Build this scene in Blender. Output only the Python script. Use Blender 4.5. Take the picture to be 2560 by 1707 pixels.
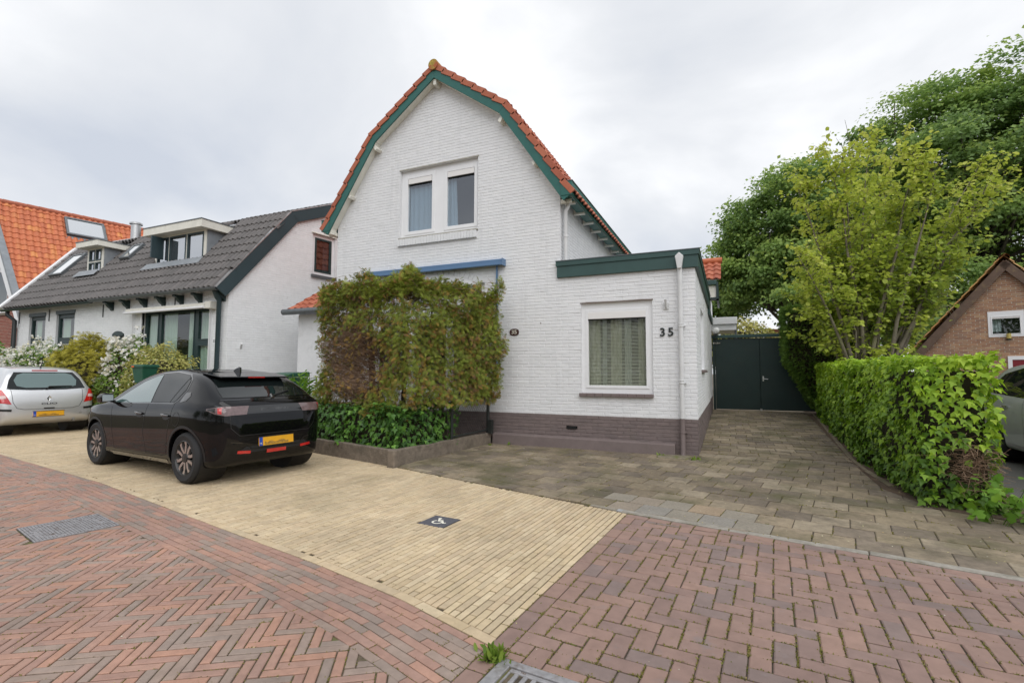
import bpy, bmesh, math, random
import numpy as np
from mathutils import Vector, Matrix
from mathutils.bvhtree import BVHTree
from mathutils.geometry import delaunay_2d_cdt
random.seed(7); RNG = np.random.default_rng(11)
for o in list(bpy.data.objects): bpy.data.objects.remove(o)
SC = bpy.context.scene; COL = SC.collection
R = math.radians
# ---------------------------------------------------------------- camera
YAW, PIT, ROL, FPX = R(-23.83), R(3.70), R(0.154), 1220.5
_f = Vector((math.sin(YAW)*math.cos(PIT), math.cos(YAW)*math.cos(PIT), math.sin(PIT)))
_r = Vector((math.cos(YAW), -math.sin(YAW), 0)); _u = _r.cross(_f)
CR = _r*math.cos(ROL)+_u*math.sin(ROL); CU = -_r*math.sin(ROL)+_u*math.cos(ROL); CF = _f
CAM = Vector((0.465, -8.634, 1.34))
cd = bpy.data.cameras.new('camera'); cam = bpy.data.objects.new('camera', cd); COL.objects.link(cam)
cam.matrix_world = Matrix(((CR.x,CU.x,-CF.x,CAM.x),(CR.y,CU.y,-CF.y,CAM.y),(CR.z,CU.z,-CF.z,CAM.z),(0,0,0,1)))
cd.sensor_width = 36; cd.sensor_fit = 'HORIZONTAL'; cd.lens = 36*FPX/2560; cd.clip_start = .05; cd.clip_end = 3000
SC.camera = cam
# ---------------------------------------------------------------- sky, sun, exposure
SUN_EL, SUN_AZ = R(50), R(137)          # azimuth clockwise from +Y: behind the camera, to the right
wd = bpy.data.worlds.new('World'); SC.world = wd; wd.use_nodes = True
nt = wd.node_tree; nt.nodes.clear()
def N(t, **k):
    n = nt.nodes.new(t)
    for a, b in k.items(): setattr(n, a, b)
    return n
sky = N('ShaderNodeTexSky'); sky.sky_type = 'NISHITA'; sky.sun_disc = False; sky.sun_elevation = SUN_EL; sky.sun_rotation = SUN_AZ
bgs = N('ShaderNodeBackground'); bgs.inputs[1].default_value = .10; nt.links.new(sky.outputs[0], bgs.inputs[0])
tc = N('ShaderNodeTexCoord'); sx = N('ShaderNodeSeparateXYZ'); nt.links.new(tc.outputs['Generated'], sx.inputs[0])
az = N('ShaderNodeMath', operation='MAXIMUM'); nt.links.new(sx.outputs[2], az.inputs[0]); az.inputs[1].default_value = 0
ad = N('ShaderNodeMath', operation='ADD'); nt.links.new(az.outputs[0], ad.inputs[0]); ad.inputs[1].default_value = .30
dx = N('ShaderNodeMath', operation='DIVIDE'); nt.links.new(sx.outputs[0], dx.inputs[0]); nt.links.new(ad.outputs[0], dx.inputs[1])
dy = N('ShaderNodeMath', operation='DIVIDE'); nt.links.new(sx.outputs[1], dy.inputs[0]); nt.links.new(ad.outputs[0], dy.inputs[1])
cb = N('ShaderNodeCombineXYZ'); nt.links.new(dx.outputs[0], cb.inputs[0]); nt.links.new(dy.outputs[0], cb.inputs[1]); cb.inputs[2].default_value = 3.7
n1 = N('ShaderNodeTexNoise'); n1.inputs['Scale'].default_value = 1.15; n1.inputs['Detail'].default_value = 7; n1.inputs['Roughness'].default_value = .5; n1.inputs['Distortion'].default_value = .35
nt.links.new(cb.outputs[0], n1.inputs['Vector'])
rp = N('ShaderNodeValToRGB'); nt.links.new(n1.outputs[0], rp.inputs[0])
e = rp.color_ramp.elements; e[0].position = .30; e[0].color = (.53,.565,.63,1); e[1].position = .68; e[1].color = (.90,.905,.915,1)
q = rp.color_ramp.elements.new(.47); q.color = (.66,.68,.715,1)
q = rp.color_ramp.elements.new(.55); q.color = (.73,.745,.77,1)
bgc = N('ShaderNodeBackground'); bgc.inputs[1].default_value = 1.0; nt.links.new(rp.outputs[0], bgc.inputs[0])
mxw = N('ShaderNodeMixShader'); mxw.inputs[0].default_value = .93; nt.links.new(bgs.outputs[0], mxw.inputs[1]); nt.links.new(bgc.outputs[0], mxw.inputs[2])
ow = N('ShaderNodeOutputWorld'); nt.links.new(mxw.outputs[0], ow.inputs[0])
sl = bpy.data.lights.new('sun', 'SUN'); sl.energy = 1.5; sl.angle = R(70); sl.color = (1,.985,.965)
so = bpy.data.objects.new('sun', sl); COL.objects.link(so); so.location = (0,-12,20)
sd = Vector((math.sin(SUN_AZ)*math.cos(SUN_EL), math.cos(SUN_AZ)*math.cos(SUN_EL), math.sin(SUN_EL)))
so.rotation_euler = sd.to_track_quat('Z','Y').to_euler()
SC.view_settings.view_transform = 'Standard'; SC.view_settings.look = 'None'; SC.view_settings.gamma = 1; SC.view_settings.exposure = 0.33
SC.view_settings.use_curve_mapping = False
SC.cycles.max_bounces = 8; SC.cycles.transparent_max_bounces = 16
# ---------------------------------------------------------------- pixel helpers (photo 2560x1707)
def ray(px, py): return CR*((px-1280)/FPX) - CU*((py-853.5)/FPX) + CF
def onZ(px, py, z=-.03): d = ray(px,py); return CAM + d*((z-CAM.z)/d.z)
def onY(px, py, y=0): d = ray(px,py); return CAM + d*((y-CAM.y)/d.y)
def onX(px, py, x=0): d = ray(px,py); return CAM + d*((x-CAM.x)/d.x)
def onP(px, py, p0, n): d = ray(px,py); return CAM + d*((p0-CAM).dot(n)/d.dot(n))
def proj(p):
    v = Vector(p)-CAM; z = v.dot(CF)
    return (1280+FPX*v.dot(CR)/z, 853.5-FPX*v.dot(CU)/z, z)
def inview(p, m=60):
    x, y, z = proj(p); return z > .1 and -m < x < 2560+m and -m < y < 1707+m
# ---------------------------------------------------------------- materials
def mat(name, col=(.5,.5,.5), rough=.6, tints=None, streak=None, const=False, n=None, n2=None, dirt=None, bump=None, metal=0, spec=.5, coat=0, transl=0, emit=None):
    m = bpy.data.materials.new(name); m.use_nodes = True; t = m.node_tree; b = t.nodes['Principled BSDF']; L = t.links.new
    b.inputs['Roughness'].default_value = rough; b.inputs['Metallic'].default_value = metal
    b.inputs['Specular IOR Level'].default_value = spec
    if coat: b.inputs['Coat Weight'].default_value = coat; b.inputs['Coat Roughness'].default_value = .02
    geo = t.nodes.new('ShaderNodeNewGeometry')
    def noise(scale, det=5, rg=.6):
        x = t.nodes.new('ShaderNodeTexNoise'); x.inputs['Scale'].default_value = scale; x.inputs['Detail'].default_value = det; x.inputs['Roughness'].default_value = rg
        L(geo.outputs['Position'], x.inputs['Vector']); return x.outputs[0]
    if tints:
        at = t.nodes.new('ShaderNodeAttribute'); at.attribute_name = 'tint'
        oi = t.nodes.new('ShaderNodeObjectInfo'); sp = t.nodes.new('ShaderNodeSeparateColor'); L(oi.outputs['Color'], sp.inputs[0])
        s = t.nodes.new('ShaderNodeMath'); s.operation = 'ADD'; L(at.outputs['Fac'], s.inputs[0]); L(sp.outputs[0], s.inputs[1])
        r = t.nodes.new('ShaderNodeValToRGB'); L(s.outputs[0], r.inputs[0])
        if const: r.color_ramp.interpolation = 'CONSTANT'
        els = r.color_ramp.elements; k = len(tints)
        while len(els) < k: els.new(.5)
        for i, c in enumerate(tints):
            els[i].position = i/k if const else i/max(1,k-1); els[i].color = (*c,1)
        out = r.outputs[0]
    else:
        rg = t.nodes.new('ShaderNodeRGB'); rg.outputs[0].default_value = (*col,1); out = rg.outputs[0]
    for nn in (n, n2):
        if nn:
            mr = t.nodes.new('ShaderNodeMapRange'); L(noise(nn[0]), mr.inputs[0]); mr.inputs[1].default_value = .25; mr.inputs[2].default_value = .75
            mr.inputs[3].default_value = 1-nn[1]; mr.inputs[4].default_value = 1+nn[1]
            mu = t.nodes.new('ShaderNodeVectorMath'); mu.operation = 'SCALE'; L(out, mu.inputs[0]); L(mr.outputs[0], mu.inputs['Scale']); out = mu.outputs[0]
    for dd in (dirt if isinstance(dirt, list) else [dirt]):
        if dd:
            dc, ds, lo, hi, mxf = dd
            mr = t.nodes.new('ShaderNodeMapRange'); L(noise(ds, 6, .65), mr.inputs[0]); mr.inputs[1].default_value = lo; mr.inputs[2].default_value = hi; mr.inputs[4].default_value = mxf
            mi = t.nodes.new('ShaderNodeMix'); mi.data_type = 'RGBA'; L(mr.outputs[0], mi.inputs[0]); L(out, mi.inputs[6]); mi.inputs[7].default_value = (*dc,1); out = mi.outputs[2]
    if streak:
        mp = t.nodes.new('ShaderNodeMapping'); mp.inputs['Scale'].default_value = (6,6,.45); L(geo.outputs['Position'], mp.inputs['Vector'])
        x = t.nodes.new('ShaderNodeTexNoise'); x.inputs['Scale'].default_value = 1; x.inputs['Detail'].default_value = 5; x.inputs['Roughness'].default_value = .7; L(mp.outputs[0], x.inputs['Vector'])
        mr = t.nodes.new('ShaderNodeMapRange'); L(x.outputs[0], mr.inputs[0]); mr.inputs[1].default_value = .54; mr.inputs[2].default_value = .76; mr.inputs[4].default_value = streak[1]
        mi = t.nodes.new('ShaderNodeMix'); mi.data_type = 'RGBA'; L(mr.outputs[0], mi.inputs[0]); L(out, mi.inputs[6]); mi.inputs[7].default_value = (*streak[0],1); out = mi.outputs[2]
    L(out, b.inputs['Base Color'])
    if bump:
        bp = t.nodes.new('ShaderNodeBump'); bp.inputs['Strength'].default_value = bump[1]; bp.inputs['Distance'].default_value = bump[2] if len(bump)>2 else .01
        L(noise(bump[0], 6), bp.inputs['Height']); L(bp.outputs[0], b.inputs['Normal'])
    if emit: b.inputs['Emission Color'].default_value = (*emit,1); b.inputs['Emission Strength'].default_value = 1
    if transl:
        tr = t.nodes.new('ShaderNodeBsdfTranslucent'); L(out, tr.inputs[0])
        mx = t.nodes.new('ShaderNodeMixShader'); mx.inputs[0].default_value = transl
        L(b.outputs[0], mx.inputs[1]); L(tr.outputs[0], mx.inputs[2]); L(mx.outputs[0], t.nodes['Material Output'].inputs[0])
    return m
def glassmat(name, tint=(.9,.93,.93), base=.10, gain=1.0, rough=0):
    m = bpy.data.materials.new(name); m.use_nodes = True; t = m.node_tree; L = t.links.new
    t.nodes.remove(t.nodes['Principled BSDF'])
    tr = t.nodes.new('ShaderNodeBsdfTransparent'); tr.inputs[0].default_value = (*tint,1)
    gl = t.nodes.new('ShaderNodeBsdfGlossy'); gl.inputs['Roughness'].default_value = rough; gl.inputs[0].default_value = (.95,.97,1,1)
    fr = t.nodes.new('ShaderNodeFresnel'); fr.inputs[0].default_value = 1.5
    ma = t.nodes.new('ShaderNodeMath'); ma.operation = 'MULTIPLY_ADD'; ma.use_clamp = True; L(fr.outputs[0], ma.inputs[0]); ma.inputs[1].default_value = gain; ma.inputs[2].default_value = base
    ge = t.nodes.new('ShaderNodeNewGeometry'); bk = t.nodes.new('ShaderNodeMath'); bk.operation = 'SUBTRACT'; bk.inputs[0].default_value = 1; L(ge.outputs['Backfacing'], bk.inputs[1])
    mu = t.nodes.new('ShaderNodeMath'); mu.operation = 'MULTIPLY'; L(ma.outputs[0], mu.inputs[0]); L(bk.outputs[0], mu.inputs[1])
    mx = t.nodes.new('ShaderNodeMixShader'); L(mu.outputs[0], mx.inputs[0]); L(tr.outputs[0], mx.inputs[1]); L(gl.outputs[0], mx.inputs[2])
    L(mx.outputs[0], t.nodes['Material Output'].inputs[0]); return m
M = {}
# ---------------------------------------------------------------- mesh helpers
ORG = {}
def org(p): return ORG.get(p.name, Vector((0,0,0))) if p else Vector((0,0,0))
def tag(o, label=None, cat=None, group=None, kind=None):
    if label: o['label'] = label
    if cat: o['category'] = cat
    if group: o['group'] = group
    if kind: o['kind'] = kind
    return o
def thing(name, loc, label, cat, group=None, rotz=0, local=False):
    o = bpy.data.objects.new(name, None); COL.objects.link(o); o.empty_display_size = .2
    o.location = loc; o.rotation_euler = (0,0,rotz)
    ORG[o.name] = Vector((0,0,0)) if local else Vector(loc)
    return tag(o, label, cat, group)
def link(name, me, m=None, parent=None, smooth=False, kind=None, tint=None):
    o = bpy.data.objects.new(name, me); COL.objects.link(o); o.color = (tint or 0,0,0,1)
    if m and not me.materials: me.materials.append(M[m] if isinstance(m,str) else m)
    if parent: o.parent = parent; ORG[o.name] = org(parent)
    if smooth:
        me.polygons.foreach_set('use_smooth', [True]*len(me.polygons))
        if smooth is not True: me.set_sharp_from_angle(angle=R(smooth))
    if kind: o['kind'] = kind
    return o
def np_mesh(name, V, F, tint=None):
    me = bpy.data.meshes.new(name); k = F.shape[1]; n = len(F)
    me.vertices.add(len(V)); me.vertices.foreach_set('co', np.ascontiguousarray(V, dtype=np.float32).ravel())
    me.loops.add(n*k); me.loops.foreach_set('vertex_index', np.ascontiguousarray(F, dtype=np.int32).ravel())
    me.polygons.add(n); me.polygons.foreach_set('loop_start', np.arange(0, n*k, k, dtype=np.int32))
    me.update(calc_edges=True)
    if tint is not None:
        a = me.attributes.new('tint', 'FLOAT', 'FACE'); a.data.foreach_set('value', np.ascontiguousarray(tint, dtype=np.float32))
    return me
class MB:
    def __init__(s): s.v = []; s.f = []; s.t = []
    def add(s, vs, fs, t=0):
        b = len(s.v); s.v += [tuple(v) for v in vs]; s.f += [tuple(b+i for i in f) for f in fs]; s.t += [t]*len(fs); return s
    def box(s, x0, x1, y0, y1, z0, z1, t=0):
        return s.add([(x0,y0,z0),(x1,y0,z0),(x1,y1,z0),(x0,y1,z0),(x0,y0,z1),(x1,y0,z1),(x1,y1,z1),(x0,y1,z1)],
                     [(0,3,2,1),(4,5,6,7),(0,1,5,4),(1,2,6,5),(2,3,7,6),(3,0,4,7)], t)
    def fbox(s, fr, u0, u1, v0, v1, n0, n1, t=0):
        O, U, V, Nn = fr
        p = [O+U*u+V*v+Nn*n for n in (n0,n1) for u,v in ((u0,v0),(u1,v0),(u1,v1),(u0,v1))]
        return s.add(p, [(0,3,2,1),(4,5,6,7),(0,1,5,4),(1,2,6,5),(2,3,7,6),(3,0,4,7)], t)
    def prism(s, poly, d, t=0):           # closed polygon (3D points) extruded along vector d
        n = len(poly); p = [Vector(q) for q in poly]; d = Vector(d)
        nn = sum(((p[i]-p[0]).cross(p[i+1]-p[0]) for i in range(1,n-1)), Vector())
        if nn.dot(d) > 0: p = p[::-1]
        return s.add(p+[q+d for q in p], [tuple(range(n)), tuple(range(2*n-1,n-1,-1))]+[(i, n+i, n+(i+1)%n, (i+1)%n) for i in range(n)], t)
    def tube(s, pts, r, k=8, cap=True, t=0):
        pts = [Vector(p) for p in pts]; n = len(pts); rs = r if isinstance(r,(list,tuple)) else [r]*n
        b = len(s.v); prev = None
        for i, p in enumerate(pts):
            d = (pts[min(i+1,n-1)]-pts[max(i-1,0)]).normalized()
            a = prev - d*prev.dot(d) if prev is not None else (Vector((0,0,1)).cross(d) if abs(d.z)<.95 else Vector((1,0,0)).cross(d))
            if a.length < 1e-5: a = d.orthogonal()
            a.normalize(); prev = a; c = d.cross(a)
            for j in range(k):
                w = 2*math.pi*j/k; s.v.append(tuple(p+a*(rs[i]*math.cos(w))+c*(rs[i]*math.sin(w))))
        for i in range(n-1):
            for j in range(k):
                s.f.append((b+i*k+j, b+i*k+(j+1)%k, b+(i+1)*k+(j+1)%k, b+(i+1)*k+j)); s.t.append(t)
        if cap:
            s.f.append(tuple(b+j for j in range(k-1,-1,-1))); s.f.append(tuple(b+(n-1)*k+j for j in range(k))); s.t += [t,t]
        return s
    def lathe(s, prof, c, ax, k=24, t=0, closed=False):   # prof: (radius, height along ax)
        c = Vector(c); ax = Vector(ax).normalized(); a = ax.orthogonal().normalized(); d = ax.cross(a); b = len(s.v); n = len(prof)
        for r, h in prof:
            for j in range(k):
                w = 2*math.pi*j/k; s.v.append(tuple(c+ax*h+a*(r*math.cos(w))+d*(r*math.sin(w))))
        for i in range(n-1 if not closed else n):
            for j in range(k):
                i2 = (i+1)%n; s.f.append((b+i*k+j, b+i*k+(j+1)%k, b+i2*k+(j+1)%k, b+i2*k+j)); s.t.append(t)
        return s
    def build(s, name, m, parent=None, smooth=False, kind=None, bevel=0, seg=2):
        og = org(parent)
        me = bpy.data.meshes.new(name); me.from_pydata([(x-og.x,y-og.y,z-og.z) for x,y,z in s.v], [], s.f); me.update()
        if any(s.t):
            a = me.attributes.new('tint','FLOAT','FACE'); a.data.foreach_set('value', s.t)
        o = link(name, me, m, parent, smooth, kind)
        if bevel:
            bv = o.modifiers.new('bevel','BEVEL'); bv.width = bevel; bv.segments = seg; bv.limit_method = 'ANGLE'; bv.angle_limit = R(40)
        return o
def fixn(o):
    bm = bmesh.new(); bm.from_mesh(o.data); bmesh.ops.recalc_face_normals(bm, faces=bm.faces); bm.to_mesh(o.data); bm.free(); return o
# ---------------------------------------------------------------- 2D polygons
def clip(poly, a, b, c):                  # keep a*u+b*v+c >= 0
    out = []; n = len(poly)
    for i in range(n):
        p, q = poly[i], poly[(i+1)%n]; dp = a*p[0]+b*p[1]+c; dq = a*q[0]+b*q[1]+c
        if dp >= 0: out.append(p)
        if (dp >= 0) != (dq >= 0):
            t = dp/(dp-dq); out.append((p[0]+(q[0]-p[0])*t, p[1]+(q[1]-p[1])*t))
    return out
def halfplane(p, q):                      # left of p->q
    dx, dy = q[0]-p[0], q[1]-p[1]; l = math.hypot(dx,dy); return (-dy/l, dx/l, (dy*p[0]-dx*p[1])/l)
def clip_convex(poly, hull):              # hull ccw
    for i in range(len(hull)):
        poly = clip(poly, *halfplane(hull[i], hull[(i+1)%len(hull)]))
        if len(poly) < 3: return []
    return poly
def parea(p): return abs(sum(p[i][0]*p[(i+1)%len(p)][1]-p[(i+1)%len(p)][0]*p[i][1] for i in range(len(p))))/2
def clean(p):
    o = []
    for q in p:
        if not o or math.hypot(q[0]-o[-1][0], q[1]-o[-1][1]) > .004: o.append(q)
    if len(o) > 1 and math.hypot(o[0][0]-o[-1][0], o[0][1]-o[-1][1]) <= .004: o.pop()
    return o
def inset(poly, d):
    n = len(poly); L = []
    for i in range(n):
        a, b, c = halfplane(poly[i], poly[(i+1)%n]); L.append((a,b,c-d))
    out = []
    for i in range(n):
        a1,b1,c1 = L[i-1]; a2,b2,c2 = L[i]; D = a1*b2-a2*b1
        if abs(D) < 1e-6: out.append((poly[i][0]+a2*d, poly[i][1]+b2*d)); continue
        out.append(((b1*c2-b2*c1)/D, (a2*c1-a1*c2)/D))
    return out
def ccw(p):
    s = sum(p[i][0]*p[(i+1)%len(p)][1]-p[(i+1)%len(p)][0]*p[i][1] for i in range(len(p)))
    return p if s > 0 else p[::-1]
def rect(cu, cv, l, w, ang):
    c, s = math.cos(ang), math.sin(ang)
    return [(cu+x*c-y*s, cv+x*s+y*c) for x,y in ((-l/2,-w/2),(l/2,-w/2),(l/2,w/2),(-l/2,w/2))]
# ---------------------------------------------------------------- many flat pieces (bricks, pavers, tiles): 300 as objects, the rest one part
_share = {}
def piece_geo(poly, h0, h1, bev):
    n = len(poly); top = inset(poly, bev)
    v = [(x,y,h0) for x,y in poly]+[(x,y,h1-bev*.7) for x,y in poly]+[(x,y,h1) for x,y in top]
    f = [(i,(i+1)%n,n+(i+1)%n,n+i) for i in range(n)]+[(n+i,n+(i+1)%n,2*n+(i+1)%n,2*n+i) for i in range(n)]+[tuple(range(2*n,3*n))]
    return v, f
def pieces(parent, name, items, m, fr, h0, h1, bev, nmax=300, jit=.001, tilt=.004, hide=None, stuff=None, zfun=None):
    """items: (poly, tint, key) ; key = (cu,cv,l,w,ang) for whole pieces, None for cut ones"""
    O, U, V, Nn = fr; og = org(parent); rk = []
    for i, (poly, tint, key) in enumerate(items):
        cu = sum(p[0] for p in poly)/len(poly); cv = sum(p[1] for p in poly)/len(poly)
        P = O+U*cu+V*cv; d = P-CAM; dist = d.length
        s = parea(poly)*max(.02, abs(d.dot(Nn))/dist)/dist**2
        if not inview(P) or (hide and hide(P)): s *= 1e-6
        rk.append(s)
    order = sorted(range(len(items)), key=lambda i: -rk[i]); sel = set(i for i in order[:nmax] if rk[i] > 1e-9)
    big = MB(); B = Matrix(((U.x,V.x,Nn.x),(U.y,V.y,Nn.y),(U.z,V.z,Nn.z)))
    for i, (poly, tint, key) in enumerate(items):
        poly = clean(ccw(poly))
        if len(poly) < 3 or parea(poly) < bev*bev*12: continue
        dz = random.uniform(-jit,jit); tx, ty = random.gauss(0,tilt), random.gauss(0,tilt)
        cu = sum(p[0] for p in poly)/len(poly); cv = sum(p[1] for p in poly)/len(poly)
        C = O+U*cu+V*cv+Nn*dz
        if zfun: C.z += zfun(C.x, C.y)
        tm = Matrix(((1,0,ty),(0,1,-tx),(-ty,tx,1)))
        if i in sel:
            if key:
                kk = (m, round(key[2],3), round(key[3],3), h0, h1, bev)
                if kk not in _share:
                    me = bpy.data.meshes.new(name); v, f = piece_geo(rect(0,0,key[2],key[3],0), h0, h1, bev); me.from_pydata(v,[],f); me.update(); me.materials.append(M[m]); _share[kk] = me
                me = _share[kk]; rot = B @ tm @ Matrix.Rotation(key[4],3,'Z')
            else:
                me = bpy.data.meshes.new(name); v, f = piece_geo([(x-cu,y-cv) for x,y in poly], h0, h1, bev); me.from_pydata(v,[],f); me.update(); me.materials.append(M[m]); rot = B @ tm
            o = link(name, me, None, parent, tint=max(tint,1e-4)); mw = rot.to_4x4(); mw.translation = C-og; o.matrix_local = mw
        else:
            v, f = piece_geo([(x-cu,y-cv) for x,y in poly], h0, h1, bev); A = B @ tm
            big.add([C + A @ Vector(q) for q in v], f, max(tint,1e-4))
    if big.f: big.build(stuff or (name+'_field'), m, parent, kind='stuff')
def running(hull, L, W, ang, joint, org2=(0,0), stag=.5, tf=random.random, jl=.0, clipper=None, minA=.15):
    """running bond clipped to a convex hull (ccw); returns items"""
    c, s = math.cos(ang), math.sin(ang); out = []
    loc = [((x-org2[0])*c+(y-org2[1])*s, -(x-org2[0])*s+(y-org2[1])*c) for x,y in hull]
    u0,u1 = min(p[0] for p in loc), max(p[0] for p in loc); v0,v1 = min(p[1] for p in loc), max(p[1] for p in loc)
    r = math.floor(v0/W)
    while r*W < v1:
        off = (r % 2)*stag*L if stag else 0
        off += random.uniform(-jl,jl); k = math.floor((u0-off)/L)
        while k*L+off < u1:
            lu, lv = k*L+off+L/2, r*W+W/2
            l, w = L-joint*random.uniform(.6,1.4), W-joint*random.uniform(.7,1.3)
            cu, cv = org2[0]+lu*c-lv*s, org2[1]+lu*s+lv*c
            p = rect(cu,cv,l,w,ang); q = clip_convex(p, hull)
            if q and clipper: q = clipper(q, cu, cv)
            if q and len(q) > 2 and parea(q) > minA*l*w:
                whole = parea(q) > .999*l*w
                key = (cu,cv,round(l,3),round(w,3),ang) if whole else None
                out.append((q, tf(), key))
            k += 1
        r += 1
    return out
def herring(hull, L, W, ang, joint, org2=(0,0), tf=random.random, clipper=None, minA=.12):
    c, s = math.cos(ang), math.sin(ang); out = []
    loc = [((x-org2[0])*c+(y-org2[1])*s, -(x-org2[0])*s+(y-org2[1])*c) for x,y in hull]
    u0,u1 = min(p[0] for p in loc)-L, max(p[0] for p in loc)+L; v0,v1 = min(p[1] for p in loc)-L, max(p[1] for p in loc)+L
    jmin = math.floor((u0-v1)/(2*L))-1; jmax = math.ceil((u1-v0)/(2*L))+1
    for j in range(jmin, jmax+1):
        imin = math.floor((u0-j*L)/W)-1; imax = math.ceil((u1-j*L)/W)+1
        for i in range(imin, imax+1):
            bu, bv = i*W+j*L, i*W-j*L
            if not (u0-L < bu < u1+L and v0-L < bv < v1+L): continue
            for hor in (1,0):
                lu, lv = (bu+L/2, bv+W/2) if hor else (bu+W/2, bv+W+L/2)
                cu, cv = org2[0]+lu*c-lv*s, org2[1]+lu*s+lv*c; a = ang if hor else ang+math.pi/2
                l, w = L-joint*random.uniform(.6,1.4), W-joint*random.uniform(.7,1.3)
                q = clip_convex(rect(cu,cv,l,w,a), hull)
                if q and clipper: q = clipper(q, cu, cv)
                if q and len(q) > 2 and parea(q) > minA*l*w:
                    whole = parea(q) > .999*l*w
                    out.append((q, tf(), (cu,cv,round(l,3),round(w,3),a) if whole else None))
    return out
# ---------------------------------------------------------------- walls
def cells(outline, opens):
    us = sorted({p[0] for p in outline}|{o[0] for o in opens}|{o[1] for o in opens}); vs = sorted({p[1] for p in outline}|{o[2] for o in opens}|{o[3] for o in opens})
    res = []
    for a, b in zip(us, us[1:]):
        for c, d in zip(vs, vs[1:]):
            mu, mv = (a+b)/2, (c+d)/2
            if any(o[0] < mu < o[1] and o[2] < mv < o[3] for o in opens): continue
            q = clean(clip_convex([(a,c),(b,c),(b,d),(a,d)], outline))
            if len(q) > 2: res.append(q)
    return res
def wall(parent, fr, outline, opens, m_back, m_brick, name='wall', n_back=-.006, brick=(.222,.062,.009), nmax=300, bev=.0035, jit=.0012, reveal=.10, v0=0, seal=True, tf=random.random, hide=None, tilt=.006):
    O, U, V, Nn = fr; mb = MB()
    for q in cells(outline, opens): mb.add([O+U*u+V*v+Nn*n_back for u,v in q], [tuple(range(len(q)))])
    for u0,u1,w0,w1 in opens:           # reveals
        P = lambda u,v,n: O+U*u+V*v+Nn*n
        for a,b in (((u0,w0),(u0,w1)),((u0,w1),(u1,w1)),((u1,w1),(u1,w0)),((u1,w0),(u0,w0))):
            mb.add([P(*a,0),P(*b,0),P(*b,-reveal),P(*a,-reveal)], [(0,1,2,3)])
    w = mb.build(name, m_back, parent)
    L, W, j = brick; items = []
    us = [p[0] for p in outline]; vs = [p[1] for p in outline]
    r = math.floor((min(vs)-v0)/W); 
    while v0+r*W < max(vs):
        off = (r%2)*.5*L + random.uniform(-.012,.012); k = math.floor((min(us)-off)/L)
        while k*L+off < max(us):
            a, c = k*L+off+j/2, v0+r*W+j/2; l, h = L-j*random.uniform(.7,1.5), W-j*random.uniform(.75,1.25)
            a += random.uniform(-.003,.003); c += random.uniform(-.0012,.0012)
            todo = [clip_convex([(a,c),(a+l,c),(a+l,c+h),(a,c+h)], outline)]
            for u0,u1,w0,w1 in opens:
                nx = []
                for q in todo:
                    if not q: continue
                    x0,x1 = min(p[0] for p in q), max(p[0] for p in q); y0,y1 = min(p[1] for p in q), max(p[1] for p in q)
                    if x1<=u0 or x0>=u1 or y1<=w0 or y0>=w1: nx.append(q); continue
                    for hp in ((-1,0,u0),(1,0,-u1)):
                        g = clip(q,*hp)
                        if len(g)>2: nx.append(g)
                    mid = clip(clip(q,1,0,-u0),-1,0,u1)
                    if len(mid)>2:
                        for hp in ((0,-1,w0),(0,1,-w1)):
                            g = clip(mid,*hp)
                            if len(g)>2: nx.append(g)
                todo = nx
            for q in todo:
                if q and len(q)>2 and parea(q) > .06*l*h:
                    whole = parea(q) > .999*l*h
                    items.append((q, tf(), (a+l/2,c+h/2,round(l,2),round(h,3),0) if whole else None))
            k += 1
        r += 1
    if m_brick: pieces(w, 'brick', items, m_brick, fr, n_back-.002, 0, bev, nmax, jit, tilt, hide)
    return w
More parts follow.
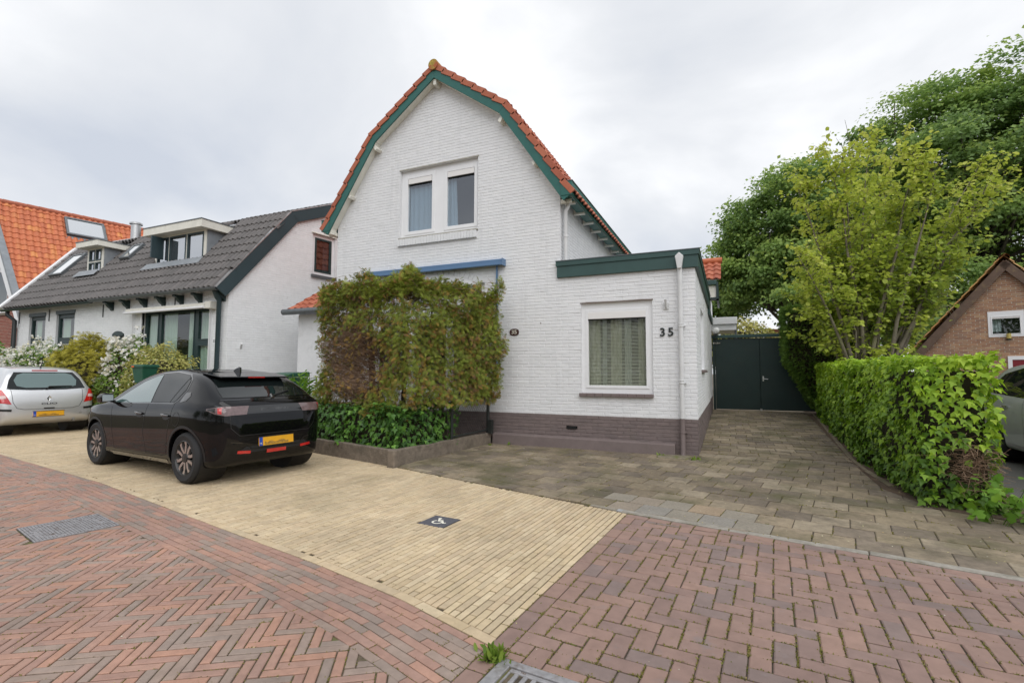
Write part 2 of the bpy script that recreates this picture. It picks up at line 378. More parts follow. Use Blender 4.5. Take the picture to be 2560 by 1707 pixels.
# ---------------------------------------------------------------- pantile roofs
def tile_template(w, g, amp, kind='S', lap=.06, thick=.034):
    ks = np.linspace(0,1,8)
    if kind == 'S': hs = amp*(.5-.5*np.cos(2*np.pi*np.clip(ks*1.0+.12,0,1.12)))
    else: ks = np.array([0,.13,.17,.30,.50,.70,.83,.87,1.0]); hs = amp*np.array([0,0,.55,.88,1,.88,.55,0,0])
    V = []; F = []; n = len(ks)
    for (v,h,dz) in ((0,thick,-.032),(0,thick,0),(g+lap,0,0)):
        for k,hh in zip(ks,hs): V.append((k*w*1.02, v, hh+h+dz))
    for r in (0,1):
        for i in range(n-1): F.append((r*n+i, r*n+i+1, (r+1)*n+i+1, (r+1)*n+i))
    return np.array(V), np.array(F)
def tiles(parent, fr, u0, u1, v0, v1, w, g, amp, m, kind='S', nmax=300, keep=None, name='tile', lip=0.05, tf=random.random):
    """fr: O,U (along eave),V (up slope),N ; fills u0..u1 x v0..v1"""
    O, U, V, Nn = fr; TV, TF = tile_template(w,g,amp,kind); og = org(parent)
    nu = round((u1-u0)/w); w2 = (u1-u0)/nu; nv = math.ceil((v1-v0)/g - .2); its = []
    for j in range(nv):
        for i in range(nu):
            u, v = u0+i*w2, v0+j*g
            if keep and not keep(u+w/2, v+g/2): continue
            P = O+U*(u+w/2)+V*(v+g/2); d = P-CAM; s = max(.0,-d.dot(Nn))/d.length**3
            its.append((u,v,s if inview(P) else s*1e-4))
    order = sorted(range(len(its)), key=lambda i: -its[i][2]); sel = set(order[:nmax])
    B = Matrix(((U.x,V.x,Nn.x),(U.y,V.y,Nn.y),(U.z,V.z,Nn.z))); Bn = np.array(B); big = []; tt = []; nF = []
    me = bpy.data.meshes.new(name); me.from_pydata([tuple(x) for x in TV],[],[tuple(int(q) for q in x) for x in TF]); me.update(); me.materials.append(M[m])
    me.polygons.foreach_set('use_smooth',[True]*len(me.polygons)); me.set_sharp_from_angle(angle=R(50))
    for i,(u,v,s) in enumerate(its):
        C = O+U*(u+random.uniform(-.004,.004))+V*(v+random.uniform(-.006,.006))+Nn*random.uniform(0,.005); a = random.gauss(0,.006); t = max(1e-3, tf())
        if i in sel:
            o = link(name, me, None, parent, tint=t); mw = (B@Matrix.Rotation(a,3,'Z')).to_4x4(); mw.translation = C-og; o.matrix_local = mw
        else:
            nF.append(TF+len(big)*len(TV)); big.append(TV@Bn.T+np.array(C-og)); tt += [t]*len(TF)
    if big:
        m2 = np_mesh(name+'_field', np.vstack(big), np.vstack(nF), np.array(tt)); link(name+'_field', m2, m, parent, 50, 'stuff')
# ---------------------------------------------------------------- text
def text_mesh(s, size, depth=0, bold=0):
    cu = bpy.data.curves.new('t','FONT'); cu.body = s; cu.size = size; cu.extrude = depth; cu.align_x = 'CENTER'; cu.align_y = 'CENTER'; cu.offset = bold; cu.resolution_u = 4
    o = bpy.data.objects.new('t', cu); COL.objects.link(o); dg = bpy.context.evaluated_depsgraph_get(); me = bpy.data.meshes.new_from_object(o.evaluated_get(dg))
    bpy.data.objects.remove(o); bpy.data.curves.remove(cu); return me
def text(name, s, size, depth, fr, m, parent, bold=0, sxy=(1,1)):
    me = text_mesh(s, size, depth, bold); O,U,V,Nn = fr; me.transform(Matrix.Diagonal((sxy[0],sxy[1],1,1)))
    mw = Matrix(((U.x,V.x,Nn.x),(U.y,V.y,Nn.y),(U.z,V.z,Nn.z))).to_4x4(); mw.translation = O-org(parent); me.transform(mw); me.materials.clear()
    return link(name, me, m, parent)
# ---------------------------------------------------------------- leaves
def unit(a): return a/np.maximum(1e-9, np.linalg.norm(a,axis=-1,keepdims=True))
def basis(nrm, droop=None):               # columns: leaf axis, side, normal
    n = unit(nrm); a = RNG.normal(size=n.shape) if droop is None else droop
    a = unit(a - n*np.sum(a*n,1,keepdims=True)); return np.stack([a, np.cross(n,a), n], axis=2)
def leaf_oval(l=1., w=.6, fold=.12):
    return np.array([(0,0,0),(.35*l,w/2,fold),(.35*l,-w/2,fold),(.75*l,w*.38,fold*.8),(.75*l,-w*.38,fold*.8),(l,0,-.05),(.5*l,0,0)]), np.array([(0,6,1),(0,2,6),(1,6,3),(2,4,6),(3,6,5),(4,5,6)])
def leaf_ivy():
    pts = [(0,0),(.02,.30),(.30,.52),(.42,.24),(1.0,0),(.42,-.24),(.30,-.52),(.02,-.30)]
    return np.array([(.25,0,0)]+[(x,y,.10*abs(y)*2-.08*x) for x,y in pts]), np.array([(0,i+1,(i+1)%8+1) for i in range(8)])[:, ::-1]
def leaf_maple():
    pts = [(0,0),(.05,.28),(.28,.55),(.40,.25),(.70,.34),(1.0,0),(.70,-.34),(.40,-.25),(.28,-.55),(.05,-.28)]
    return np.array([(.3,0,.0)]+[(x,y,-.12*abs(y)-.06*x) for x,y in pts]), np.array([(0,i+1,(i+1)%10+1) for i in range(10)])[:, ::-1]
def leaf_quad(l=1., w=.7):
    return np.array([(0,0,0),(.45*l,w/2,.06),(l,0,-.08),(.45*l,-w/2,.06)]), np.array([(0,2,1),(0,3,2)])
def frond():                              # flat scale-leaf spray of a conifer
    v = []; f = []
    for k,(x,a,l) in enumerate([(0,0,1.),(.15,.75,.5),(.15,-.75,.5),(.4,.65,.42),(.4,-.65,.42),(.65,.55,.28),(.65,-.55,.28)]):
        c,s = math.cos(a),math.sin(a); b = len(v); w = .05
        v += [(x-s*w*.4,c*w*.4,0),(x+c*l*.6-s*w,s*l*.6+c*w,.03),(x+c*l,s*l,-.03),(x+c*l*.6+s*w,s*l*.6-c*w,.03)]; f += [(b,b+3,b+2),(b,b+2,b+1)]
    return np.array(v), np.array(f)
def scatter(name, tpl, pos, rot, sc, tint, m, parent, nobj=0, objname='leaf', kind='stuff'):
    TV, TF = tpl; og = np.array(org(parent)); pos = np.asarray(pos)
    sel = np.zeros(len(pos), bool)
    if nobj:
        d = pos-np.array(CAM); dist = np.linalg.norm(d,axis=1); fac = np.abs(np.sum(rot[:,:,2]*d,1))/dist
        iv = np.array([inview(Vector(p),0) for p in pos]); s = np.where(iv, sc**2*np.maximum(fac,.1)/dist**2, 0); idx = np.argsort(-s)[:nobj]; sel[idx] = True
        me = np_mesh(objname, TV, TF); me.materials.append(M[m])
        for i in idx:
            o = link(objname, me, None, parent, tint=max(1e-3,float(tint[i])))
            mw = Matrix([[*(rot[i][r]*sc[i]), pos[i][r]-og[r]] for r in range(3)]+[[0,0,0,1]]); o.matrix_local = mw
    k = ~sel; n = k.sum()
    if n:
        V = np.einsum('nij,kj->nki', rot[k], TV)*sc[k][:,None,None] + (pos[k]-og)[:,None,:]
        F = TF[None]+(np.arange(n)*len(TV))[:,None,None]
        me = np_mesh(name, V.reshape(-1,3), F.reshape(-1,3), np.repeat(np.maximum(1e-3,tint[k]), len(TF)))
        return link(name, me, m, parent, kind=kind)
def twigs(name, A, B, r, m, parent, tint=None, kind='stuff'):     # thin 3-sided sticks A->B
    A = np.asarray(A); B = np.asarray(B); n = len(A); r = np.broadcast_to(r,(n,)); d = unit(B-A); a = unit(np.cross(d, RNG.normal(size=d.shape))); c = np.cross(d,a); og = np.array(org(parent))
    V = []
    for E_, q in ((A,1.),(B,.5)):
        for w in (0,2.094,4.189): V.append(E_+ (a*math.cos(w)+c*math.sin(w))*(r*q)[:,None])
    V = np.stack(V,1)-og; F = np.array([(0,1,4,3),(1,2,5,4),(2,0,3,5)])
    me = np_mesh(name, V.reshape(-1,3), (F[None]+(np.arange(n)*6)[:,None,None]).reshape(-1,4), np.repeat(tint,3) if tint is not None else None)
    return link(name, me, m, parent, kind=kind)
XV, YV, ZV = Vector((1,0,0)), Vector((0,1,0)), Vector((0,0,1))
# ================================================================ materials
M['ground'] = mat('ground', (.16,.13,.09), .95, n=(3,.3), bump=(40,.4))
M['joint'] = mat('joint_sand', (.115,.088,.058), .95, n=(30,.45), dirt=[((.13,.14,.035),9,.5,.62,.8)], bump=(120,.6,.004))
M['jointyellow'] = mat('joint_brown', (.085,.06,.034), .95, n=(30,.45), dirt=[((.12,.13,.03),7,.55,.66,.8)], bump=(120,.6,.004))
M['jointdark'] = mat('joint_dark', (.07,.055,.038), .95, n=(30,.45), dirt=[((.10,.11,.03),9,.55,.66,.8)], bump=(120,.6,.004))
M['yellow'] = mat('yellow_clinker', rough=.82, tints=[(.50,.385,.24),(.555,.44,.28),(.525,.405,.262),(.585,.472,.312),(.50,.398,.262),(.465,.362,.238)], n=(14,.14), n2=(1.2,.14), dirt=[((.22,.18,.10),.7,.56,.76,.55),((.27,.21,.13),30,.58,.78,.5)], bump=(160,.35,.003))
M['redclinker'] = mat('red_clinker', rough=.78, tints=[(.355,.215,.165),(.375,.225,.17),(.335,.205,.16),(.39,.225,.165),(.335,.20,.155),(.295,.22,.178),(.27,.208,.172),(.345,.215,.17),(.395,.22,.155),(.30,.225,.185)], const=True, n=(18,.16), n2=(.9,.16), dirt=[((.20,.165,.145),25,.58,.78,.4)], bump=(170,.4,.003))
M['purple'] = mat('purple_clinker', rough=.8, tints=[(.265,.172,.140),(.243,.160,.134),(.278,.178,.143),(.232,.157,.134),(.268,.176,.145),(.257,.166,.136),(.212,.155,.138),(.29,.185,.146)], const=True, n=(12,.15), n2=(.8,.15), dirt=[((.21,.18,.175),5,.60,.74,.7),((.36,.27,.24),40,.63,.8,.4)], bump=(170,.4,.003))
M['slab'] = mat('concrete_slab', rough=.9, tints=[(.20,.158,.106),(.235,.19,.13),(.178,.14,.098),(.225,.18,.118),(.275,.225,.158),(.19,.152,.112),(.25,.198,.134),(.162,.13,.095)], const=True, n=(20,.28), n2=(.7,.30), dirt=[((.085,.08,.032),1.1,.49,.66,.8),((.30,.28,.24),28,.66,.8,.7),((.065,.052,.038),1.7,.52,.70,.65)], bump=(110,.6,.006))
M['slablight'] = mat('light_slab', rough=.88, tints=[(.26,.215,.165),(.31,.235,.155),(.24,.22,.19),(.32,.32,.32),(.30,.225,.15),(.25,.22,.175)], const=True, n=(45,.25), n2=(4,.12), bump=(160,.5,.004))
M['edging'] = mat('edging_concrete', (.30,.275,.235), .9, n=(15,.3), dirt=[((.12,.11,.07),5,.5,.7,.6)], bump=(90,.6,.006))
M['soil'] = mat('soil', (.10,.065,.042), .97, n=(12,.4), dirt=[((.19,.125,.075),4,.5,.65,.6)], bump=(50,.9,.02))
M['asphalt'] = mat('asphalt', (.115,.11,.10), .92, n=(60,.25), bump=(200,.5,.004))
M['moss'] = mat('moss', rough=.9, tints=[(.20,.19,.035),(.26,.21,.06),(.14,.17,.03),(.32,.24,.09)], transl=.2)
M['bits'] = mat('fallen_bits', rough=.8, tints=[(.55,.50,.34),(.36,.25,.10),(.45,.40,.18),(.6,.58,.48)])
M['iron'] = mat('cast_iron', (.33,.32,.325), .5, metal=.35, n=(30,.25), dirt=[((.13,.085,.06),14,.52,.7,.7)], bump=(120,.3,.002))
M['ironrust'] = mat('rusty_iron', (.12,.075,.05), .75, n=(40,.35), bump=(90,.4,.003))
M['white_mark'] = mat('white_mark', (.75,.72,.62), .7, n=(30,.15))
M['hctile'] = mat('dark_paving_tile', (.085,.085,.10), .8, n=(60,.3), bump=(160,.4,.003))
M['black'] = mat('black_void', (.008,.008,.008), .9)
# ================================================================ ground and paving
ZS = -.03
def zr(x, y): return float(np.interp(y, [-3.75,0,5.8,8.6,20], [0,.03,.185,.217,.25]))
def sheet(name, poly, z, m, zf=None, sub=None):
    bm = bmesh.new(); vs = [bm.verts.new((x,y,z+(zf(x,y) if zf else 0))) for x,y in ccw(poly)]; bm.faces.new(vs)
    if sub:
        for yy in sub:
            g = bm.verts[:]+bm.edges[:]+bm.faces[:]; bmesh.ops.bisect_plane(bm, geom=g, plane_co=(0,yy,0), plane_no=(0,1,0))
        if zf:
            for v in bm.verts: v.co.z = z+zf(v.co.x, v.co.y)
    me = bpy.data.meshes.new(name); bm.to_mesh(me); bm.free()
    o = link(name, me, m); o['kind'] = 'structure'; return o
GF = (Vector((0,0,ZS)), XV, YV, ZV)
sheet('ground', [(-900,-400),(900,-400),(900,1200),(-900,1200)], -.075, 'ground')
KC = [(1.2,-6.93),(.2,-6.62),(-.25,-6.475),(-.674,-6.335),(-1.395,-6.10),(-2.231,-5.91),(-4.051,-5.566),(-6.728,-5.047),(-10.661,-4.541),(-16,-3.95),(-40,-1.6)]
_ks = [0]
for a, b in zip(KC, KC[1:]): _ks.append(_ks[-1]+math.hypot(b[0]-a[0], b[1]-a[1]))
def kpt(s, d):                            # s along the kerb from right to left, d towards the road
    s = min(max(s,0),_ks[-1]); x = np.interp(s,_ks,[p[0] for p in KC]); y = np.interp(s,_ks,[p[1] for p in KC])
    e_ = .25; x0,y0 = np.interp(s-e_,_ks,[p[0] for p in KC]), np.interp(s-e_,_ks,[p[1] for p in KC]); x1,y1 = np.interp(s+e_,_ks,[p[0] for p in KC]), np.interp(s+e_,_ks,[p[1] for p in KC])
    l = math.hypot(x1-x0,y1-y0); tx,ty = (x1-x0)/l,(y1-y0)/l
    return (x-ty*d, y+tx*d)
def kside(d, cu, cv, road):               # half plane of the kerb offset by d, near (cu,cv)
    xs = [p[0] for p in KC]; i = 0
    for i in range(len(KC)-1):
        if KC[i+1][0] <= cu <= KC[i][0]: break
    s = _ks[i]+(KC[i][0]-cu)/(KC[i][0]-KC[i+1][0])*(_ks[i+1]-_ks[i])
    a, b = kpt(s-.12,d), kpt(s+.12,d)
    return halfplane(a,b) if road else halfplane(b,a)
YC, YT = (-.674,-6.335), (-.472,-3.703)
edir = Vector((YT[0]-YC[0], YT[1]-YC[1])).normalized(); eang = math.atan2(edir.y, edir.x)
sdir = Vector((2.23+.472, -4.208+3.703)).normalized(); sang = math.atan2(sdir.y, sdir.x)
def off(p, q, d):                         # shift the line p->q to its left by d
    a, b, c = halfplane(p,q); return (p[0]+a*d,p[1]+b*d), (q[0]+a*d,q[1]+b*d)
def along(p, q, t): return (p[0]+(q[0]-p[0])*t, p[1]+(q[1]-p[1])*t)
def minus_rect(q, cu, cv, l, w, ang):     # largest piece of q outside a rectangle
    best = None; c = rect(cu,cv,l,w,ang)
    inside = clip_convex(q, c)
    if len(inside) < 3 or parea(inside) < 1e-6: return q
    for i in range(4):
        a,b,k = halfplane(c[i], c[(i+1)%4]); g = clip(q,-a,-b,-k)
        if len(g) > 2 and (best is None or parea(g) > parea(best)): best = g
    return best
HC = (-2.018,-4.674,.285,.285,eang)
GU0 = Vector((-.56,-6.405)); ga = R(-5.2); gx = Vector((math.cos(ga),math.sin(ga))); gy = Vector((-gx.y,gx.x)); GC = GU0+gx*.24-gy*.24
GUL = (GC.x,GC.y,.485,.485,ga)
# --- road (left): rows along the kerb, then herringbone
street = sheet('street', [(-45,-40),(30,-40),(30,-9.0),(-.3,-9.0),(-.46,-6.5)]+[(x,y) for x,y in KC[2:]]+[(-45,-1)], ZS-.009, 'joint')
def tred(): return random.random()
items = []
for k in range(9):
    s = _ks[3]+random.uniform(0,.2)-.35
    while s < _ks[8]+1.5:
        l = .208; g = .0035
        q = [kpt(s+g,.004+k*.053+.002),kpt(s+l-g,.004+k*.053+.002),kpt(s+l-g,.004+(k+1)*.053-.002),kpt(s+g,.004+(k+1)*.053-.002)]
        q = clip(q, *halfplane(YC,YT))
        if len(q) > 2 and minus_rect(q,*GUL) is not None:
            q = minus_rect(q,*GUL); items.append((q, random.random()*.5 if random.random()<.42 else .45+random.random()*.3, None))
        s += l
RB = .004+9*.053
hb = herring([(-13.5,-9.8),(-.60,-9.8),(-.60,-6.2),(-13.5,-3.8)], .207, .0535, R(33.5), .0075, (-3,-7), tred,
             lambda q,cu,cv: (lambda h: clip(q, h[0],h[1],h[2]))(kside(RB,cu,cv,True)))
MAN = (-4.915,-6.17,.60,.56,math.atan2(-.122,.598))
hb = [(minus_rect(q,MAN[0],MAN[1],MAN[2]+.02,MAN[3]+.02,MAN[4]),t,k) for q,t,k in hb]; hb = [(q,t,k if (k and parea(q)>.999*k[2]*k[3]) else None) for q,t,k in hb if q and parea(q)>.001]
road_items = items+hb
pieces(street, 'brick', road_items, 'redclinker', GF, -.02, 0, .0045, 300, .0016, .006)
# --- parking bay of yellow clinkers
yhull = [along(YC,YT,-.2), YT, (-4.02,-2.72), (-6.14,-2.13), (-17,-1.0), (-17,-6.7)]
bay = sheet('parking_bay', [YC,(YT[0],YT[1]+.1),(-4.02,-2.58),(-6.14,-1.98),(-45,1.5)]+[(x,y) for x,y in KC[::-1][:-3]], ZS-.0085, 'jointyellow')
yi = running(yhull, .2085, .0525, eang, .0085, YC, .5, random.random, .02,
             lambda q,cu,cv: (lambda g: minus_rect(g,*HC) if len(g)>2 else g)((lambda h: clip(q,*h))(kside(-.075,cu,cv,False))))
s = _ks[3]+.0
while s < _ks[9]:
    q = [kpt(s+.003,-.072),kpt(s+.205,-.072),kpt(s+.205,-.003),kpt(s+.003,-.003)]; q = clip(q,*halfplane(along(YC,YT,-.2),YT))
    if len(q) > 2: yi.append((q,random.random(),None))
    s += .208
pieces(bay, 'brick', yi, 'yellow', GF, -.02, 0, .0045, 300, .0014, .005)
# --- driveway apron of purple clinkers
pw = sheet('brick_apron', [along(YC,YT,-1.2), (8,-9.8), (8,-4.208-(8-2.23)*.187), YT], ZS-.0092, 'jointdark')
l1 = off(YT, along(YC,YT,-1.2), .108); top = (YT, (8, YT[1]+(8-YT[0])*sdir.y/sdir.x)); l2 = off(top[1], top[0], .11)
def isect(p,q,r,t):
    a1,b1,c1 = halfplane(p,q); a2,b2,c2 = halfplane(r,t); D = a1*b2-a2*b1; return ((b1*c2-b2*c1)/D,(a2*c1-a1*c2)/D)
cor = isect(*l1,*l2)
phull = ccw([cor, l1[1], (8,-9.8), l2[0]])
pit = herring(phull, .211, .1055, eang-math.pi/2, .008, YC, random.random, lambda q,cu,cv: minus_rect(q,*GUL))
t0 = YC[1]; 
for k in range(-6,13):
    a = (YC[0]+edir.x*.211*k, YC[1]+edir.y*.211*k); nrm = Vector((edir.y,-edir.x))
    c = (a[0]+edir.x*.1055+nrm.x*.054, a[1]+edir.y*.1055+nrm.y*.054); q = clip_convex(rect(c[0],c[1],.203,.099,eang), ccw([along(YC,YT,-1.2),YT,cor,l1[1]]))
    if len(q) > 2: q = minus_rect(q,*GUL)
    if q and len(q) > 2: pit.append((q,random.random(),None))
for k in range(0,40):
    c = (cor[0]+sdir.x*(.211*k+.0)-sdir.y*.055*1, cor[1]+sdir.y*(.211*k)+sdir.x*.055); pit.append((rect(c[0],c[1],.203,.099,sang),random.random(),None))
pieces(pw, 'brick', pit, 'purple', GF, -.02, 0, .0065, 300, .0016, .006)
# --- concrete edging strip between apron and driveway
ed = sheet('edging_strip', [(YT[0],YT[1]+.002),(8,top[1][1]+.002),(8,top[1][1]+.12),(YT[0],YT[1]+.12)], ZS-.0096, 'joint')
its = []
for k in range(9):
    c = (YT[0]+sdir.x*(k+.42)-sdir.y*.05, YT[1]+sdir.y*(k+.42)+sdir.x*.05); its.append((rect(c[0],c[1],.992,.082,sang),.5,None))
pieces(ed, 'edging_stone', its, 'edging', GF, -.03, .004, .008, 300, .003, .004)
# --- driveway of concrete slabs
drive = sheet('driveway', [(YT[0],YT[1]+.1),(8,top[1][1]+.1),(8,-2.4),(3.2,-1.9),(2.3,-1.2),(2.15,.3),(2.75,8.7),(-.2,8.7),(-.2,.3),(-3.75,.3),(-4.0,-2.6),(-3.95,-2.72)], ZS-.010, 'jointdark', zr, [0,2,5.8])
up = off(top[0],top[1],.10)
def tslab(): return random.random()
fh = ccw([(YT[0]-.03,YT[1]+.035),along(up[0],up[1],3.85/8.47),(3.4,-2.3),(2.2,.28),(-3.72,.28),(-4.0,-2.71)])
ti = running(fh, .302, .302, sang, .007, (-.45,-3.6), .5, tslab, .03)
ti += running(ccw([along(up[0],up[1],3.85/8.47),up[1],(8,-2.7),(3.4,-2.6)]), .302, .302, sang, .007, (-.45,-3.6), .5, tslab, .03)
tb = running([(.0,.29),(2.16,.29),(2.7,8.6),(0,8.6)], .302, .302, 0, .008, (0,.29), .5, tslab, .03)
lightz = [i for i in ti if (lambda p: -.75 < p[0] < .75 and p[1] < -3.55-(p[0]+.45)*.187+.66)((sum(v[0] for v in i[0])/len(i[0]), sum(v[1] for v in i[0])/len(i[0])))]
rest = [i for i in ti if i not in lightz]
pieces(drive, 'slab', rest+tb, 'slab', GF, -.03, 0, .006, 270, .003, .007, zfun=zr)
pieces(drive, 'slab', lightz, 'slablight', GF, -.03, .001, .006, 30, .003, .007, zfun=zr)
# --- soil, parking ground on the right
sheet('hedge_bed', [(2.1,-1.5),(2.35,-2.3),(3.3,-2.75),(3.4,9.5),(2.6,9.5),(2.14,.3)], ZS+.004, 'soil', zr, [0,5.8])
sheet('side_parking', [(3.35,-2.9),(30,-6),(30,30),(3.4,30)], ZS-.02, 'asphalt')
sheet('garden_bed', [(-4.0,-2.55),(-3.7,0),(-7.8,0),(-7.8,-1.9),(-6.2,-2.15)], .13, 'soil')
sheet('side_garden', [(-7.8,-1.8),(-7.8,12),(-45,12),(-45,.9),(-17,-1.1),(-8.5,-1.9)], -.01, 'soil')
kb = thing('garden_kerb', (2.15,0,0), 'narrow concrete kerb stones between slab driveway and ivy hedge', 'kerb', 'driveway kerb')
P = [(2.20,-1.35),(2.14,.2),(2.70,8.5)]
def kerbpt(t): 
    y = -1.35+t*9.85; return Vector((np.interp(y,[p[1] for p in P],[p[0] for p in P]), y, ZS+zr(0,y)))
for k in range(10):
    a, b = kerbpt(k/10+.001), kerbpt((k+1)/10-.001); d = (b-a).normalized(); n = Vector((d.y,-d.x,0)); mb = MB()
    mb.add([a,b,b+n*.06,a+n*.06]+[v+ZV*(.012+random.uniform(-.008,.008)) for v in (a,b,b+n*.06,a+n*.06)], [(0,1,2,3)[::-1],(4,5,6,7)[::-1],(0,1,5,4)[::-1],(1,2,6,5)[::-1],(2,3,7,6)[::-1],(3,0,4,7)[::-1]])
    fixn(mb.build('kerb_stone','slab',kb,bevel=.008))
# --- moss and dry bits in the joints
def tufts(name, items, n, per, size, label, cat, sp=.006, m='moss', zf=None, near=True):
    pos = []; 
    pool = []
    for q,t,k in items:
        c = (sum(p[0] for p in q)/len(q), sum(p[1] for p in q)/len(q)); d = math.hypot(c[0]-CAM.x,c[1]-CAM.y)
        if inview((c[0],c[1],ZS),200): pool.append((q, 1/d if near else 1))
    w = np.array([float(p[1]) for p in pool]); w = w/w.sum(); idx = RNG.choice(len(pool), n, p=w)
    for i in idx:
        q = pool[i][0]; j = random.randrange(len(q)); a, b = q[j], q[(j+1)%len(q)]; t = random.random()
        cx, cy = sum(p[0] for p in q)/len(q), sum(p[1] for p in q)/len(q); x, y = along(a,b,t); l = math.hypot(x-cx,y-cy); x += (x-cx)/l*.003; y += (y-cy)/l*.003
        d = Vector((b[0]-a[0],b[1]-a[1])).normalized(); ext = random.uniform(.01,.05)
        for _ in range(random.randint(*per)):
            g = random.gauss(0,1)*ext; pos.append((x+d.x*g+random.gauss(0,sp*.5), y+d.y*g+random.gauss(0,sp*.5), ZS-.006+(zf(x,y) if zf else 0)))
    pos = np.array(pos); nr = RNG.normal(size=pos.shape)*.8+np.array([0,0,.5]); B_ = basis(nr, RNG.normal(size=pos.shape)*.7+np.array([0,0,.9]))
    o = scatter(name, leaf_quad(1,.55), pos, B_, RNG.uniform(.5,1.3,len(pos))*size, RNG.random(len(pos)), m, None)
    return tag(o, label, cat)
tufts('joint_moss', pit, 1700, (6,20), .012, 'dry yellow-green moss in the joints of the purple brick apron', 'moss')
tufts('joint_moss', road_items, 1200, (5,16), .010, 'yellowish moss in the joints of the red herringbone street', 'moss')
tufts('joint_moss', yi, 220, (3,9), .009, 'thin moss in the joints of the yellow parking bay', 'moss')
tufts('joint_moss', ti+tb, 900, (8,26), .014, 'moss and dry grass between the concrete driveway slabs', 'moss', zf=zr, near=False)
def debris(name, hull, n, label, zf, sz):
    xs = [p[0] for p in hull]; ys = [p[1] for p in hull]; pos = []
    while len(pos) < n:
        x, y = random.uniform(min(xs),max(xs)), random.uniform(min(ys),max(ys))
        if all((lambda h: h[0]*x+h[1]*y+h[2] >= 0)(halfplane(hull[i],hull[(i+1)%len(hull)])) for i in range(len(hull))): pos.append((x,y,ZS+.004+zf(x,y)))
    pos = np.array(pos); B_ = basis(RNG.normal(size=pos.shape)*.25+np.array([0,0,1.]))
    tag(scatter(name, leaf_quad(1,.6), pos, B_, RNG.uniform(.5,1.4,n)*sz, RNG.random(n), 'bits', None), label, 'debris')
debris('fallen_petals', fh, 900, 'small pale petals and crumbs strewn over the slab forecourt', zr, .014)
debris('fallen_petals', [(0,.3),(2.15,.3),(2.6,8.4),(0,8.4)], 400, 'pale fallen petals along the slab driveway to the gate', zr, .016)
debris('fallen_petals', [(-6,-9),(5,-9),(5,-4.9),(-.5,-4.0),(-6,-5.4)], 350, 'tiny dry crumbs lying on the brick paving of the street', lambda x,y:0, .010)
# --- disabled-parking tile
hc = thing('parking_tile', (HC[0],HC[1],ZS), 'dark grey paving tile with white wheelchair symbol in yellow bay', 'paving tile')
mb = MB(); v, f = piece_geo(rect(HC[0],HC[1],.278,.278,eang), ZS-.03, ZS+.001, .005); mb.add(v,f).build('tile','hctile',hc)
su = Vector((math.cos(eang-math.pi/2+.35),math.sin(eang-math.pi/2+.35),0)); sv = Vector((-su.y,su.x,0)); hf = (Vector((HC[0],HC[1],ZS+.0018)), su, sv, ZV)
def strip2(mb, fr, pts, w):
    O,U,V,Nn = fr
    for a,b in zip(pts,pts[1:]):
        d = Vector((b[0]-a[0],b[1]-a[1])); d.normalize(); n = Vector((-d.y,d.x))*w/2; e_ = d*w*.25
        c = [(a[0]-e_.x+n.x,a[1]-e_.y+n.y),(a[0]-e_.x-n.x,a[1]-e_.y-n.y),(b[0]+e_.x-n.x,b[1]+e_.y-n.y),(b[0]+e_.x+n.x,b[1]+e_.y+n.y)]
        mb.add([O+U*x+V*y+Nn*.0003*random.random() for x,y in c], [(0,1,2,3)])
mb = MB(); S = .105
strip2(mb, hf, [(S*(-.08+.42*math.cos(t)), S*(-.28+.42*math.sin(t))) for t in np.linspace(R(118),R(352),16)], .017)
strip2(mb, hf, [(-.10*S,.52*S),(-.03*S,-.02*S),(.30*S,-.02*S),(.52*S,-.58*S),(.70*S,-.50*S)], .020)
strip2(mb, hf, [(-.08*S,.26*S),(.28*S,.26*S)], .016)
c_ = [(-.11*S+.018*math.cos(t),.72*S+.018*math.sin(t)) for t in np.linspace(0,2*math.pi,12,endpoint=False)]; mb.add([hf[0]+su*x+sv*y for x,y in c_],[tuple(range(12))])
mb.build('wheelchair_symbol','white_mark',hc)
# --- manhole cover
mh = thing('manhole_cover', (MAN[0],MAN[1],ZS), 'rectangular steel manhole cover with ribbed pattern set in herringbone street', 'manhole cover')
ma = MAN[4]; mu = Vector((math.cos(ma),math.sin(ma),0)); mv = Vector((-mu.y,mu.x,0)); mf = (Vector((MAN[0],MAN[1],ZS)), mu, mv, ZV)
mb = MB().fbox(mf,-.30,.30,-.28,.28,-.05,-.003); mb.build('plate','iron',mh)
mb = MB()
for (a,b,c,d) in ((-.30,.30,-.28,-.268),(-.30,.30,.268,.28),(-.30,-.288,-.268,.268),(.288,.30,-.268,.268)): mb.fbox(mf,a,b,c,d,-.02,.004)
mb.build('rim','iron',mh)
mb = MB(); nx_, ny_ = 13, 24
for i in range(nx_):
    for j in range(ny_):
        u, v = -.285+(i+.5)*.57/nx_, -.265+(j+.5)*.53/ny_
        e2 = (u/.24)**2+(v/.22)**2
        if .90 < e2 < 1.12: continue
        mb.fbox(mf,u-.019,u+.019,v-.008,v+.008,-.004,.003)
mb.build('rib_pattern','iron',mh,kind='stuff')
mb = MB()
for k in range(3):                        # loose cut bricks beside the cover
    c = mf[0]-mu*.395+mv*(-.19+k*.115); q = rect(c.x,c.y,.165,.105,ma); v,f = piece_geo(q, ZS-.02, ZS+.002, .006); b1 = MB().add(v,f,.85); o = b1.build('brick','redclinker',street)
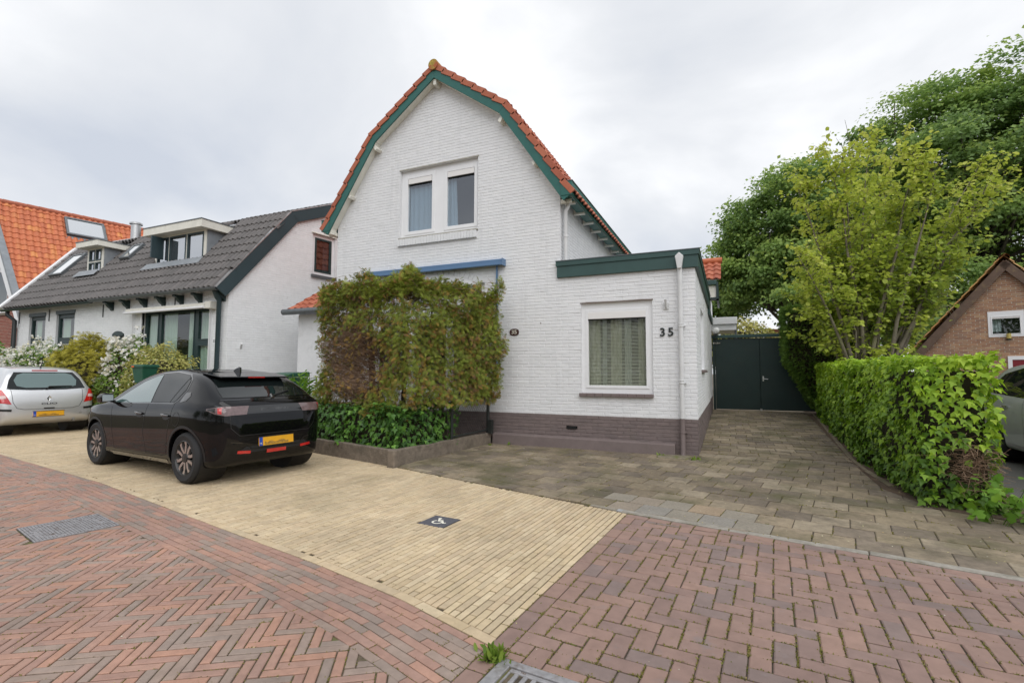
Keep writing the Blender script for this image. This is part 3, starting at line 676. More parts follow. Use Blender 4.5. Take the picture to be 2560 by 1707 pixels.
# --- gully grate
gg = thing('gully_grate', (GC.x,GC.y,ZS), 'cast-iron street gully grate with slots at the corner of brick apron', 'drain grate')
g3 = (Vector((GC.x,GC.y,ZS)), Vector((gx.x,gx.y,0)), Vector((gy.x,gy.y,0)), ZV)
mb = MB()
for a,b,c,d in ((-.24,.24,.195,.24),(-.24,.24,-.24,-.195),(-.24,-.18,-.195,.195),(.19,.24,-.195,.195)): mb.fbox(g3,a,b,c,d,-.08,.002)
mb.build('frame','iron',gg,bevel=.004)
mb = MB(); mb.fbox(g3,-.168,.188,.165,.19,-.03,-.002); mb.fbox(g3,-.168,.188,-.19,-.165,-.03,-.002)
sl_ = [-.168+i*.356/8 for i in range(9)]
for i in range(9): mb.fbox(g3,sl_[i]-.011 if i else -.168,sl_[i]+.011 if i<8 else .188,-.165,.165,-.03,-.002)
mb.build('grate','iron',gg,bevel=.005)
MB().fbox(g3,-.2,.2,-.2,.2,-.30,-.295).build('pit_floor','ironrust',gg)
text('lettering','TBS',.018,.0006,(g3[0]+g3[1]*-.10+g3[2]*.178+ZV*-.0018,g3[1],g3[2],ZV),'ironrust',gg)
# --- weed tuft at the gully
def tuftplant(name, c, n, h, spread, label, m='weed', w=.12, cat='weed', lean=1.0):
    c = np.array(c); t = thing(name, tuple(c), label, cat)
    pos = c+np.c_[RNG.normal(0,spread*.25,n),RNG.normal(0,spread*.25,n),np.zeros(n)]
    ax = unit(np.c_[RNG.normal(0,.5*lean,n),RNG.normal(0,.5*lean,n),np.ones(n)*.8]); nr = RNG.normal(size=(n,3)); B_ = basis(nr, ax)
    scatter('leaves', leaf_oval(1,w,.04), pos, B_, RNG.uniform(.45,1,n)*h, RNG.random(n), m, t); return t
M['weed'] = mat('weed_leaf', rough=.6, tints=[(.16,.26,.025),(.22,.30,.04),(.11,.20,.02)], transl=.3)
tuftplant('weed', (-.60,-6.43,ZS), 90, .07, .10, 'bright green weed tuft at the corner of the gully grate', w=.35)
tuftplant('weed', (-3.35,-.16,-.03), 14, .10, .06, 'small leafy weed growing against the brown footing', w=.5)
tuftplant('weed', (-3.62,-.35,-.03), 12, .08, .08, 'tiny weed at the inner corner of the garden wall', w=.5)
tuftplant('weed', (-.55,-.32,-.03), 16, .12, .10, 'weed beside the mossy step stone under the drainpipe', w=.3)
tuftplant('weed', (-.05,-.42,-.03), 18, .10, .14, 'low weed in front of the annex corner', w=.4)
# ================================================================ house materials
M['whitewall'] = mat('white_paint_joint', (.755,.76,.77), .8, n=(9,.05), dirt=[((.36,.36,.35),2.2,.56,.78,.55),((.42,.42,.42),26,.62,.8,.5)], bump=(90,.5,.004))
M['whitebrick'] = mat('white_painted_brick', rough=.72, tints=[(.76,.765,.775),(.80,.80,.81),(.78,.78,.795),(.815,.815,.82)], streak=((.56,.565,.575),.4), n=(7,.04), dirt=[((.47,.475,.48),1.6,.60,.80,.45),((.42,.41,.40),45,.68,.8,.5)], bump=(55,.5,.006))
M['plinth'] = mat('mauve_plinth', rough=.75, tints=[(.178,.140,.134),(.195,.152,.145),(.165,.132,.128)], n=(8,.12), dirt=[((.24,.19,.17),6,.62,.78,.35),((.10,.09,.06),2.5,.6,.75,.5)], bump=(60,.6,.006))
M['footing'] = mat('mauve_footing', (.185,.145,.138), .8, n=(6,.15), dirt=[((.085,.075,.06),3,.55,.75,.6),((.24,.19,.17),9,.66,.78,.4)], bump=(40,.5,.008))
M['teal'] = mat('teal_trim', (.018,.118,.10), .42, n=(5,.12), dirt=[((.09,.13,.11),12,.66,.8,.4)])
M['tealdark'] = mat('dark_green_trim', (.032,.076,.070), .5, n=(4,.12), dirt=[((.11,.14,.12),9,.66,.82,.4)])
M['cream'] = mat('cream_paint', (.78,.76,.68), .6, n=(6,.10), dirt=[((.35,.32,.24),7,.62,.8,.5)])
M['pvc'] = mat('white_frame', (.82,.82,.83), .35, n=(4,.03))
M['blindbox'] = mat('vent_strip', (.80,.78,.76), .4)
M['metalstrip'] = mat('dull_metal', (.40,.38,.33), .5, metal=.3, n=(20,.2), dirt=[((.25,.12,.06),22,.62,.75,.7)])
M['zinc'] = mat('zinc', (.16,.175,.185), .45, metal=.5, n=(12,.2))
M['tile_red'] = mat('red_pantile', rough=.7, tints=[(.40,.115,.06),(.45,.135,.07),(.37,.10,.055),(.48,.155,.085),(.42,.12,.06)], n=(9,.14), dirt=[((.16,.075,.05),4,.56,.75,.6)], bump=(70,.3,.004))
M['tile_orange'] = mat('orange_pantile', rough=.65, tints=[(.52,.15,.065),(.54,.16,.07),(.48,.135,.06),(.56,.17,.07),(.51,.145,.062),(.56,.175,.072),(.64,.25,.08)], n=(6,.12), dirt=[((.33,.13,.06),2.2,.6,.78,.55)], bump=(60,.3,.004))
M['tile_dark'] = mat('dark_roof_tile', rough=.62, tints=[(.118,.108,.104),(.138,.125,.12),(.105,.097,.093),(.128,.118,.113)], n=(8,.15), dirt=[((.19,.17,.15),9,.62,.78,.35)], bump=(70,.35,.004))
M['lichen'] = mat('lichen_tile', (.40,.30,.06), .9, n=(30,.4), dirt=[((.40,.12,.05),7,.42,.58,1)], bump=(60,.5,.006))
M['awnblue'] = mat('blue_awning', (.10,.19,.33), .38, n=(4,.06))
M['curtain'] = mat('pale_curtain', (.60,.66,.69), .85, transl=.25)
M['curtaingreen'] = mat('green_white_curtain', (.52,.62,.54), .85, transl=.25)
M['curtaingrey'] = mat('grey_curtain', (.56,.58,.50), .85, transl=.25)
M['curtainpink'] = mat('striped_curtain', (.55,.45,.43), .85, transl=.25)
M['room'] = mat('room_dark', (.17,.17,.165), .9)
M['blind'] = mat('venetian_slats', (.66,.67,.60), .5)
M['glass'] = glassmat('window_glass', (.93,.97,.95), .05, 1.0)
M['glassdark'] = glassmat('window_glass_grey', (.55,.60,.63), .20, 1.0)
M['glassblue'] = glassmat('window_glass_blue', (.80,.86,.90), .14, 1.0)
M['glassgreen'] = glassmat('window_glass_green', (.95,.96,.93), .02, .35)
M['glasssky'] = glassmat('window_glass_sky', (.5,.52,.55), .5, 1.0)
M['mutedbrick'] = mat('white_paint_old', rough=.78, tints=[(.80,.81,.815),(.83,.84,.845),(.815,.825,.83),(.845,.85,.855)], n=(6,.05), dirt=[((.55,.54,.53),1.4,.60,.80,.4)], bump=(55,.5,.006))
M['numblack'] = mat('black_numeral', (.02,.025,.025), .4)
M['numbrown'] = mat('brown_enamel', (.06,.025,.022), .3)
M['pipewhite'] = mat('white_pipe', (.66,.66,.66), .5, n=(5,.06), dirt=[((.40,.40,.40),8,.62,.8,.5)])
M['greendark'] = mat('dark_green_paint', (.018,.040,.040), .42, n=(3,.1))
M['gategreen'] = mat('gate_green', (.010,.030,.028), .5, n=(2,.15), dirt=[((.02,.035,.03),1.5,.5,.7,.6)])
M['lamp_white'] = mat('opal_globe', (.8,.8,.78), .25)
M['steel'] = mat('bright_steel', (.55,.55,.55), .3, metal=.9)
M['mossstone'] = mat('mossy_stone', (.20,.17,.12), .95, n=(14,.3), dirt=[((.12,.13,.03),8,.48,.62,.9)], bump=(60,.8,.015))
# ================================================================ windows
def win(parent, fr, bx, panes, rec=.09, m='pvc', gm='glass', bead=.028, room=.8, name='window', th=.06, proud=0, beadm=None):
    O,U,V,Nn = fr; u0,u1,v0,v1 = bx; mb = MB()
    for q in cells([(u0,v0),(u1,v0),(u1,v1),(u0,v1)], panes):
        a,b = min(p[0] for p in q),max(p[0] for p in q); c,d = min(p[1] for p in q),max(p[1] for p in q); mb.fbox(fr,a,b,c,d,-rec-th,-rec)
    w = mb.build(name, m, parent)
    for p in panes:
        if bead:
            b_ = MB(); a,b,c,d = p
            for z in ((a,a+bead,c,d),(b-bead,b,c,d),(a+bead,b-bead,c,c+bead),(a+bead,b-bead,d-bead,d)): b_.fbox(fr,*z,-rec-th,-rec+.012)
            b_.build('sash', beadm or m, w, bevel=.004)
        a,b,c,d = p[0]+bead,p[1]-bead,p[2]+bead,p[3]-bead
        MB().fbox(fr,a-.005,b+.005,c-.005,d+.005,-rec-.035,-rec-.025).build('pane', gm, w)
    if room:
        P = lambda u,v,n: O+U*u+V*v+Nn*n; r = MB(); n0,n1 = -rec-th,-rec-room
        c8 = [P(u,v,n) for n in (n0,n1) for u,v in ((u0,v0),(u1,v0),(u1,v1),(u0,v1))]
        r.add(c8,[(4,5,6,7),(0,1,5,4),(1,2,6,5),(2,3,7,6),(3,0,4,7)]); r.build('room_interior','room',w)
    return w
def drape(parent, fr, u0, u1, v0, v1, n, m='curtain', folds=7, amp=.022, name='curtain', flare=0):
    O,U,V,Nn = fr; k = folds*6; vs = []; fs = []
    for j,v in enumerate((v0,(v0+v1)/2,v1)):
        for i in range(k+1):
            t = i/k; ph = 2*math.pi*folds*t+math.sin(t*9)*.8; vs.append(O+U*(u0+(u1-u0)*t+ (flare*(1-j/2)*t))+V*v+Nn*(n+amp*math.sin(ph)*(1 if j<2 else .7)))
    for j in range(2):
        for i in range(k): fs.append((j*(k+1)+i,j*(k+1)+i+1,(j+1)*(k+1)+i+1,(j+1)*(k+1)+i))
    return MB().add(vs,fs).build(name, m, parent, smooth=True)
def slats(parent, fr, u0, u1, v0, v1, n, pitch=.025, m='blind'):
    O,U,V,Nn = fr; mb = MB(); v = v0
    while v < v1:
        mb.add([O+U*u0+V*(v+.004)+Nn*(n+.011),O+U*u1+V*(v+.004)+Nn*(n+.011),O+U*u1+V*(v+.014)+Nn*(n-.011),O+U*u0+V*(v+.014)+Nn*(n-.011)],[(0,1,2,3)]); v += pitch
    return mb.build('blind', m, parent)
# ================================================================ the white gabled house
FR = (Vector((0,0,0)), XV, ZV, -YV); SIDE = (Vector((0,0,0)), YV, ZV, XV)
H = thing('white_house', (-5.085,0,0), 'white painted brick house with gambrel red-tiled roof, green bargeboards and flat-roofed annex', 'house')
XC, XL, XR = -5.085, -7.81, -2.36
hidefar = lambda P: P.z < 2.0 and P.x < -4.0
op = [(-6.05,-4.12,4.26,5.77),(-6.7,-3.95,.95,3.15)]
prof = [(XL,.58),(XR,.58),(XR,5.02),(XC+1.60,6.55),(XC,7.74),(XC-1.60,6.55),(XL,5.02)]
wall(H, FR, prof, op, 'whitewall', 'whitebrick', v0=.58, hide=hidefar)
op2 = [(-1.965,-.705,.965,2.605)]
wall(H, FR, [(XR,.58),(0,.58),(0,3.2),(XR,3.2)], op2, 'whitewall', 'whitebrick', v0=.58, jit=.002)
op3 = [(1.55,2.75,1.42,2.62)]
wall(H, SIDE, [(0,.58),(6.2,.58),(6.2,3.2),(0,3.2)], op3, 'whitewall', 'whitebrick', v0=.58, nmax=250)
wall(H, SIDE, [(6.2,.62),(8.62,.62),(8.62,2.95),(6.2,2.95)], [], 'whitewall', 'whitebrick', v0=.62, nmax=80)
wall(H, (Vector((XR,0,0)),YV,ZV,XV), [(0,3.3),(8.5,3.3),(8.5,4.9),(0,4.9)], [], 'whitewall', 'whitebrick', nmax=150)
wall(H, FR, [(-7.81,-.1),(0,-.1),(0,.58),(-7.81,.58)], [(-2.26,-2.05,.33,.385)], 'plinth', 'plinth', name='plinth', v0=-.04, hide=hidefar, jit=.003, tilt=.01)
wall(H, SIDE, [(0,-.1),(6.2,-.1),(6.2,.58),(0,.58)], [], 'plinth', 'plinth', name='plinth', v0=-.04, nmax=150, jit=.003)
wall(H, SIDE, [(6.2,.1),(8.62,.1),(8.62,.62),(6.2,.62)], [], 'plinth', 'plinth', name='plinth', nmax=40)
mb = MB(); mb.add([(XL,0,0),(XL,8.5,0),(XL,8.5,5.02),(XL,0,5.02)],[(0,1,2,3)]); mb.add([(XL,8.5,0),(XR,8.5,0),(XR,8.5,5.02),(XC+1.6,8.5,6.55),(XC,8.5,7.74),(XC-1.6,8.5,6.55),(XL,8.5,5.02)],[tuple(range(7))]); mb.build('rear_wall','whitewall',H)
MB().box(XR-.003,.0,.25,8.6,-.05,-.02).build('floor_slab','room',H)
# footing ledge
fo = MB(); fo.add([(-3.70,-.14,-.1),(-.36,-.14,-.1),(-.36,.0,-.1),(-3.70,.0,-.1),(-3.70,-.13,.185),(-.36,-.13,.17),(-.36,.0,.185),(-3.70,.0,.20)],[(0,3,2,1),(4,5,6,7),(0,1,5,4),(1,2,6,5),(2,3,7,6),(3,0,4,7)]); fo.build('footing','footing',H,bevel=.012)
MB().box(-2.24,-2.07,-.02,.05,.335,.38).build('air_vent','black',H)
# --- roof
TOPP = [(-3.00,4.62),(-1.66,6.60),(0,7.80),(1.66,6.60),(3.00,4.62)]
roof = MB()
def rp_(i, y): return Vector((XC+TOPP[i][0], y, TOPP[i][1]))
for i in range(4): roof.add([rp_(i,-.16),rp_(i+1,-.16),rp_(i+1,8.7),rp_(i,8.7)],[(0,1,2,3)])
for i in range(4): roof.add([rp_(i,-.16)-ZV*.05,rp_(i+1,-.16)-ZV*.05,rp_(i+1,8.7)-ZV*.05,rp_(i,8.7)-ZV*.05],[(3,2,1,0)])
roof = roof.build('roof','cream',H)
def slope_frame(a, b, y0, flip):           # eave point a -> upper point b in x,z ; U along y
    A = Vector((XC+a[0],y0,a[1])); Bv = Vector((XC+b[0],y0,b[1])); V_ = (Bv-A).normalized(); U_ = YV if flip else -YV
    Nn = U_.cross(V_); return (A, U_, V_, Nn), (Bv-A).length
for a,b,flip,nm in ((TOPP[4],TOPP[3],True,150),(TOPP[3],TOPP[2],True,150)):
    fr,l = slope_frame(a,b,-.10,True); tiles(roof, (fr[0]+fr[3]*.03,)+fr[1:], 0, 8.7, -.02, l, .205, l/round(l/.31), .045, 'tile_red', nmax=nm)
for a,b in ((TOPP[0],TOPP[1]),(TOPP[1],TOPP[2])):
    fr,l = slope_frame(a,b,8.6,False); tiles(roof, (fr[0]+fr[3]*.03,)+fr[1:], 0, 8.7, -.02, l, .205, l/round(l/.31), .045, 'tile_red', nmax=0)
# verge tiles, bargeboards, soffit
def vstep(a, b, n, y0, sgn):
    for k in range(n):
        p, q_ = Vector((XC+a[0]+(b[0]-a[0])*k/n, 0, a[1]+(b[1]-a[1])*k/n)), Vector((XC+a[0]+(b[0]-a[0])*(k+1.12)/n, 0, a[1]+(b[1]-a[1])*(k+1.12)/n))
        d = (q_-p).normalized(); up_ = Vector((-d.z,0,d.x)); up_ = up_ if up_.z > 0 else -up_
        mb = MB(); lift = .035
        pts = lambda y,h0,h1: [p+up_*(h0+lift),q_+up_*h0,q_+up_*h1,p+up_*(h1+lift)]
        A = [v+YV*y0 for v in pts(0,-.045,.055)]; Bq = [v+YV*(y0+.03) for v in pts(0,-.045,.055)]; Cq = [v+YV*(y0+.17) for v in pts(0,.03,.06)]
        mb.prism(A, (0,.035,0)); mb.prism([p+up_*(.045+lift)+YV*y0,q_+up_*.045+YV*y0,q_+up_*.066+YV*y0,p+up_*(.066+lift)+YV*y0],(0,.15,0))
        o = mb.build('verge_tile','tile_red',roof,bevel=.006); fixn(o); o.color = (random.random(),0,0,1)
for a,b,n in ((TOPP[4],TOPP[3],8),(TOPP[3],TOPP[2],7),(TOPP[0],TOPP[1],8),(TOPP[1],TOPP[2],7)): vstep(a,b,n,-.225,1)
mb = MB()
for k in range(22):
    y = -.25+k*.40; c = Vector((XC,y,7.84)); mb = MB(); mb.lathe([(.115,0),(.105,.43)],c,YV,16); mb.add([c+Vector((math.cos(t)*.115,0,math.sin(t)*.115)) for t in np.linspace(0,2*math.pi,16,endpoint=False)],[tuple(range(16))])
    o = mb.build('ridge_tile','tile_red' if k else 'lichen',roof,smooth=40); o.color = (random.random(),0,0,1)
bb = []
for i in range(4):
    a, b = TOPP[i], TOPP[i+1]; p, q_ = Vector((XC+a[0],-.205,a[1])), Vector((XC+b[0],-.205,b[1])); d = (q_-p).normalized(); up_ = Vector((-d.z,0,d.x)); up_ = up_ if up_.z>0 else -up_
    bb.append((p,q_,up_))
def mitre(i):                              # lower edge points of the bargeboard
    w_ = .185
    if i == 0: return bb[0][0]-bb[0][2]*w_
    if i == 4: return bb[3][1]-bb[3][2]*w_
    p, u1, u2 = bb[i][0], bb[i-1][2], bb[i][2]; m_ = (u1+u2).normalized(); return p-m_*(w_/m_.dot(u1))
for i in range(4):
    mb = MB(); mb.prism([bb[i][0],bb[i][1],mitre(i+1),mitre(i)],(0,.032,0)); fixn(mb.build('bargeboard','teal',roof,bevel=.004))
    sf = MB(); a,b = mitre(i)+YV*.033+bb[i][2]*.012, mitre(i+1)+YV*.033+bb[i][2]*.012; sf.add([a,b,b+YV*.17,a+YV*.17,a+bb[i][2]*.02,b+bb[i][2]*.02,b+bb[i][2]*.02+YV*.17,a+bb[i][2]*.02+YV*.17],[(0,1,2,3),(4,5,6,7),(0,1,5,4),(2,3,7,6)]); sf.build('soffit','cream',roof)
for x,z,rot in ((0,7.50,0),(-1.55,6.36,.6),(1.55,6.36,-.6),(-2.28,5.36,.95),(2.28,5.36,-.95),(-2.80,4.60,0)):
    c = Vector((XC+x,-.085,z)); r_ = Matrix.Rotation(-rot,3,'Y'); mb = MB(); mb.add([c+r_@Vector((sx_*.035,sy_*.086,sz_*.065)) for sz_ in (-1,1) for sx_,sy_ in ((-1,-1),(1,-1),(1,1),(-1,1))],[(0,3,2,1),(4,5,6,7),(0,1,5,4),(1,2,6,5),(2,3,7,6),(3,0,4,7)]); mb.build('purlin_end','cream',roof,bevel=.005)
# gutters (box, teal) with soffit and brackets
for sx_ in (1,-1):
    x0, x1 = (XC+2.80, XC+3.02) if sx_ > 0 else (XC-3.03, XC-2.80)
    g = MB().box(x0,x1,-.215,8.6,4.60,4.86); g = g.build('gutter','teal',roof,bevel=.008)
    MB().box(x0-.012,x1+.012,-.222,8.6,4.862,4.874).build('gutter_trim','zinc',g)
    xa, xb = (XR,x0) if sx_ > 0 else (x1,XL)
    MB().box(min(xa,xb),max(xa,xb),-.02,8.6,4.70,4.72).build('eave_soffit','cream',roof)
    for k in range(11):
        y = .15+k*.68; MB().box(min(xa,xb)+.01,max(xa,xb)+.16,y,y+.09,4.565,4.70).build('eave_bracket','cream',roof,bevel=.006)
MB().box(XC-2.97,XC-2.74,-.03,.02,4.52,4.60).build('corbel','cream',roof,bevel=.01)
MB().box(XC+2.74,XC+2.95,-.03,.02,4.52,4.60).build('corbel','cream',roof,bevel=.01)
# --- upper window
gl = [(-5.96,-5.19,4.34,5.67),(-4.96,-4.16,4.34,5.67)]
w = win(H, FR, (-6.05,-4.12,4.26,5.77), gl, rec=.07, bead=.075, room=.9, gm='glassblue')
for a,b in ((-5.875,-5.275),(-4.875,-4.245)): 
    MB().fbox(FR,a,b,5.47,5.585,-.11,-.052).build('vent_strip','blindbox',w,bevel=.006)
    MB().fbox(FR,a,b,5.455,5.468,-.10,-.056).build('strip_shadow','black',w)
drape(w, FR, -5.90, -5.18, 4.28, 5.42, -.17, 'curtain', 6, .02); drape(w, FR, -4.93, -4.72, 4.28, 5.5, -.17, 'curtain', 3, .02, flare=.06)
mb = MB()
for k in range(28):
    u = -6.08+k*.0696; MB().fbox(FR,u,u+.0655,4.085,4.235+random.uniform(-.003,.003),-.05,.055+random.uniform(-.003,.003)).build('sill_brick','whitebrick',w,bevel=.006)
MB().fbox(FR,-6.06,-4.11,4.236,4.262,-.09,.045).build('sill_mortar','metalstrip',w)
MB().fbox(FR,-6.07,-4.10,5.772,5.80,-.06,.012).build('lintel_strip','metalstrip',w)
# --- annex window
w = win(H, FR, (-1.965,-.705,.965,2.605), [(-1.895,-.775,1.075,2.49)], rec=.045, bead=.05, room=.9, gm='glassgreen')
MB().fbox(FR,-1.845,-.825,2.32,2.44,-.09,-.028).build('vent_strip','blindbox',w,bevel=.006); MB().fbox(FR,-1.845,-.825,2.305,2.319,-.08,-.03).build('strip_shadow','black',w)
slats(w, FR, -1.84,-.83,1.10,2.31,-.125); 
for a,b,mm in ((-1.9,-1.66,'curtaingrey'),(-1.62,-1.54,'curtain'),(-1.47,-1.27,'curtaingrey'),(-1.22,-1.10,'curtain'),(-.98,-.78,'curtaingrey')): drape(w, FR, a,b,1.0,2.4,-.20,mm,3,.02)
for k in range(9):
    u = -2.0+k*.1447; MB().fbox(FR,u,u+.142,.925,.985,-.04,.065).build('sill_tile','plinth',w,bevel=.008)
MB().fbox(FR,-1.98,-.69,2.607,2.622,-.04,.01).build('lintel_strip','ironrust',w)
# --- side window
w = win(H, SIDE, (1.55,2.75,1.42,2.62), [(1.62,2.68,1.5,2.54)], rec=.06, bead=.05, room=.7); MB().fbox(SIDE,1.50,2.80,1.36,1.415,-.04,.06).build('sill','plinth',w,bevel=.01)
# --- ground-floor window behind the thuja
w = win(H, FR, (-6.7,-3.95,.95,3.15), [(-6.6,-5.8,1.05,2.5),(-5.7,-4.85,1.05,2.5),(-4.75,-4.05,1.05,2.5),(-4.30,-4.02,2.72,3.05)], rec=.08, bead=.03, room=.9)
arch = MB(); pts = [Vector((-5.325+1.42*math.sin(t), -.004, 3.13+.27*(math.cos(t/1.0)-math.cos(1.05))/(1-math.cos(1.05)))) for t in np.linspace(-1.05,1.05,17)]
arch.prism([Vector((-6.56,-.004,3.10))]+pts+[Vector((-4.09,-.004,3.10))],(0,.02,0)); fixn(arch.build('arch_panel','pvc',w))
ar = MB()
for k in range(22):
    t0_,t1_ = -1.06+k*2.12/22+.006,-1.06+(k+1)*2.12/22-.006; f_ = lambda t,r_: Vector((-5.325+(1.42+r_)*math.sin(t), -.012, 3.13+r_+.27*(math.cos(t)-math.cos(1.05))/(1-math.cos(1.05))))
    ar = MB(); ar.prism([f_(t0_,.0),f_(t1_,.0),f_(t1_,.10),f_(t0_,.10)],(0,.03,0)); fixn(ar.build('arch_brick','whitebrick',w))
# --- awning
aw = thing('awning', (-5.2,-.05,3.45), 'blue retracted awning cassette on the white gable wall above the thuja', 'awning')
MB().box(-6.89,-3.50,-.14,-.004,3.465,3.565).build('cassette','awnblue',aw,bevel=.015); MB().box(-6.89,-3.50,-.165,-.10,3.44,3.475).build('front_bar','awnblue',aw,bevel=.008)
MB().box(-3.50,-3.485,-.17,-.0,3.435,3.57).build('end_cap','awnblue',aw,bevel=.004); MB().box(-6.905,-6.89,-.17,-.0,3.435,3.57).build('end_cap','awnblue',aw,bevel=.004)
for x in (-3.66,-6.75): MB().box(x-.016,x+.016,-.06,-.02,1.5,3.45).build('arm_rail','awnblue',aw,bevel=.004)
# --- house numbers
sg = thing('house_number_plaque', (-3.297,-.004,2.06), 'oval brown enamel house number plaque reading 35 beside the thuja', 'number plaque')
mb = MB(); mb.prism([Vector((-3.297+.098*math.copysign(abs(math.cos(t))**.75,math.cos(t)),-.002,2.128+.066*math.copysign(abs(math.sin(t))**.75,math.sin(t)))) for t in np.linspace(0,2*math.pi,28,endpoint=False)],(0,-.014,0)); fixn(mb.build('plaque','numbrown',sg,bevel=.004))
text('numerals','35',.105,.001,(Vector((-3.297,-.018,2.127)),XV,ZV,-YV),'white_mark',sg,.0015,(1.15,1))
nu = thing('house_numerals', (-.475,-.004,1.97), 'loose black house numerals 35 on the annex wall beside the window', 'house number')
for ch,x in (('3',-.54),('5',-.405)): text('numeral',ch,.20,.006,(Vector((x,-.012,2.035)),XV,ZV,-YV),'numblack',nu,.004)
# --- annex flat roof fascia
an = MB().box(-2.415,.055,-.055,5.55,3.115,3.385).build('annex_roof','tealdark',H,bevel=.004)
MB().box(-2.43,.075,-.075,5.57,3.325,3.415).build('fascia_trim','tealdark',an,bevel=.004); MB().box(-2.44,.085,-.085,5.58,3.416,3.428).build('roof_edge','zinc',an)
MB().box(-.06,.05,5.55,8.7,2.95,3.12).build('rear_fascia','tealdark',H)
# --- drainpipes
dp = MB(); hop = thing('x',(0,0,0),'','') if False else None
pipe = MB(); pipe.tube([(-.238,-.075,3.12),(-.238,-.075,.60)],.040,14); p1 = pipe.build('drainpipe','pipewhite',H,smooth=40)
MB().tube([(-.238,-.075,.60),(-.238,-.075,.06),(-.238,-.11,-.02)],.041,14).build('lower_pipe','plinth',p1,smooth=40)
hp = MB(); yA = -.095
fr_ = [(-.305,3.30),(-.238,3.365),(-.171,3.30),(-.185,3.22),(-.205,3.09),(-.271,3.09),(-.291,3.22)]
hp.prism([Vector((x,-.165,z)) for x,z in fr_],(0,.11,0)); fixn(hp.build('hopper','pipewhite',p1,bevel=.01))
for z,h in ((2.11,.035),(2.155,.02),(1.17,.03),(1.215,.02),(.36,.02)):
    mb = MB().lathe([(.040,0),(.049,.003),(.049,h-.003),(.040,h)],(-.238,-.075,z),ZV,16); mb.build('pipe_collar','pipewhite' if z>.6 else 'plinth',p1,smooth=40)
for z in (2.13,1.18,.36): MB().box(-.25,-.17,-.06,.0,z,z+.012).build('pipe_clip','pipewhite' if z>.6 else 'plinth',p1)
MB().tube([(-2.235,.10,4.60),(-2.235,.10,4.50),(-2.285,.10,4.40),(-2.285,.10,3.43)],.038,12).build('drainpipe','pipewhite',H,smooth=40)
MB().lathe([(.038,0),(.046,.003),(.046,.045),(.038,.05)],(-2.285,.10,3.9),ZV,14).build('pipe_collar','pipewhite',H,smooth=40)
MB().tube([(-.474,-.02,2.46),(-.474,-.10,2.60)],.020,10).build('flag_holder','pipewhite',H,smooth=40); MB().box(-.52,-.43,-.022,0,2.43,2.55).build('holder_plate','pipewhite',H,bevel=.006)
MB().tube([(-2.75,0,2.28),(-2.75,-.03,2.29)],.006,6).build('wall_hook','ironrust',H)
st = thing('step_stone', (-.36,-.33,-.03), 'mossy concrete splash stone on the ground below the drainpipe', 'stone')
MB().box(-.62,-.12,-.45,-.16,-.06,.02).build('stone_block','mossstone',st,bevel=.03,seg=3)
# --- rear wing eave with tiles seen over the annex
rw = MB().box(-4.5,-.02,8.64,11,2.9,3.9).build('rear_wing','whitewall',H)
ef = (Vector((-3,6.95,4.12)),XV,Vector((0,.82,.57)),Vector((0,-.57,.82))); rr = MB().add([ef[0]+ef[1]*u+ef[2]*v for u,v in ((0,0),(3.3,0),(3.3,1.25),(0,1.25))],[(0,1,2,3)]).build('rear_roof','cream',H)
tiles(rr, ef, 0, 3.34, 0, 1.3, .205, .31, .05, 'tile_red', nmax=60)
mb = MB(); mb.tube([ef[0]+ef[2]*1.3+ef[3]*.06,ef[0]+XV*3.38+ef[2]*1.3+ef[3]*.06],.10,12); mb.build('ridge_tile','tile_orange',rr,smooth=40)
MB().box(-3,.22,6.86,7.0,3.97,4.10).build('rear_gutter','tealdark',rr,bevel=.01); MB().box(-.5,.20,6.95,7.3,3.60,3.95).build('eave_box','cream',rr); MB().box(-.5,.26,6.94,7.32,3.55,3.60).build('eave_board','greendark',rr)
MB().box(.2,.26,6.9,9.2,3.55,4.06).build('verge_board','greendark',rr); MB().box(-3,.0,7.1,8.6,2.95,3.9).build('rear_upper_wall','whitewall',rr)
# --- porch on the left side
py_ = .5; pxl = onY(747,778,py_).x; prc = onY(715,775,py_-.22)
po = wall(H, (Vector((pxl,py_,0)),XV,ZV,-YV), [(0,0),(-7.81-pxl,0),(-7.81-pxl,2.80),(0,2.80)], [], 'whitewall', None, name='porch_wall')
MB().add([(pxl,py_,0),(pxl,3.0,0),(pxl,3.0,4.3),(pxl,py_,2.80)],[(0,3,2,1)]).build('porch_side_wall','whitewall',H)
ds = MB().box(-8.78,-8.70,py_-.03,py_+.05,0,2.45).build('door_frame','pvc',H); MB().box(-8.70,-7.95,py_-.01,py_+.05,0,2.4).build('porch_door','pvc',H,bevel=.01)
pf = (Vector((prc.x+.05,py_-.20,prc.z-.02)),XV,Vector((0,.86,.51)),Vector((0,-.51,.86)))
pr = MB().add([pf[0]+pf[1]*u+pf[2]*v-pf[3]*.01 for u,v in ((0,0),(-7.7-pf[0].x,0),(-7.7-pf[0].x,2.9),(0,2.9))],[(0,1,2,3)]).build('porch_roof','cream',H)
tiles(pr, pf, 0, -7.75-pf[0].x, -.02, 2.6, .205, .30, .045, 'tile_red', nmax=120)
gz = prc.z-.06; mb = MB(); mb.tube([(prc.x-.05,py_-.26,gz),(-7.75,py_-.26,gz)],.075,14); mb.build('porch_gutter','zinc',pr,smooth=40)
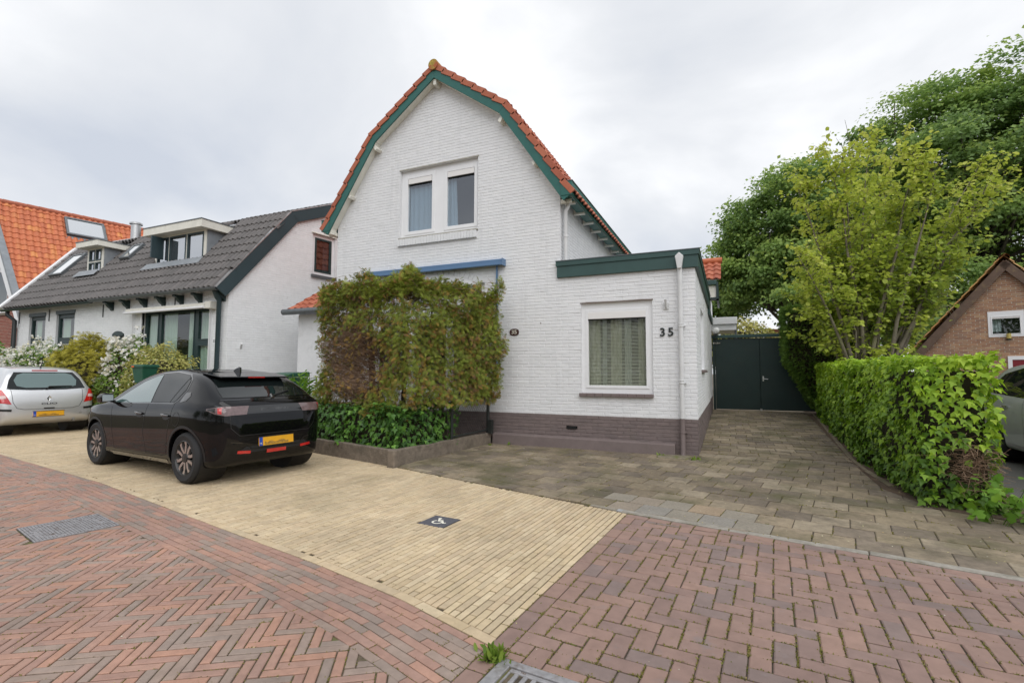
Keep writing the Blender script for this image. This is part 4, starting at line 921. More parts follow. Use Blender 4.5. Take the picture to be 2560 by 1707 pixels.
# ================================================================ gate, lamp, canopy
GZ = .187
gt = thing('driveway_gate', (1.3,8.56,GZ), 'tall dark green double gate closing the driveway beside the white wall', 'gate')
GFm = (Vector((0,8.56,GZ)), XV, ZV, -YV)
for a,b in ((.10,1.385),(1.395,2.95)):
    lf = MB().fbox(GFm,a,b,.03,2.27,-.04,0).build('gate_leaf','gategreen',gt,bevel=.004)
    for k in (a+.02,b-.06): MB().fbox(GFm,k,k+.04,.05,2.25,.001,.003).build('stile','gategreen',lf)
MB().fbox(GFm,.02,.095,0,2.36,-.06,.02).build('gate_post','gategreen',gt,bevel=.006)
MB().fbox(GFm,.0,3.0,2.30,2.40,-.07,.05).build('top_beam','tealdark',gt,bevel=.008)
MB().fbox(GFm,.1,2.9,.02,2.28,-.07,-.045).build('back_panel','gategreen',gt)
hd = MB().tube([GFm[0]+XV*1.47+ZV*1.0-YV*.0,GFm[0]+XV*1.47+ZV*1.0-YV*.06,GFm[0]+XV*1.60+ZV*.985-YV*.06],.012,8).build('handle','steel',gt,smooth=40)
MB().fbox(GFm,1.45,1.49,.92,1.08,0,.006).build('handle_plate','steel',gt); MB().fbox(GFm,1.36,1.42,.0,.07,-.02,.02).build('drop_bolt','steel',gt)
MB().fbox(GFm,.05,.075,2.12,2.16,.021,.024).build('number_tag','white_mark',gt); MB().fbox(GFm,.02,.28,2.11,2.17,.0205,.022).build('name_plate','numblack',gt)
text('lettering','Eindhof',.055,.0004,(GFm[0]+XV*.17+ZV*2.14-YV*.0235,XV,ZV,-YV),'white_mark',gt)
lp = thing('globe_lamp', (.12,8.3,2.55), 'white globe wall lamp at the corner of house and gate', 'lamp')
c = onX(1785,822,.12); c = Vector((.14,8.35,2.72))
mb = MB().lathe([(.001,-.11)]+[(.11*math.sin(t),-.11*math.cos(t)) for t in np.linspace(.15,math.pi-.01,12)],c,ZV,20); mb.build('globe','lamp_white',lp,smooth=True)
MB().tube([c-ZV*.10,c-ZV*.17],.055,12).build('socket','numblack',lp); MB().box(.0,.13,8.32,8.38,2.54,2.58).build('bracket','numblack',lp)
cn = thing('canopy', (.4,9.6,3.0), 'white canopy edge with gutter behind the green gate', 'canopy')
a_ = onY(1780,796,9.6); b_ = onY(1843,808,9.6)
MB().box(-.1,b_.x,9.55,11.5,b_.z-.02,a_.z+.02).build('fascia','pvc',cn,bevel=.01); MB().box(-.1,b_.x-.03,9.62,11.4,b_.z-.22,b_.z-.02).build('underframe','pvc',cn); MB().tube([(b_.x-.05,9.7,.2),(b_.x-.05,9.7,b_.z-.02)],.04,8).build('post','zinc',cn)
# ================================================================ garden wall, fence
M['oldconc'] = mat('weathered_concrete', (.19,.155,.12), .95, n=(10,.3), n2=(2.5,.2), dirt=[((.08,.07,.05),3,.5,.72,.7),((.30,.26,.21),14,.6,.74,.6),((.09,.10,.03),6,.62,.75,.6)], bump=(45,.9,.015))
M['fencegreen'] = mat('fence_black_green', (.022,.026,.024), .5, n=(20,.2))
gw = thing('garden_wall', (-4.0,-2.7,ZS), 'low weathered concrete garden wall in front of the ivy and thuja', 'wall')
A0,B0,C0 = Vector((-3.72,-.14,-.1)),Vector((-4.02,-2.72,-.1)),Vector((-8.4,-1.72,-.1))
def wallseg(a,b,th,z0,z1,side,nm='wall_section'):
    d = (b-a).normalized(); n = Vector((-d.y,d.x,0))*side*th; mb = MB(); k = 14; 
    pts = []
    for i in range(k+1):
        p = a+(b-a)*i/k; w_ = Vector((random.uniform(-.004,.004),random.uniform(-.004,.004),0)); h = z1+random.uniform(-.006,.006)
        pts += [Vector((p.x,p.y,z0)),Vector((p.x,p.y,h))+w_,Vector((p.x,p.y,h))+n+w_,Vector((p.x,p.y,z0))+n]
    fs = []
    for i in range(k):
        for j in range(4): fs.append((i*4+j,i*4+(j+1)%4,(i+1)*4+(j+1)%4,(i+1)*4+j))
    fs += [(0,1,2,3),(k*4+3,k*4+2,k*4+1,k*4)]
    return fixn(mb.add(pts,fs).build(nm,'oldconc',gw,bevel=.012))
wallseg(A0,B0,.10,-.1,.205,-1); wallseg(B0+Vector((-.02,0,0)),C0,.10,-.1,.21,-1)
MB().box(-4.10,-3.96,-2.80,-2.64,-.1,.225).build('corner_pier','oldconc',gw,bevel=.025,seg=3)
fe = thing('wire_fence', (-3.75,-.2,.2), 'short black chain-link fence panel with post beside the house corner', 'fence')
FA, FB = Vector((-3.76,-.20,.21)), Vector((-3.90,-1.30,.21)); fd = (FB-FA).normalized()
MB().tube([FA-ZV*.05,FA+ZV*.92],.032,10).build('post','fencegreen',fe,smooth=40); MB().tube([FB-ZV*.05,FB+ZV*.80],.025,8).build('post','fencegreen',fe,smooth=40)
MB().tube([FA+ZV*.80,FB+ZV*.74],.024,8).build('top_rail','fencegreen',fe,smooth=40); MB().tube([FA+ZV*.05,FB+ZV*.03],.018,8).build('bottom_rail','fencegreen',fe,smooth=40)
MB().box(-3.73,-3.66,-.26,-.16,.20,.45).build('fixing_block','fencegreen',fe)
A_,B_ = [],[]; L_ = (FB-FA).length; hh = .73
for k in range(-18,34):
    for sg_ in (1,-1):
        x0 = k*.065; pts = []
        a = [x0, 0 if sg_>0 else hh]; b = [x0+hh*.75, hh if sg_>0 else 0]
        t0_,t1_ = max(0,(0-a[0])/(b[0]-a[0])), min(1,(L_-a[0])/(b[0]-a[0]))
        if t1_ > t0_:
            f_ = lambda t: np.array(FA+fd*(a[0]+(b[0]-a[0])*t)+ZV*(.05+a[1]+(b[1]-a[1])*t)); A_.append(f_(t0_)); B_.append(f_(t1_))
twigs('wire_mesh', A_, B_, .0022, 'fencegreen', fe)
# ================================================================ white cottage on the left
NH = thing('white_cottage', (-16,-.5,0), 'low white painted cottage with dark tiled roof and two dormers', 'house')
NY = -.5; NL, NR_ = -21.08, -10.80
NF = (Vector((0,NY,0)), XV, ZV, -YV); gd = Vector((.155,.988,0)).normalized(); gn = Vector((gd.y,-gd.x,0))
NG = (Vector((NR_,NY,0)), gd, ZV, gn)
bay_ = (-14.27,-11.47,.75,3.02); wl1 = (-20.32,-19.33,1.2,3.2); wl2 = (-18.69,-17.66,1.2,3.21); nic = (-15.62,-15.08,1.6,2.42)
hidelow = lambda P: P.z < 1.4
wall(NH, NF, [(NL,0),(NR_,0),(NR_,3.42),(NL,3.42)], [bay_,wl1,wl2,nic], 'whitewall','mutedbrick', nmax=200, hide=hidelow, reveal=.12)
gw_ = (2.30,3.06,4.17,5.38)
wall(NH, NG, [(0,0),(8,0),(8,3.42),(6.3,5.5),(4.05,6.55),(1.62,5.5),(0,3.36)], [gw_], 'whitewall','mutedbrick', nmax=300, hide=hidelow)
mb = MB(); mb.add([(NL,NY,0),(NL,7.5,0),(NL,7.5,3.4),(NL,3.5,6.7),(NL,1.1,5.6),(NL,NY,3.4)],[(0,1,2,3,4,5)]); mb.build('end_wall','whitewall',NH)
# roof profile in y,z
EAV, KNK, RDG = (-.78,3.36), (1.09,5.70), (3.5,6.80)
def NX(y): return NR_+ (y-NY)*gd.x/gd.y +.06        # right end follows the slanted gable
rf = MB()
for (a,b) in ((EAV,KNK),(KNK,RDG),(RDG,(6.2,5.5)),((6.2,5.5),(8,3.4))): rf.add([(NL-.2,a[0],a[1]),(NX(a[0]),a[0],a[1]),(NX(b[0]),b[0],b[1]),(NL-.2,b[0],b[1])],[(0,1,2,3)])
nroof = rf.build('roof','room',NH)
def nslope(a,b):
    A = Vector((NL-.15,a[0],a[1])); V_ = Vector((0,b[0]-a[0],b[1]-a[1])); l = V_.length; V_ = V_/l; return (A+XV.cross(V_)*.015, XV, V_, XV.cross(V_)), l
f1,l1_ = nslope(EAV,KNK); f2,l2_ = nslope(KNK,RDG)
# dormer positions: feet on the slope
pn = f1[3]; pp = Vector((0,EAV[0],EAV[1]))
dB0, dB1 = onP(392,662,pp,pn), onP(508,655,pp,pn); dS0, dS1 = onP(216,690,pp,pn), onP(256,684,pp,pn)
def inslot(x, y, d0, d1): return d0.x-.02 < x < d1.x+.02 and y > (d0.y+d1.y)/2-.02
def keep1(u,v):
    p = f1[0]+f1[1]*u+f1[2]*v; return p.x < NX(p.y)-.05 and not inslot(p.x,p.y,dB0,dB1) and not inslot(p.x,p.y,dS0,dS1)
tiles(nroof, f1, 0, NX(3)-NL+.2, -.03, l1_, .185, .335, .105, 'tile_dark', kind='R', nmax=300, keep=keep1)
def keep2(u,v):
    p = f2[0]+f2[1]*u+f2[2]*v; return p.x < NX(p.y)-.05 and not (dB0.x-.1 < p.x < dB1.x+.1 and p.y < 2.6)
tiles(nroof, f2, 0, NX(3)-NL+.2, -.02, l2_, .185, .335, .105, 'tile_dark', kind='R', nmax=0, keep=keep2)
# right bargeboard (follows the gable), left white verge
def barge(p, q_, h, th, nrm, m, nm, par, dn=None):
    d = (q_-p).normalized(); up_ = (nrm.cross(d)); up_ = up_ if up_.z > 0 else -up_
    mb = MB(); mb.prism([p+up_*.05,q_+up_*.05,q_-up_*(h-.05),p-up_*(h-.05)], nrm*th); return fixn(mb.build(nm,m,par,bevel=.006))
G = lambda s_,z: NG[0]+gd*s_+gn*.03+ZV*z
E0,E1,E2,E3 = G(-.30,3.35),G(1.60,5.74),G(4.05,6.84),G(6.5,5.6)
M['slate_trim'] = mat('dark_petrol_trim', (.028,.052,.060), .45, n=(3,.1))
barge(E0,E1,.30,.05,gn,'slate_trim','bargeboard',nroof); barge(E1,E2,.30,.05,gn,'slate_trim','bargeboard',nroof); barge(E2,E3,.30,.05,gn,'slate_trim','bargeboard',nroof)
for a,b in ((E0,E1),(E1,E2)):
    d = (b-a).normalized(); up_ = gn.cross(d); up_ = up_ if up_.z>0 else -up_; MB().prism([a+up_*.055-gn*.10,b+up_*.055-gn*.10,b+up_*.075-gn*.10,a+up_*.075-gn*.10],gn*.16).build('verge_flashing','steel',nroof)
lv = [Vector((NL-.24,EAV[0]-.13,EAV[1]+.05)),Vector((NL-.24,KNK[0]-.07,KNK[1]+.12)),Vector((NL-.24,RDG[0],RDG[1]+.14))]
for a,b in zip(lv,lv[1:]): barge(a,b,.22,.20,XV,'pvc','verge_board',nroof)
ng = MB()
for i in range(9):
    w_ = math.pi*i/8; 
def gutter(x0,x1,y,z,r,m,par,nm='gutter'):
    ar_ = [(y-r*math.cos(t), z-r*math.sin(t)) for t in np.linspace(0,math.pi,9)]; vs = []; fs = []
    for x in (x0,x1):
        for q_ in ar_: vs.append((x,q_[0],q_[1]))
        for q_ in ar_[::-1]: vs.append((x,(q_[0]-y)*.86+y,(q_[1]-z)*.86+z))
    n = 18
    for i in range(n): fs.append((i,(i+1)%n,n+(i+1)%n,n+i))
    fs += [tuple(range(n))[::-1], tuple(range(n,2*n))]
    return fixn(MB().add(vs,fs).build(nm,m,par,smooth=40))
gutter(-16.2,NR_+.02,EAV[0]-.05,3.40,.075,'zinc',nroof); gutter(NL-.3,-16.2,EAV[0]-.02,3.36,.06,'greendark',nroof)
for k in range(7):
    px = [275,315,358,403,448,494,552][k]; x = onY(px,752,NY-.05).x; s_ = .12
    bk = MB(); q_ = [(0,3.34),(-.24,3.34),(-.24,3.29),(-.17,3.27),(-.12,3.19),(-.05,3.14),(-.04,3.11),(0,3.09)]
    bk.prism([Vector((x,NY+yy,zz)) for yy,zz in q_],(s_,0,0)); fixn(bk.build('eave_bracket','greendark',NH,bevel=.004))
for px in (124,258,437,50): 
    x = onY(px,790,NY).x; MB().box(x-.012,x+.012,NY-.02,NY-.001,2.93,3.30).build('wall_anchor','numblack',NH)
# downpipes
x = -11.0; nd = MB().tube([(x,NY-.20,3.36),(x,NY-.12,3.18),(x,NY-.10,3.10),(x,NY-.10,.2)],[.085,.085,.055,.055],12).build('drainpipe','slate_trim',NH,smooth=40)
x = NL-.12; MB().tube([(x,NY-.22,3.32),(x,NY-.22,3.2),(x+.16,NY-.09,3.02),(x+.16,NY-.09,.2)],.06,10).build('drainpipe','numblack',NH,smooth=40)
MB().tube([(NR_+.02,NY+.35,1.92),(NR_+.14,NY+.30,2.06)],.025,8).build('flag_holder','pipewhite',NH)
# windows
def dark(name, fr, bx, panes, cur, gm='glass', rec=.06, th=.07):
    w = win(NH, fr, bx, panes, rec=rec, m='greendark', gm=gm, bead=.035, room=.9, th=th)
    for a,b in cur: drape(w, fr, a, b, bx[2], bx[3]-.03, -.165, 'curtaingreen', max(2,round((b-a)/.12)), .02)
    return w
w = dark('bay', NF, bay_, [(-14.20,-13.66,.8,1.75),(-14.20,-13.66,1.86,2.94),(-13.56,-12.16,.8,2.94),(-12.03,-11.55,.8,2.05),(-12.03,-11.55,2.16,2.94)],
         [(-14.18,-13.75),(-13.52,-12.98),(-12.5,-12.1),(-12.0,-11.6)], 'glass', .08)
for a,b in (((-14.34,.6),(-14.27,3.06)),((-11.47,.6),(-11.36,3.06))): MB().fbox(NF,a[0],b[0],a[1],b[1],-.05,.02).build('trim','pvc',w)
w = dark('w1', NF, wl1, [(-20.25,-19.40,1.25,2.25),(-20.25,-19.40,2.36,3.03)], [(-20.2,-19.9)]); w = dark('w2', NF, wl2, [(-18.62,-17.73,1.25,2.25),(-18.62,-17.73,2.36,3.03)], [(-18.6,-18.2)])
for b in (wl1,wl2): MB().fbox(NF,b[0]-.02,b[1]+.02,b[3]-.09,b[3]+.02,-.05,.015).build('head_board','greendark',NH)
w = dark('niche', NF, nic, [(-15.55,-15.15,1.65,2.28)], []); mb = MB(); mb.prism([NF[0]+XV*(-15.35+.30*math.sin(t))+ZV*(2.40+.10*math.cos(t*1.4))-YV*.0 for t in np.linspace(-1.05,1.05,9)]+[NF[0]+XV*-15.09+ZV*2.36,NF[0]+XV*-15.61+ZV*2.36],(0,-.03,0)); fixn(mb.build('arched_head','greendark',w))
w = win(NH, NG, gw_, [(2.40,2.97,4.27,5.28)], rec=.05, m='pvc', beadm='greendark', bead=.055, room=.8, gm='glassdark'); drape(w, NG, 2.78,2.95,4.25,5.25,-.2,'curtainpink',3,.02)
MB().fbox(NG,2.26,3.10,4.09,4.17,-.03,.06).build('sill','zinc',w); MB().fbox(NG,2.26,3.10,5.38,5.41,-.03,.04).build('drip_strip','cream',w)
aw2 = thing('window_awning', (-13,NY-.05,3.05), 'cream retracted awning above the large green cottage window', 'awning')
MB().box(-14.72,-11.36,NY-.20,NY-.003,2.97,3.07).build('hood','cream',aw2,bevel=.02); MB().tube([(-14.74,NY-.20,2.955),(-11.40,NY-.20,2.955)],.035,10).build('front_roller','pvc',aw2,smooth=40); MB().box(-11.40,-11.19,NY-.20,NY-.003,2.92,3.10).build('motor_box','cream',aw2,bevel=.01)
for x in (-14.60,-11.38): MB().tube([(x,NY-.16,3.05),(x,NY-.06,2.95),(x,NY-.05,1.4)],.014,6).build('arm','pipewhite',aw2)
MB().fbox(NF,-11.32,-11.19,2.03,2.20,0,.01).build('number_plate','pvc',NH); text('number','33',.085,.001,(NF[0]+XV*-11.255+ZV*2.115-YV*.012,XV,ZV,-YV),'numblack',NH)
# dormers
M['lead'] = mat('lead_sheet', (.235,.255,.275), .5, n=(5,.15), dirt=[((.33,.35,.36),3,.5,.72,.6)])
def dormer(d0, d1, zt, depth_y, panes, m_sash, open_left=False, over=.16, ft=.21):
    y = (d0.y+d1.y)/2; z0 = min(d0.z,d1.z); x0,x1 = d0.x,d1.x; fr = (Vector((0,y,0)), XV, ZV, -YV)
    root = MB().box(x0-over,x1+over,y-.26,depth_y,zt,zt+ft).build('dormer','cream',NH,bevel=.006)
    MB().box(x0-over-.015,x1+over+.015,y-.275,depth_y,zt+ft+.001,zt+ft+.025).build('dormer_roof_edge','zinc',root)
    for xx,s_ in ((x0,1),(x1,-1)):           # cheeks
        ml = 1.44; yb = y+(zt-z0)/1.25; mb = MB(); mb.prism([Vector((xx-s_*.03,y+.02,z0-.25)),Vector((xx-s_*.03,yb+.5,zt+.05)),Vector((xx-s_*.03,y+.02,zt+.05))],(s_*.026,0,0)); fixn(mb.build('cheek','lead',root))
    w = win(root, fr, (x0+.0,x1,z0,zt), panes(x0,x1,z0,zt), rec=.0, m='cream', gm='glasssky', bead=.045, room=.7, beadm=m_sash)
    a = d0.y; n_ = f1[3]
    q_ = [Vector((x0-.12,y-.02,z0+.02)),Vector((x1+.12,y-.02,z0+.02))]; dn = -f1[2]
    MB().add([q_[0]+n_*.165,q_[1]+n_*.165,q_[1]+dn*.26+n_*.165+XV*.05,q_[0]+dn*.26+n_*.165-XV*.05],[(0,3,2,1)]).build('apron_flashing','lead',root)
    return root, w, fr
zt = onY(450,585,(dB0.y+dB1.y)/2).z
pB = lambda x0,x1,z0,zt: [(x0+.10,x0+.62,z0+.10,zt-.04),(x0+.66,x0+1.62 if x1-x0>2.3 else x1-.85,z0+.10,zt-.04),(x1-.80 if x1-x0<=2.3 else x1-.82,x1-.10,z0+.10,zt-.04)]
dB,wB,frB = dormer(dB0,dB1,zt,1.8,pB,'slate_trim')
drape(wB, frB, dB0.x+.7, dB0.x+.95, dB0.z, zt-.02, -.25, 'curtaingreen', 3, .02)
sa = MB(); sx0 = dB0.x+.36; sa.box(sx0,sx0+.05,(dB0.y+dB1.y)/2-.34,(dB0.y+dB1.y)/2-.01,dB0.z+.1,zt-.05); sa.build('open_casement','slate_trim',wB)
zt2 = onY(236,622,(dS0.y+dS1.y)/2).z
pS = lambda x0,x1,z0,zt: [(x0+.10,(x0+x1)/2-.02,z0+.08,(z0+zt)/2-.02),((x0+x1)/2+.02,x1-.10,z0+.08,(z0+zt)/2-.02),(x0+.10,(x0+x1)/2-.02,(z0+zt)/2+.02,zt-.04),((x0+x1)/2+.02,x1-.10,(z0+zt)/2+.02,zt-.04)]
dormer(dS0,dS1,zt2,1.3,pS,'greendark',ft=.17)
# roof windows and flue
def roofwin(px, py, w_, h_, nm='roof_window'):
    c = onP(px,py,pp,pn)+pn*.17; fr = (c,XV,f1[2],pn); o = MB()
    for z in ((-w_/2,w_/2,-h_/2,-h_/2+.07),(-w_/2,w_/2,h_/2-.07,h_/2),(-w_/2,-w_/2+.07,-h_/2+.07,h_/2-.07),(w_/2-.07,w_/2,-h_/2+.07,h_/2-.07)): o.fbox(fr,*z,-.12,.05)
    o = o.build(nm,'zinc',nroof,bevel=.008); MB().fbox(fr,-w_/2+.07,w_/2-.07,-h_/2+.07,h_/2-.07,.02,.03).build('pane','skyglass',o)
M['skyglass'] = mat('roof_glass', (.75,.77,.78), .05, metal=.9)
roofwin(182,672,.78,1.1); roofwin(342,640,.5,.7)
fc = onP(290,610,pp,pn); fl = MB().tube([(fc.x,fc.y+.6,4.6),(fc.x,fc.y+.6,6.75)],.15,18).build('flue_pipe','steel',nroof,smooth=40)
t_ = onY(292,568,fc.y+.6).z; fl.data.transform(Matrix.Translation((0,0,t_-6.75))); MB().lathe([(.20,0),(.20,.05),(.15,.08)],(fc.x,fc.y+.6,t_-.06),ZV,18).build('flue_cap','steel',fl,smooth=40)
# ================================================================ orange-roofed brick house
M['redbrick'] = mat('red_brick', rough=.85, tints=[(.26,.075,.05),(.30,.09,.06),(.23,.07,.05),(.32,.10,.07)], n=(8,.15))
M['mortar'] = mat('pale_mortar', (.50,.45,.37), .95, n=(30,.15))
OH = thing('orange_roof_house', (-31,2,0), 'red brick house with steep bright orange tiled roof behind the cottage', 'house')
oy = 2.0; va, vb = onY(0,575,oy), onY(50,745,oy); sl_o = (va.z-vb.z)/(vb.x-va.x)      # verge slope
rz = 9.35; ridx = vb.x-(rz-vb.z)/sl_o; ez = 3.0; ex = vb.x+(vb.z-ez)/sl_o; lx = 2*ridx-ex
b2 = onZ(395,585,rz); rdir = Vector((b2.x-ridx, b2.y-oy, 0)).normalized(); rlen = 13
OF = (Vector((0,oy,0)), XV, ZV, -YV); ow_ = (onY(4,690,oy).x-.9,onY(22,690,oy).x,3.95,6.0)
wall(OH, OF, [(lx+.3,0),(ex-.3,0),(ex-.3,ez-.1),(ridx,rz-.25),(lx+.3,ez-.1)], [ow_], 'mortar','redbrick', nmax=60, bev=.003, brick=(.22,.065,.012))
win(OH, OF, ow_, [(ow_[0]+.1,ow_[1]-.1,ow_[2]+.1,ow_[3]-.1)], rec=.05, bead=.05, room=.7, gm='glass'); MB().fbox(OF,ow_[0]-.05,ow_[1]+.05,ow_[2]-.12,ow_[2],-.02,.06).build('sill','oldconc',OH)
Ae, Ar = Vector((ex,oy-.15,ez)), Vector((ridx,oy-.15,rz)); V_ = (Ar-Ae); sl_len = V_.length
orf = MB(); lxe = Vector((lx,oy-.15,ez)); orf.add([Ae,Ae+rdir*rlen,Ar+rdir*rlen,Ar],[(0,1,2,3)]); orf.add([lxe,lxe+rdir*rlen,Ar+rdir*rlen,Ar],[(3,2,1,0)]); orf = orf.build('roof','cream',OH)
V_ = V_.normalized(); U_ = rdir; Nn = U_.cross(V_).normalized(); U2 = rdir
V_ = Nn.cross(U_).normalized(); fo_ = (Ae+Nn*.02,U2,V_,Nn); hgt = (Ar-Ae).dot(V_)
shear = (Ar-Ae).dot(U_)
skc = onP(213,577,Ae,Nn)
def keepo(u,v):
    p = fo_[0]+U_*u+V_*v; q_ = p-skc; return not (abs(q_.dot(U_)) < .82 and abs(q_.dot(V_)) < .62) and u > shear*v/hgt+.1
tiles(orf, fo_, -.5, rlen, 0, hgt, .235, .335, .06, 'tile_orange', nmax=300, keep=keepo)
for k in range(int(rlen/.42)):
    a = Ar+rdir*(.1+k*.42)+ZV*.03; mb = MB().lathe([(.14,0),(.125,.45)],a,rdir,12); o = mb.build('ridge_tile','tile_red',orf,smooth=40)
barge(Ae-ZV*.05,Ar-ZV*.05,.30,.10,-YV,'pvc','verge_board',orf); barge(lxe,Ar,.30,.10,-YV,'pvc','verge_board',orf)
MB().prism([Ae+Vector((.16,-.12,.0)),Ar+Vector((.16,-.12,.1)),Ar+Vector((.06,-.12,.1)),Ae+Vector((-.0,-.12,.0))],(0,.25,0)).build('verge_gutter','lead',orf)
sk = (skc+Nn*.10,U_,V_,Nn); o = MB()
for z in ((-.80,.80,-.60,-.50),(-.80,.80,.50,.60),(-.80,-.70,-.50,.50),(.70,.80,-.50,.50)): o.fbox(sk,*z,-.1,.08)
o = o.build('roof_window','zinc',orf,bevel=.01); MB().fbox(sk,-.70,.70,-.50,.50,.02,.04).build('pane','skyglass',o); MB().fbox(sk,-.85,.85,-.80,-.62,-.09,-.06).build('flashing','lead',o)
# ================================================================ brick barn on the right
M['barnbrick'] = mat('brown_brick', rough=.85, tints=[(.38,.205,.115),(.31,.155,.092),(.44,.25,.14),(.34,.17,.10),(.27,.15,.10),(.46,.29,.165)], n=(10,.12), n2=(.8,.08))
M['barntile'] = mat('mossy_orange_tile', rough=.85, tints=[(.42,.20,.06),(.48,.26,.08),(.36,.17,.06),(.40,.24,.10)], n=(8,.2), dirt=[((.20,.17,.05),6,.5,.7,.6)])
M['vergebrown'] = mat('brown_verge', (.13,.085,.06), .8, n=(6,.25), dirt=[((.30,.22,.10),4,.58,.72,.6)])
bu = Vector((.95,-.31,0)).normalized(); bn = Vector((-.31,-.95,0)).normalized(); ba = Vector((8.831,12.316,0))
BN = thing('brick_barn', (8.8,12.3,0), 'small brown brick barn gable with mossy orange tiled roof', 'barn')
BF = (ba, bu, ZV, bn); hw = 2.26; bw_ = (-.42,.42,2.56,3.42)
bw_ = ((onP(2468,779,ba,bn)-ba).dot(bu), (onP(2556,777,ba,bn)-ba).dot(bu)+.03, 2.56, 3.40)
wall(BN, BF, [(-hw,-.1),(hw,-.1),(hw,2.15),(0,4.98),(-hw,2.15)], [bw_], 'mortar','barnbrick', nmax=300, bev=.003, brick=(.22,.066,.013), reveal=.06)
w = win(BN, BF, bw_, [(bw_[0]+.07,bw_[1]-.07,2.63,3.24)], rec=-.02, bead=.03, room=.7, gm='glass', th=.08); drape(w, BF, bw_[0]+.1,bw_[0]+.32,2.75,3.2,-.2,'curtain',3,.02)
MB().fbox(BF,bw_[0]+.08,bw_[1]-.08,3.16,3.24,.0,.02).build('vent_strip','blindbox',w)
bd = -bn; sl = Vector
bro = MB()
for s_ in (1,-1):
    a = ba+bu*(s_*2.60)+ZV*1.86-bd*.10; r_ = ba+ZV*5.12-bd*.10; bro.add([a,a+bd*9,r_+bd*9,r_],[(0,1,2,3) if s_>0 else (3,2,1,0)])
bro = bro.build('roof','vergebrown',BN)
a = ba-bu*2.60+ZV*1.86-bd*.10; r_ = ba+ZV*5.12-bd*.10; V_ = (r_-a); ll = V_.length; V_ = V_/ll; Nn = (-bd).cross(V_); tiles(bro, (a+bd*9+Nn*.05,-bd,V_,Nn), 0, 9.12, -.05, ll, .23, .33, .05, 'barntile', nmax=150)
a2 = ba+bu*2.60+ZV*1.86-bd*.10; V2 = (r_-a2).normalized(); N2 = bd.cross(V2); tiles(bro, (a2+N2*.02,bd,V2,N2), 0, 9, -.05, ll, .23, .33, .05, 'barntile', nmax=0)
for s_ in (-1,1): barge(ba+bu*(s_*2.55)+ZV*1.80+bn*.10, ba+ZV*5.02+bn*.10, .24, .05, bn, 'vergebrown','verge_board',bro)
for k in range(20): MB().lathe([(.13,0),(.12,.46)],ba+ZV*5.13+bn*.18+bd*(k*.44),bd,12).build('ridge_tile','lichen',bro,smooth=40)
MB().prism([ba-bu*2.62+ZV*1.80+bn*.15,ba-bu*2.28+ZV*1.80+bn*.15,ba-bu*2.28+ZV*1.92+bn*.15,ba-bu*2.62+ZV*1.92+bn*.15],bd*9).build('gutter','zinc',bro)
dr = MB().fbox(BF,.43,1.92,-.05,1.97,-.05,-.02).build('barn_door','barnred',BN) if 'barnred' in M else None
M['barnred'] = mat('dark_red_door', (.20,.012,.02), .45)
du0 = (onP(2531,905,ba,bn)-ba).dot(bu); dz1 = onP(2545,899,ba,bn).z
dr = MB().fbox(BF,du0,2.05,-.05,dz1,.004,.03).build('barn_door','barnred',BN); MB().fbox(BF,du0-.1,2.15,dz1,dz1+.12,.0,.05).build('door_head','pvc',BN); MB().fbox(BF,du0-.1,du0,-.05,dz1,.0,.05).build('door_jamb','pvc',BN)
wl = thing('wall_lamp', tuple(onP(2522,850,ba,bn)), 'yellowish wall lamp with black base under the barn window', 'lamp'); lc = onP(2522,845,ba,bn)
M['lampyellow'] = mat('amber_shade', (.45,.36,.10), .4); MB().lathe([(.001,.17),(.055,.165),(.06,.0)],lc+bn*.08-ZV*.02,ZV,12).build('shade','lampyellow',wl,smooth=40); MB().lathe([(.001,-.055),(.05,-.05),(.062,0)],lc+bn*.08-ZV*.02,ZV,12).build('base','numblack',wl,smooth=40)
MB().fbox((lc,bu,ZV,bn),-.02,.02,-.02,.08,0,.08).build('arm','numblack',wl)
# far roof behind the gate
fr_ = thing('distant_roof', (2.2,30,0), 'small red tiled roof of a distant house above the gate', 'house'); p_ = onY(1985,822,30)
MB().prism([(p_.x-1.5,30,p_.z-1.2),(p_.x+1.5,30,p_.z-1.2),(p_.x+1.4,31.5,p_.z+.15),(p_.x-1.4,31.5,p_.z+.15)],(0,3,0)).build('roof','tile_red',fr_); MB().box(p_.x-1.4,p_.x+1.4,30.3,34,0,p_.z-1.2).build('wall','redbrick',fr_)
# ================================================================ cars
M['paintblack'] = mat('black_car_paint', (.0035,.0035,.004), .03, spec=.42)
M['paintsilver'] = mat('silver_car_paint', (.66,.67,.68), .34, metal=.6, coat=.8, n=(200,.03))
M['paintgrey'] = mat('grey_car_paint', (.50,.52,.53), .35, metal=.25, coat=.9)
M['paintred'] = mat('red_car_paint', (.45,.012,.012), .3, coat=1)
M['carglass'] = mat('tinted_car_glass', (.008,.011,.011), .02, spec=.45)
M['carglassteal'] = mat('teal_car_glass', (.09,.15,.145), .04, spec=1.0, coat=1)
M['trimblack'] = mat('black_trim', (.012,.012,.013), .45)
M['gloss'] = mat('gloss_black', (.006,.006,.006), .08, coat=1)
M['rubber'] = mat('tyre_rubber', (.018,.018,.019), .8, bump=(60,.2,.003))
M['alloy'] = mat('machined_alloy', (.58,.55,.53), .28, metal=.9)
M['alloydark'] = mat('dark_alloy', (.02,.02,.02), .35)
M['chrome'] = mat('chrome', (.7,.7,.7), .08, metal=1)
M['chromedull'] = mat('smoked_chrome', (.14,.14,.14), .25, metal=.8)
M['redlamp'] = mat('red_lamp', (.50,.008,.008), .12, coat=1, spec=.8)
M['clearlamp'] = mat('clear_lamp', (.15,.10,.10), .12, coat=1, n=(30,.25))
M['whitelamp'] = mat('reversing_lamp', (.62,.45,.42), .12, coat=1)
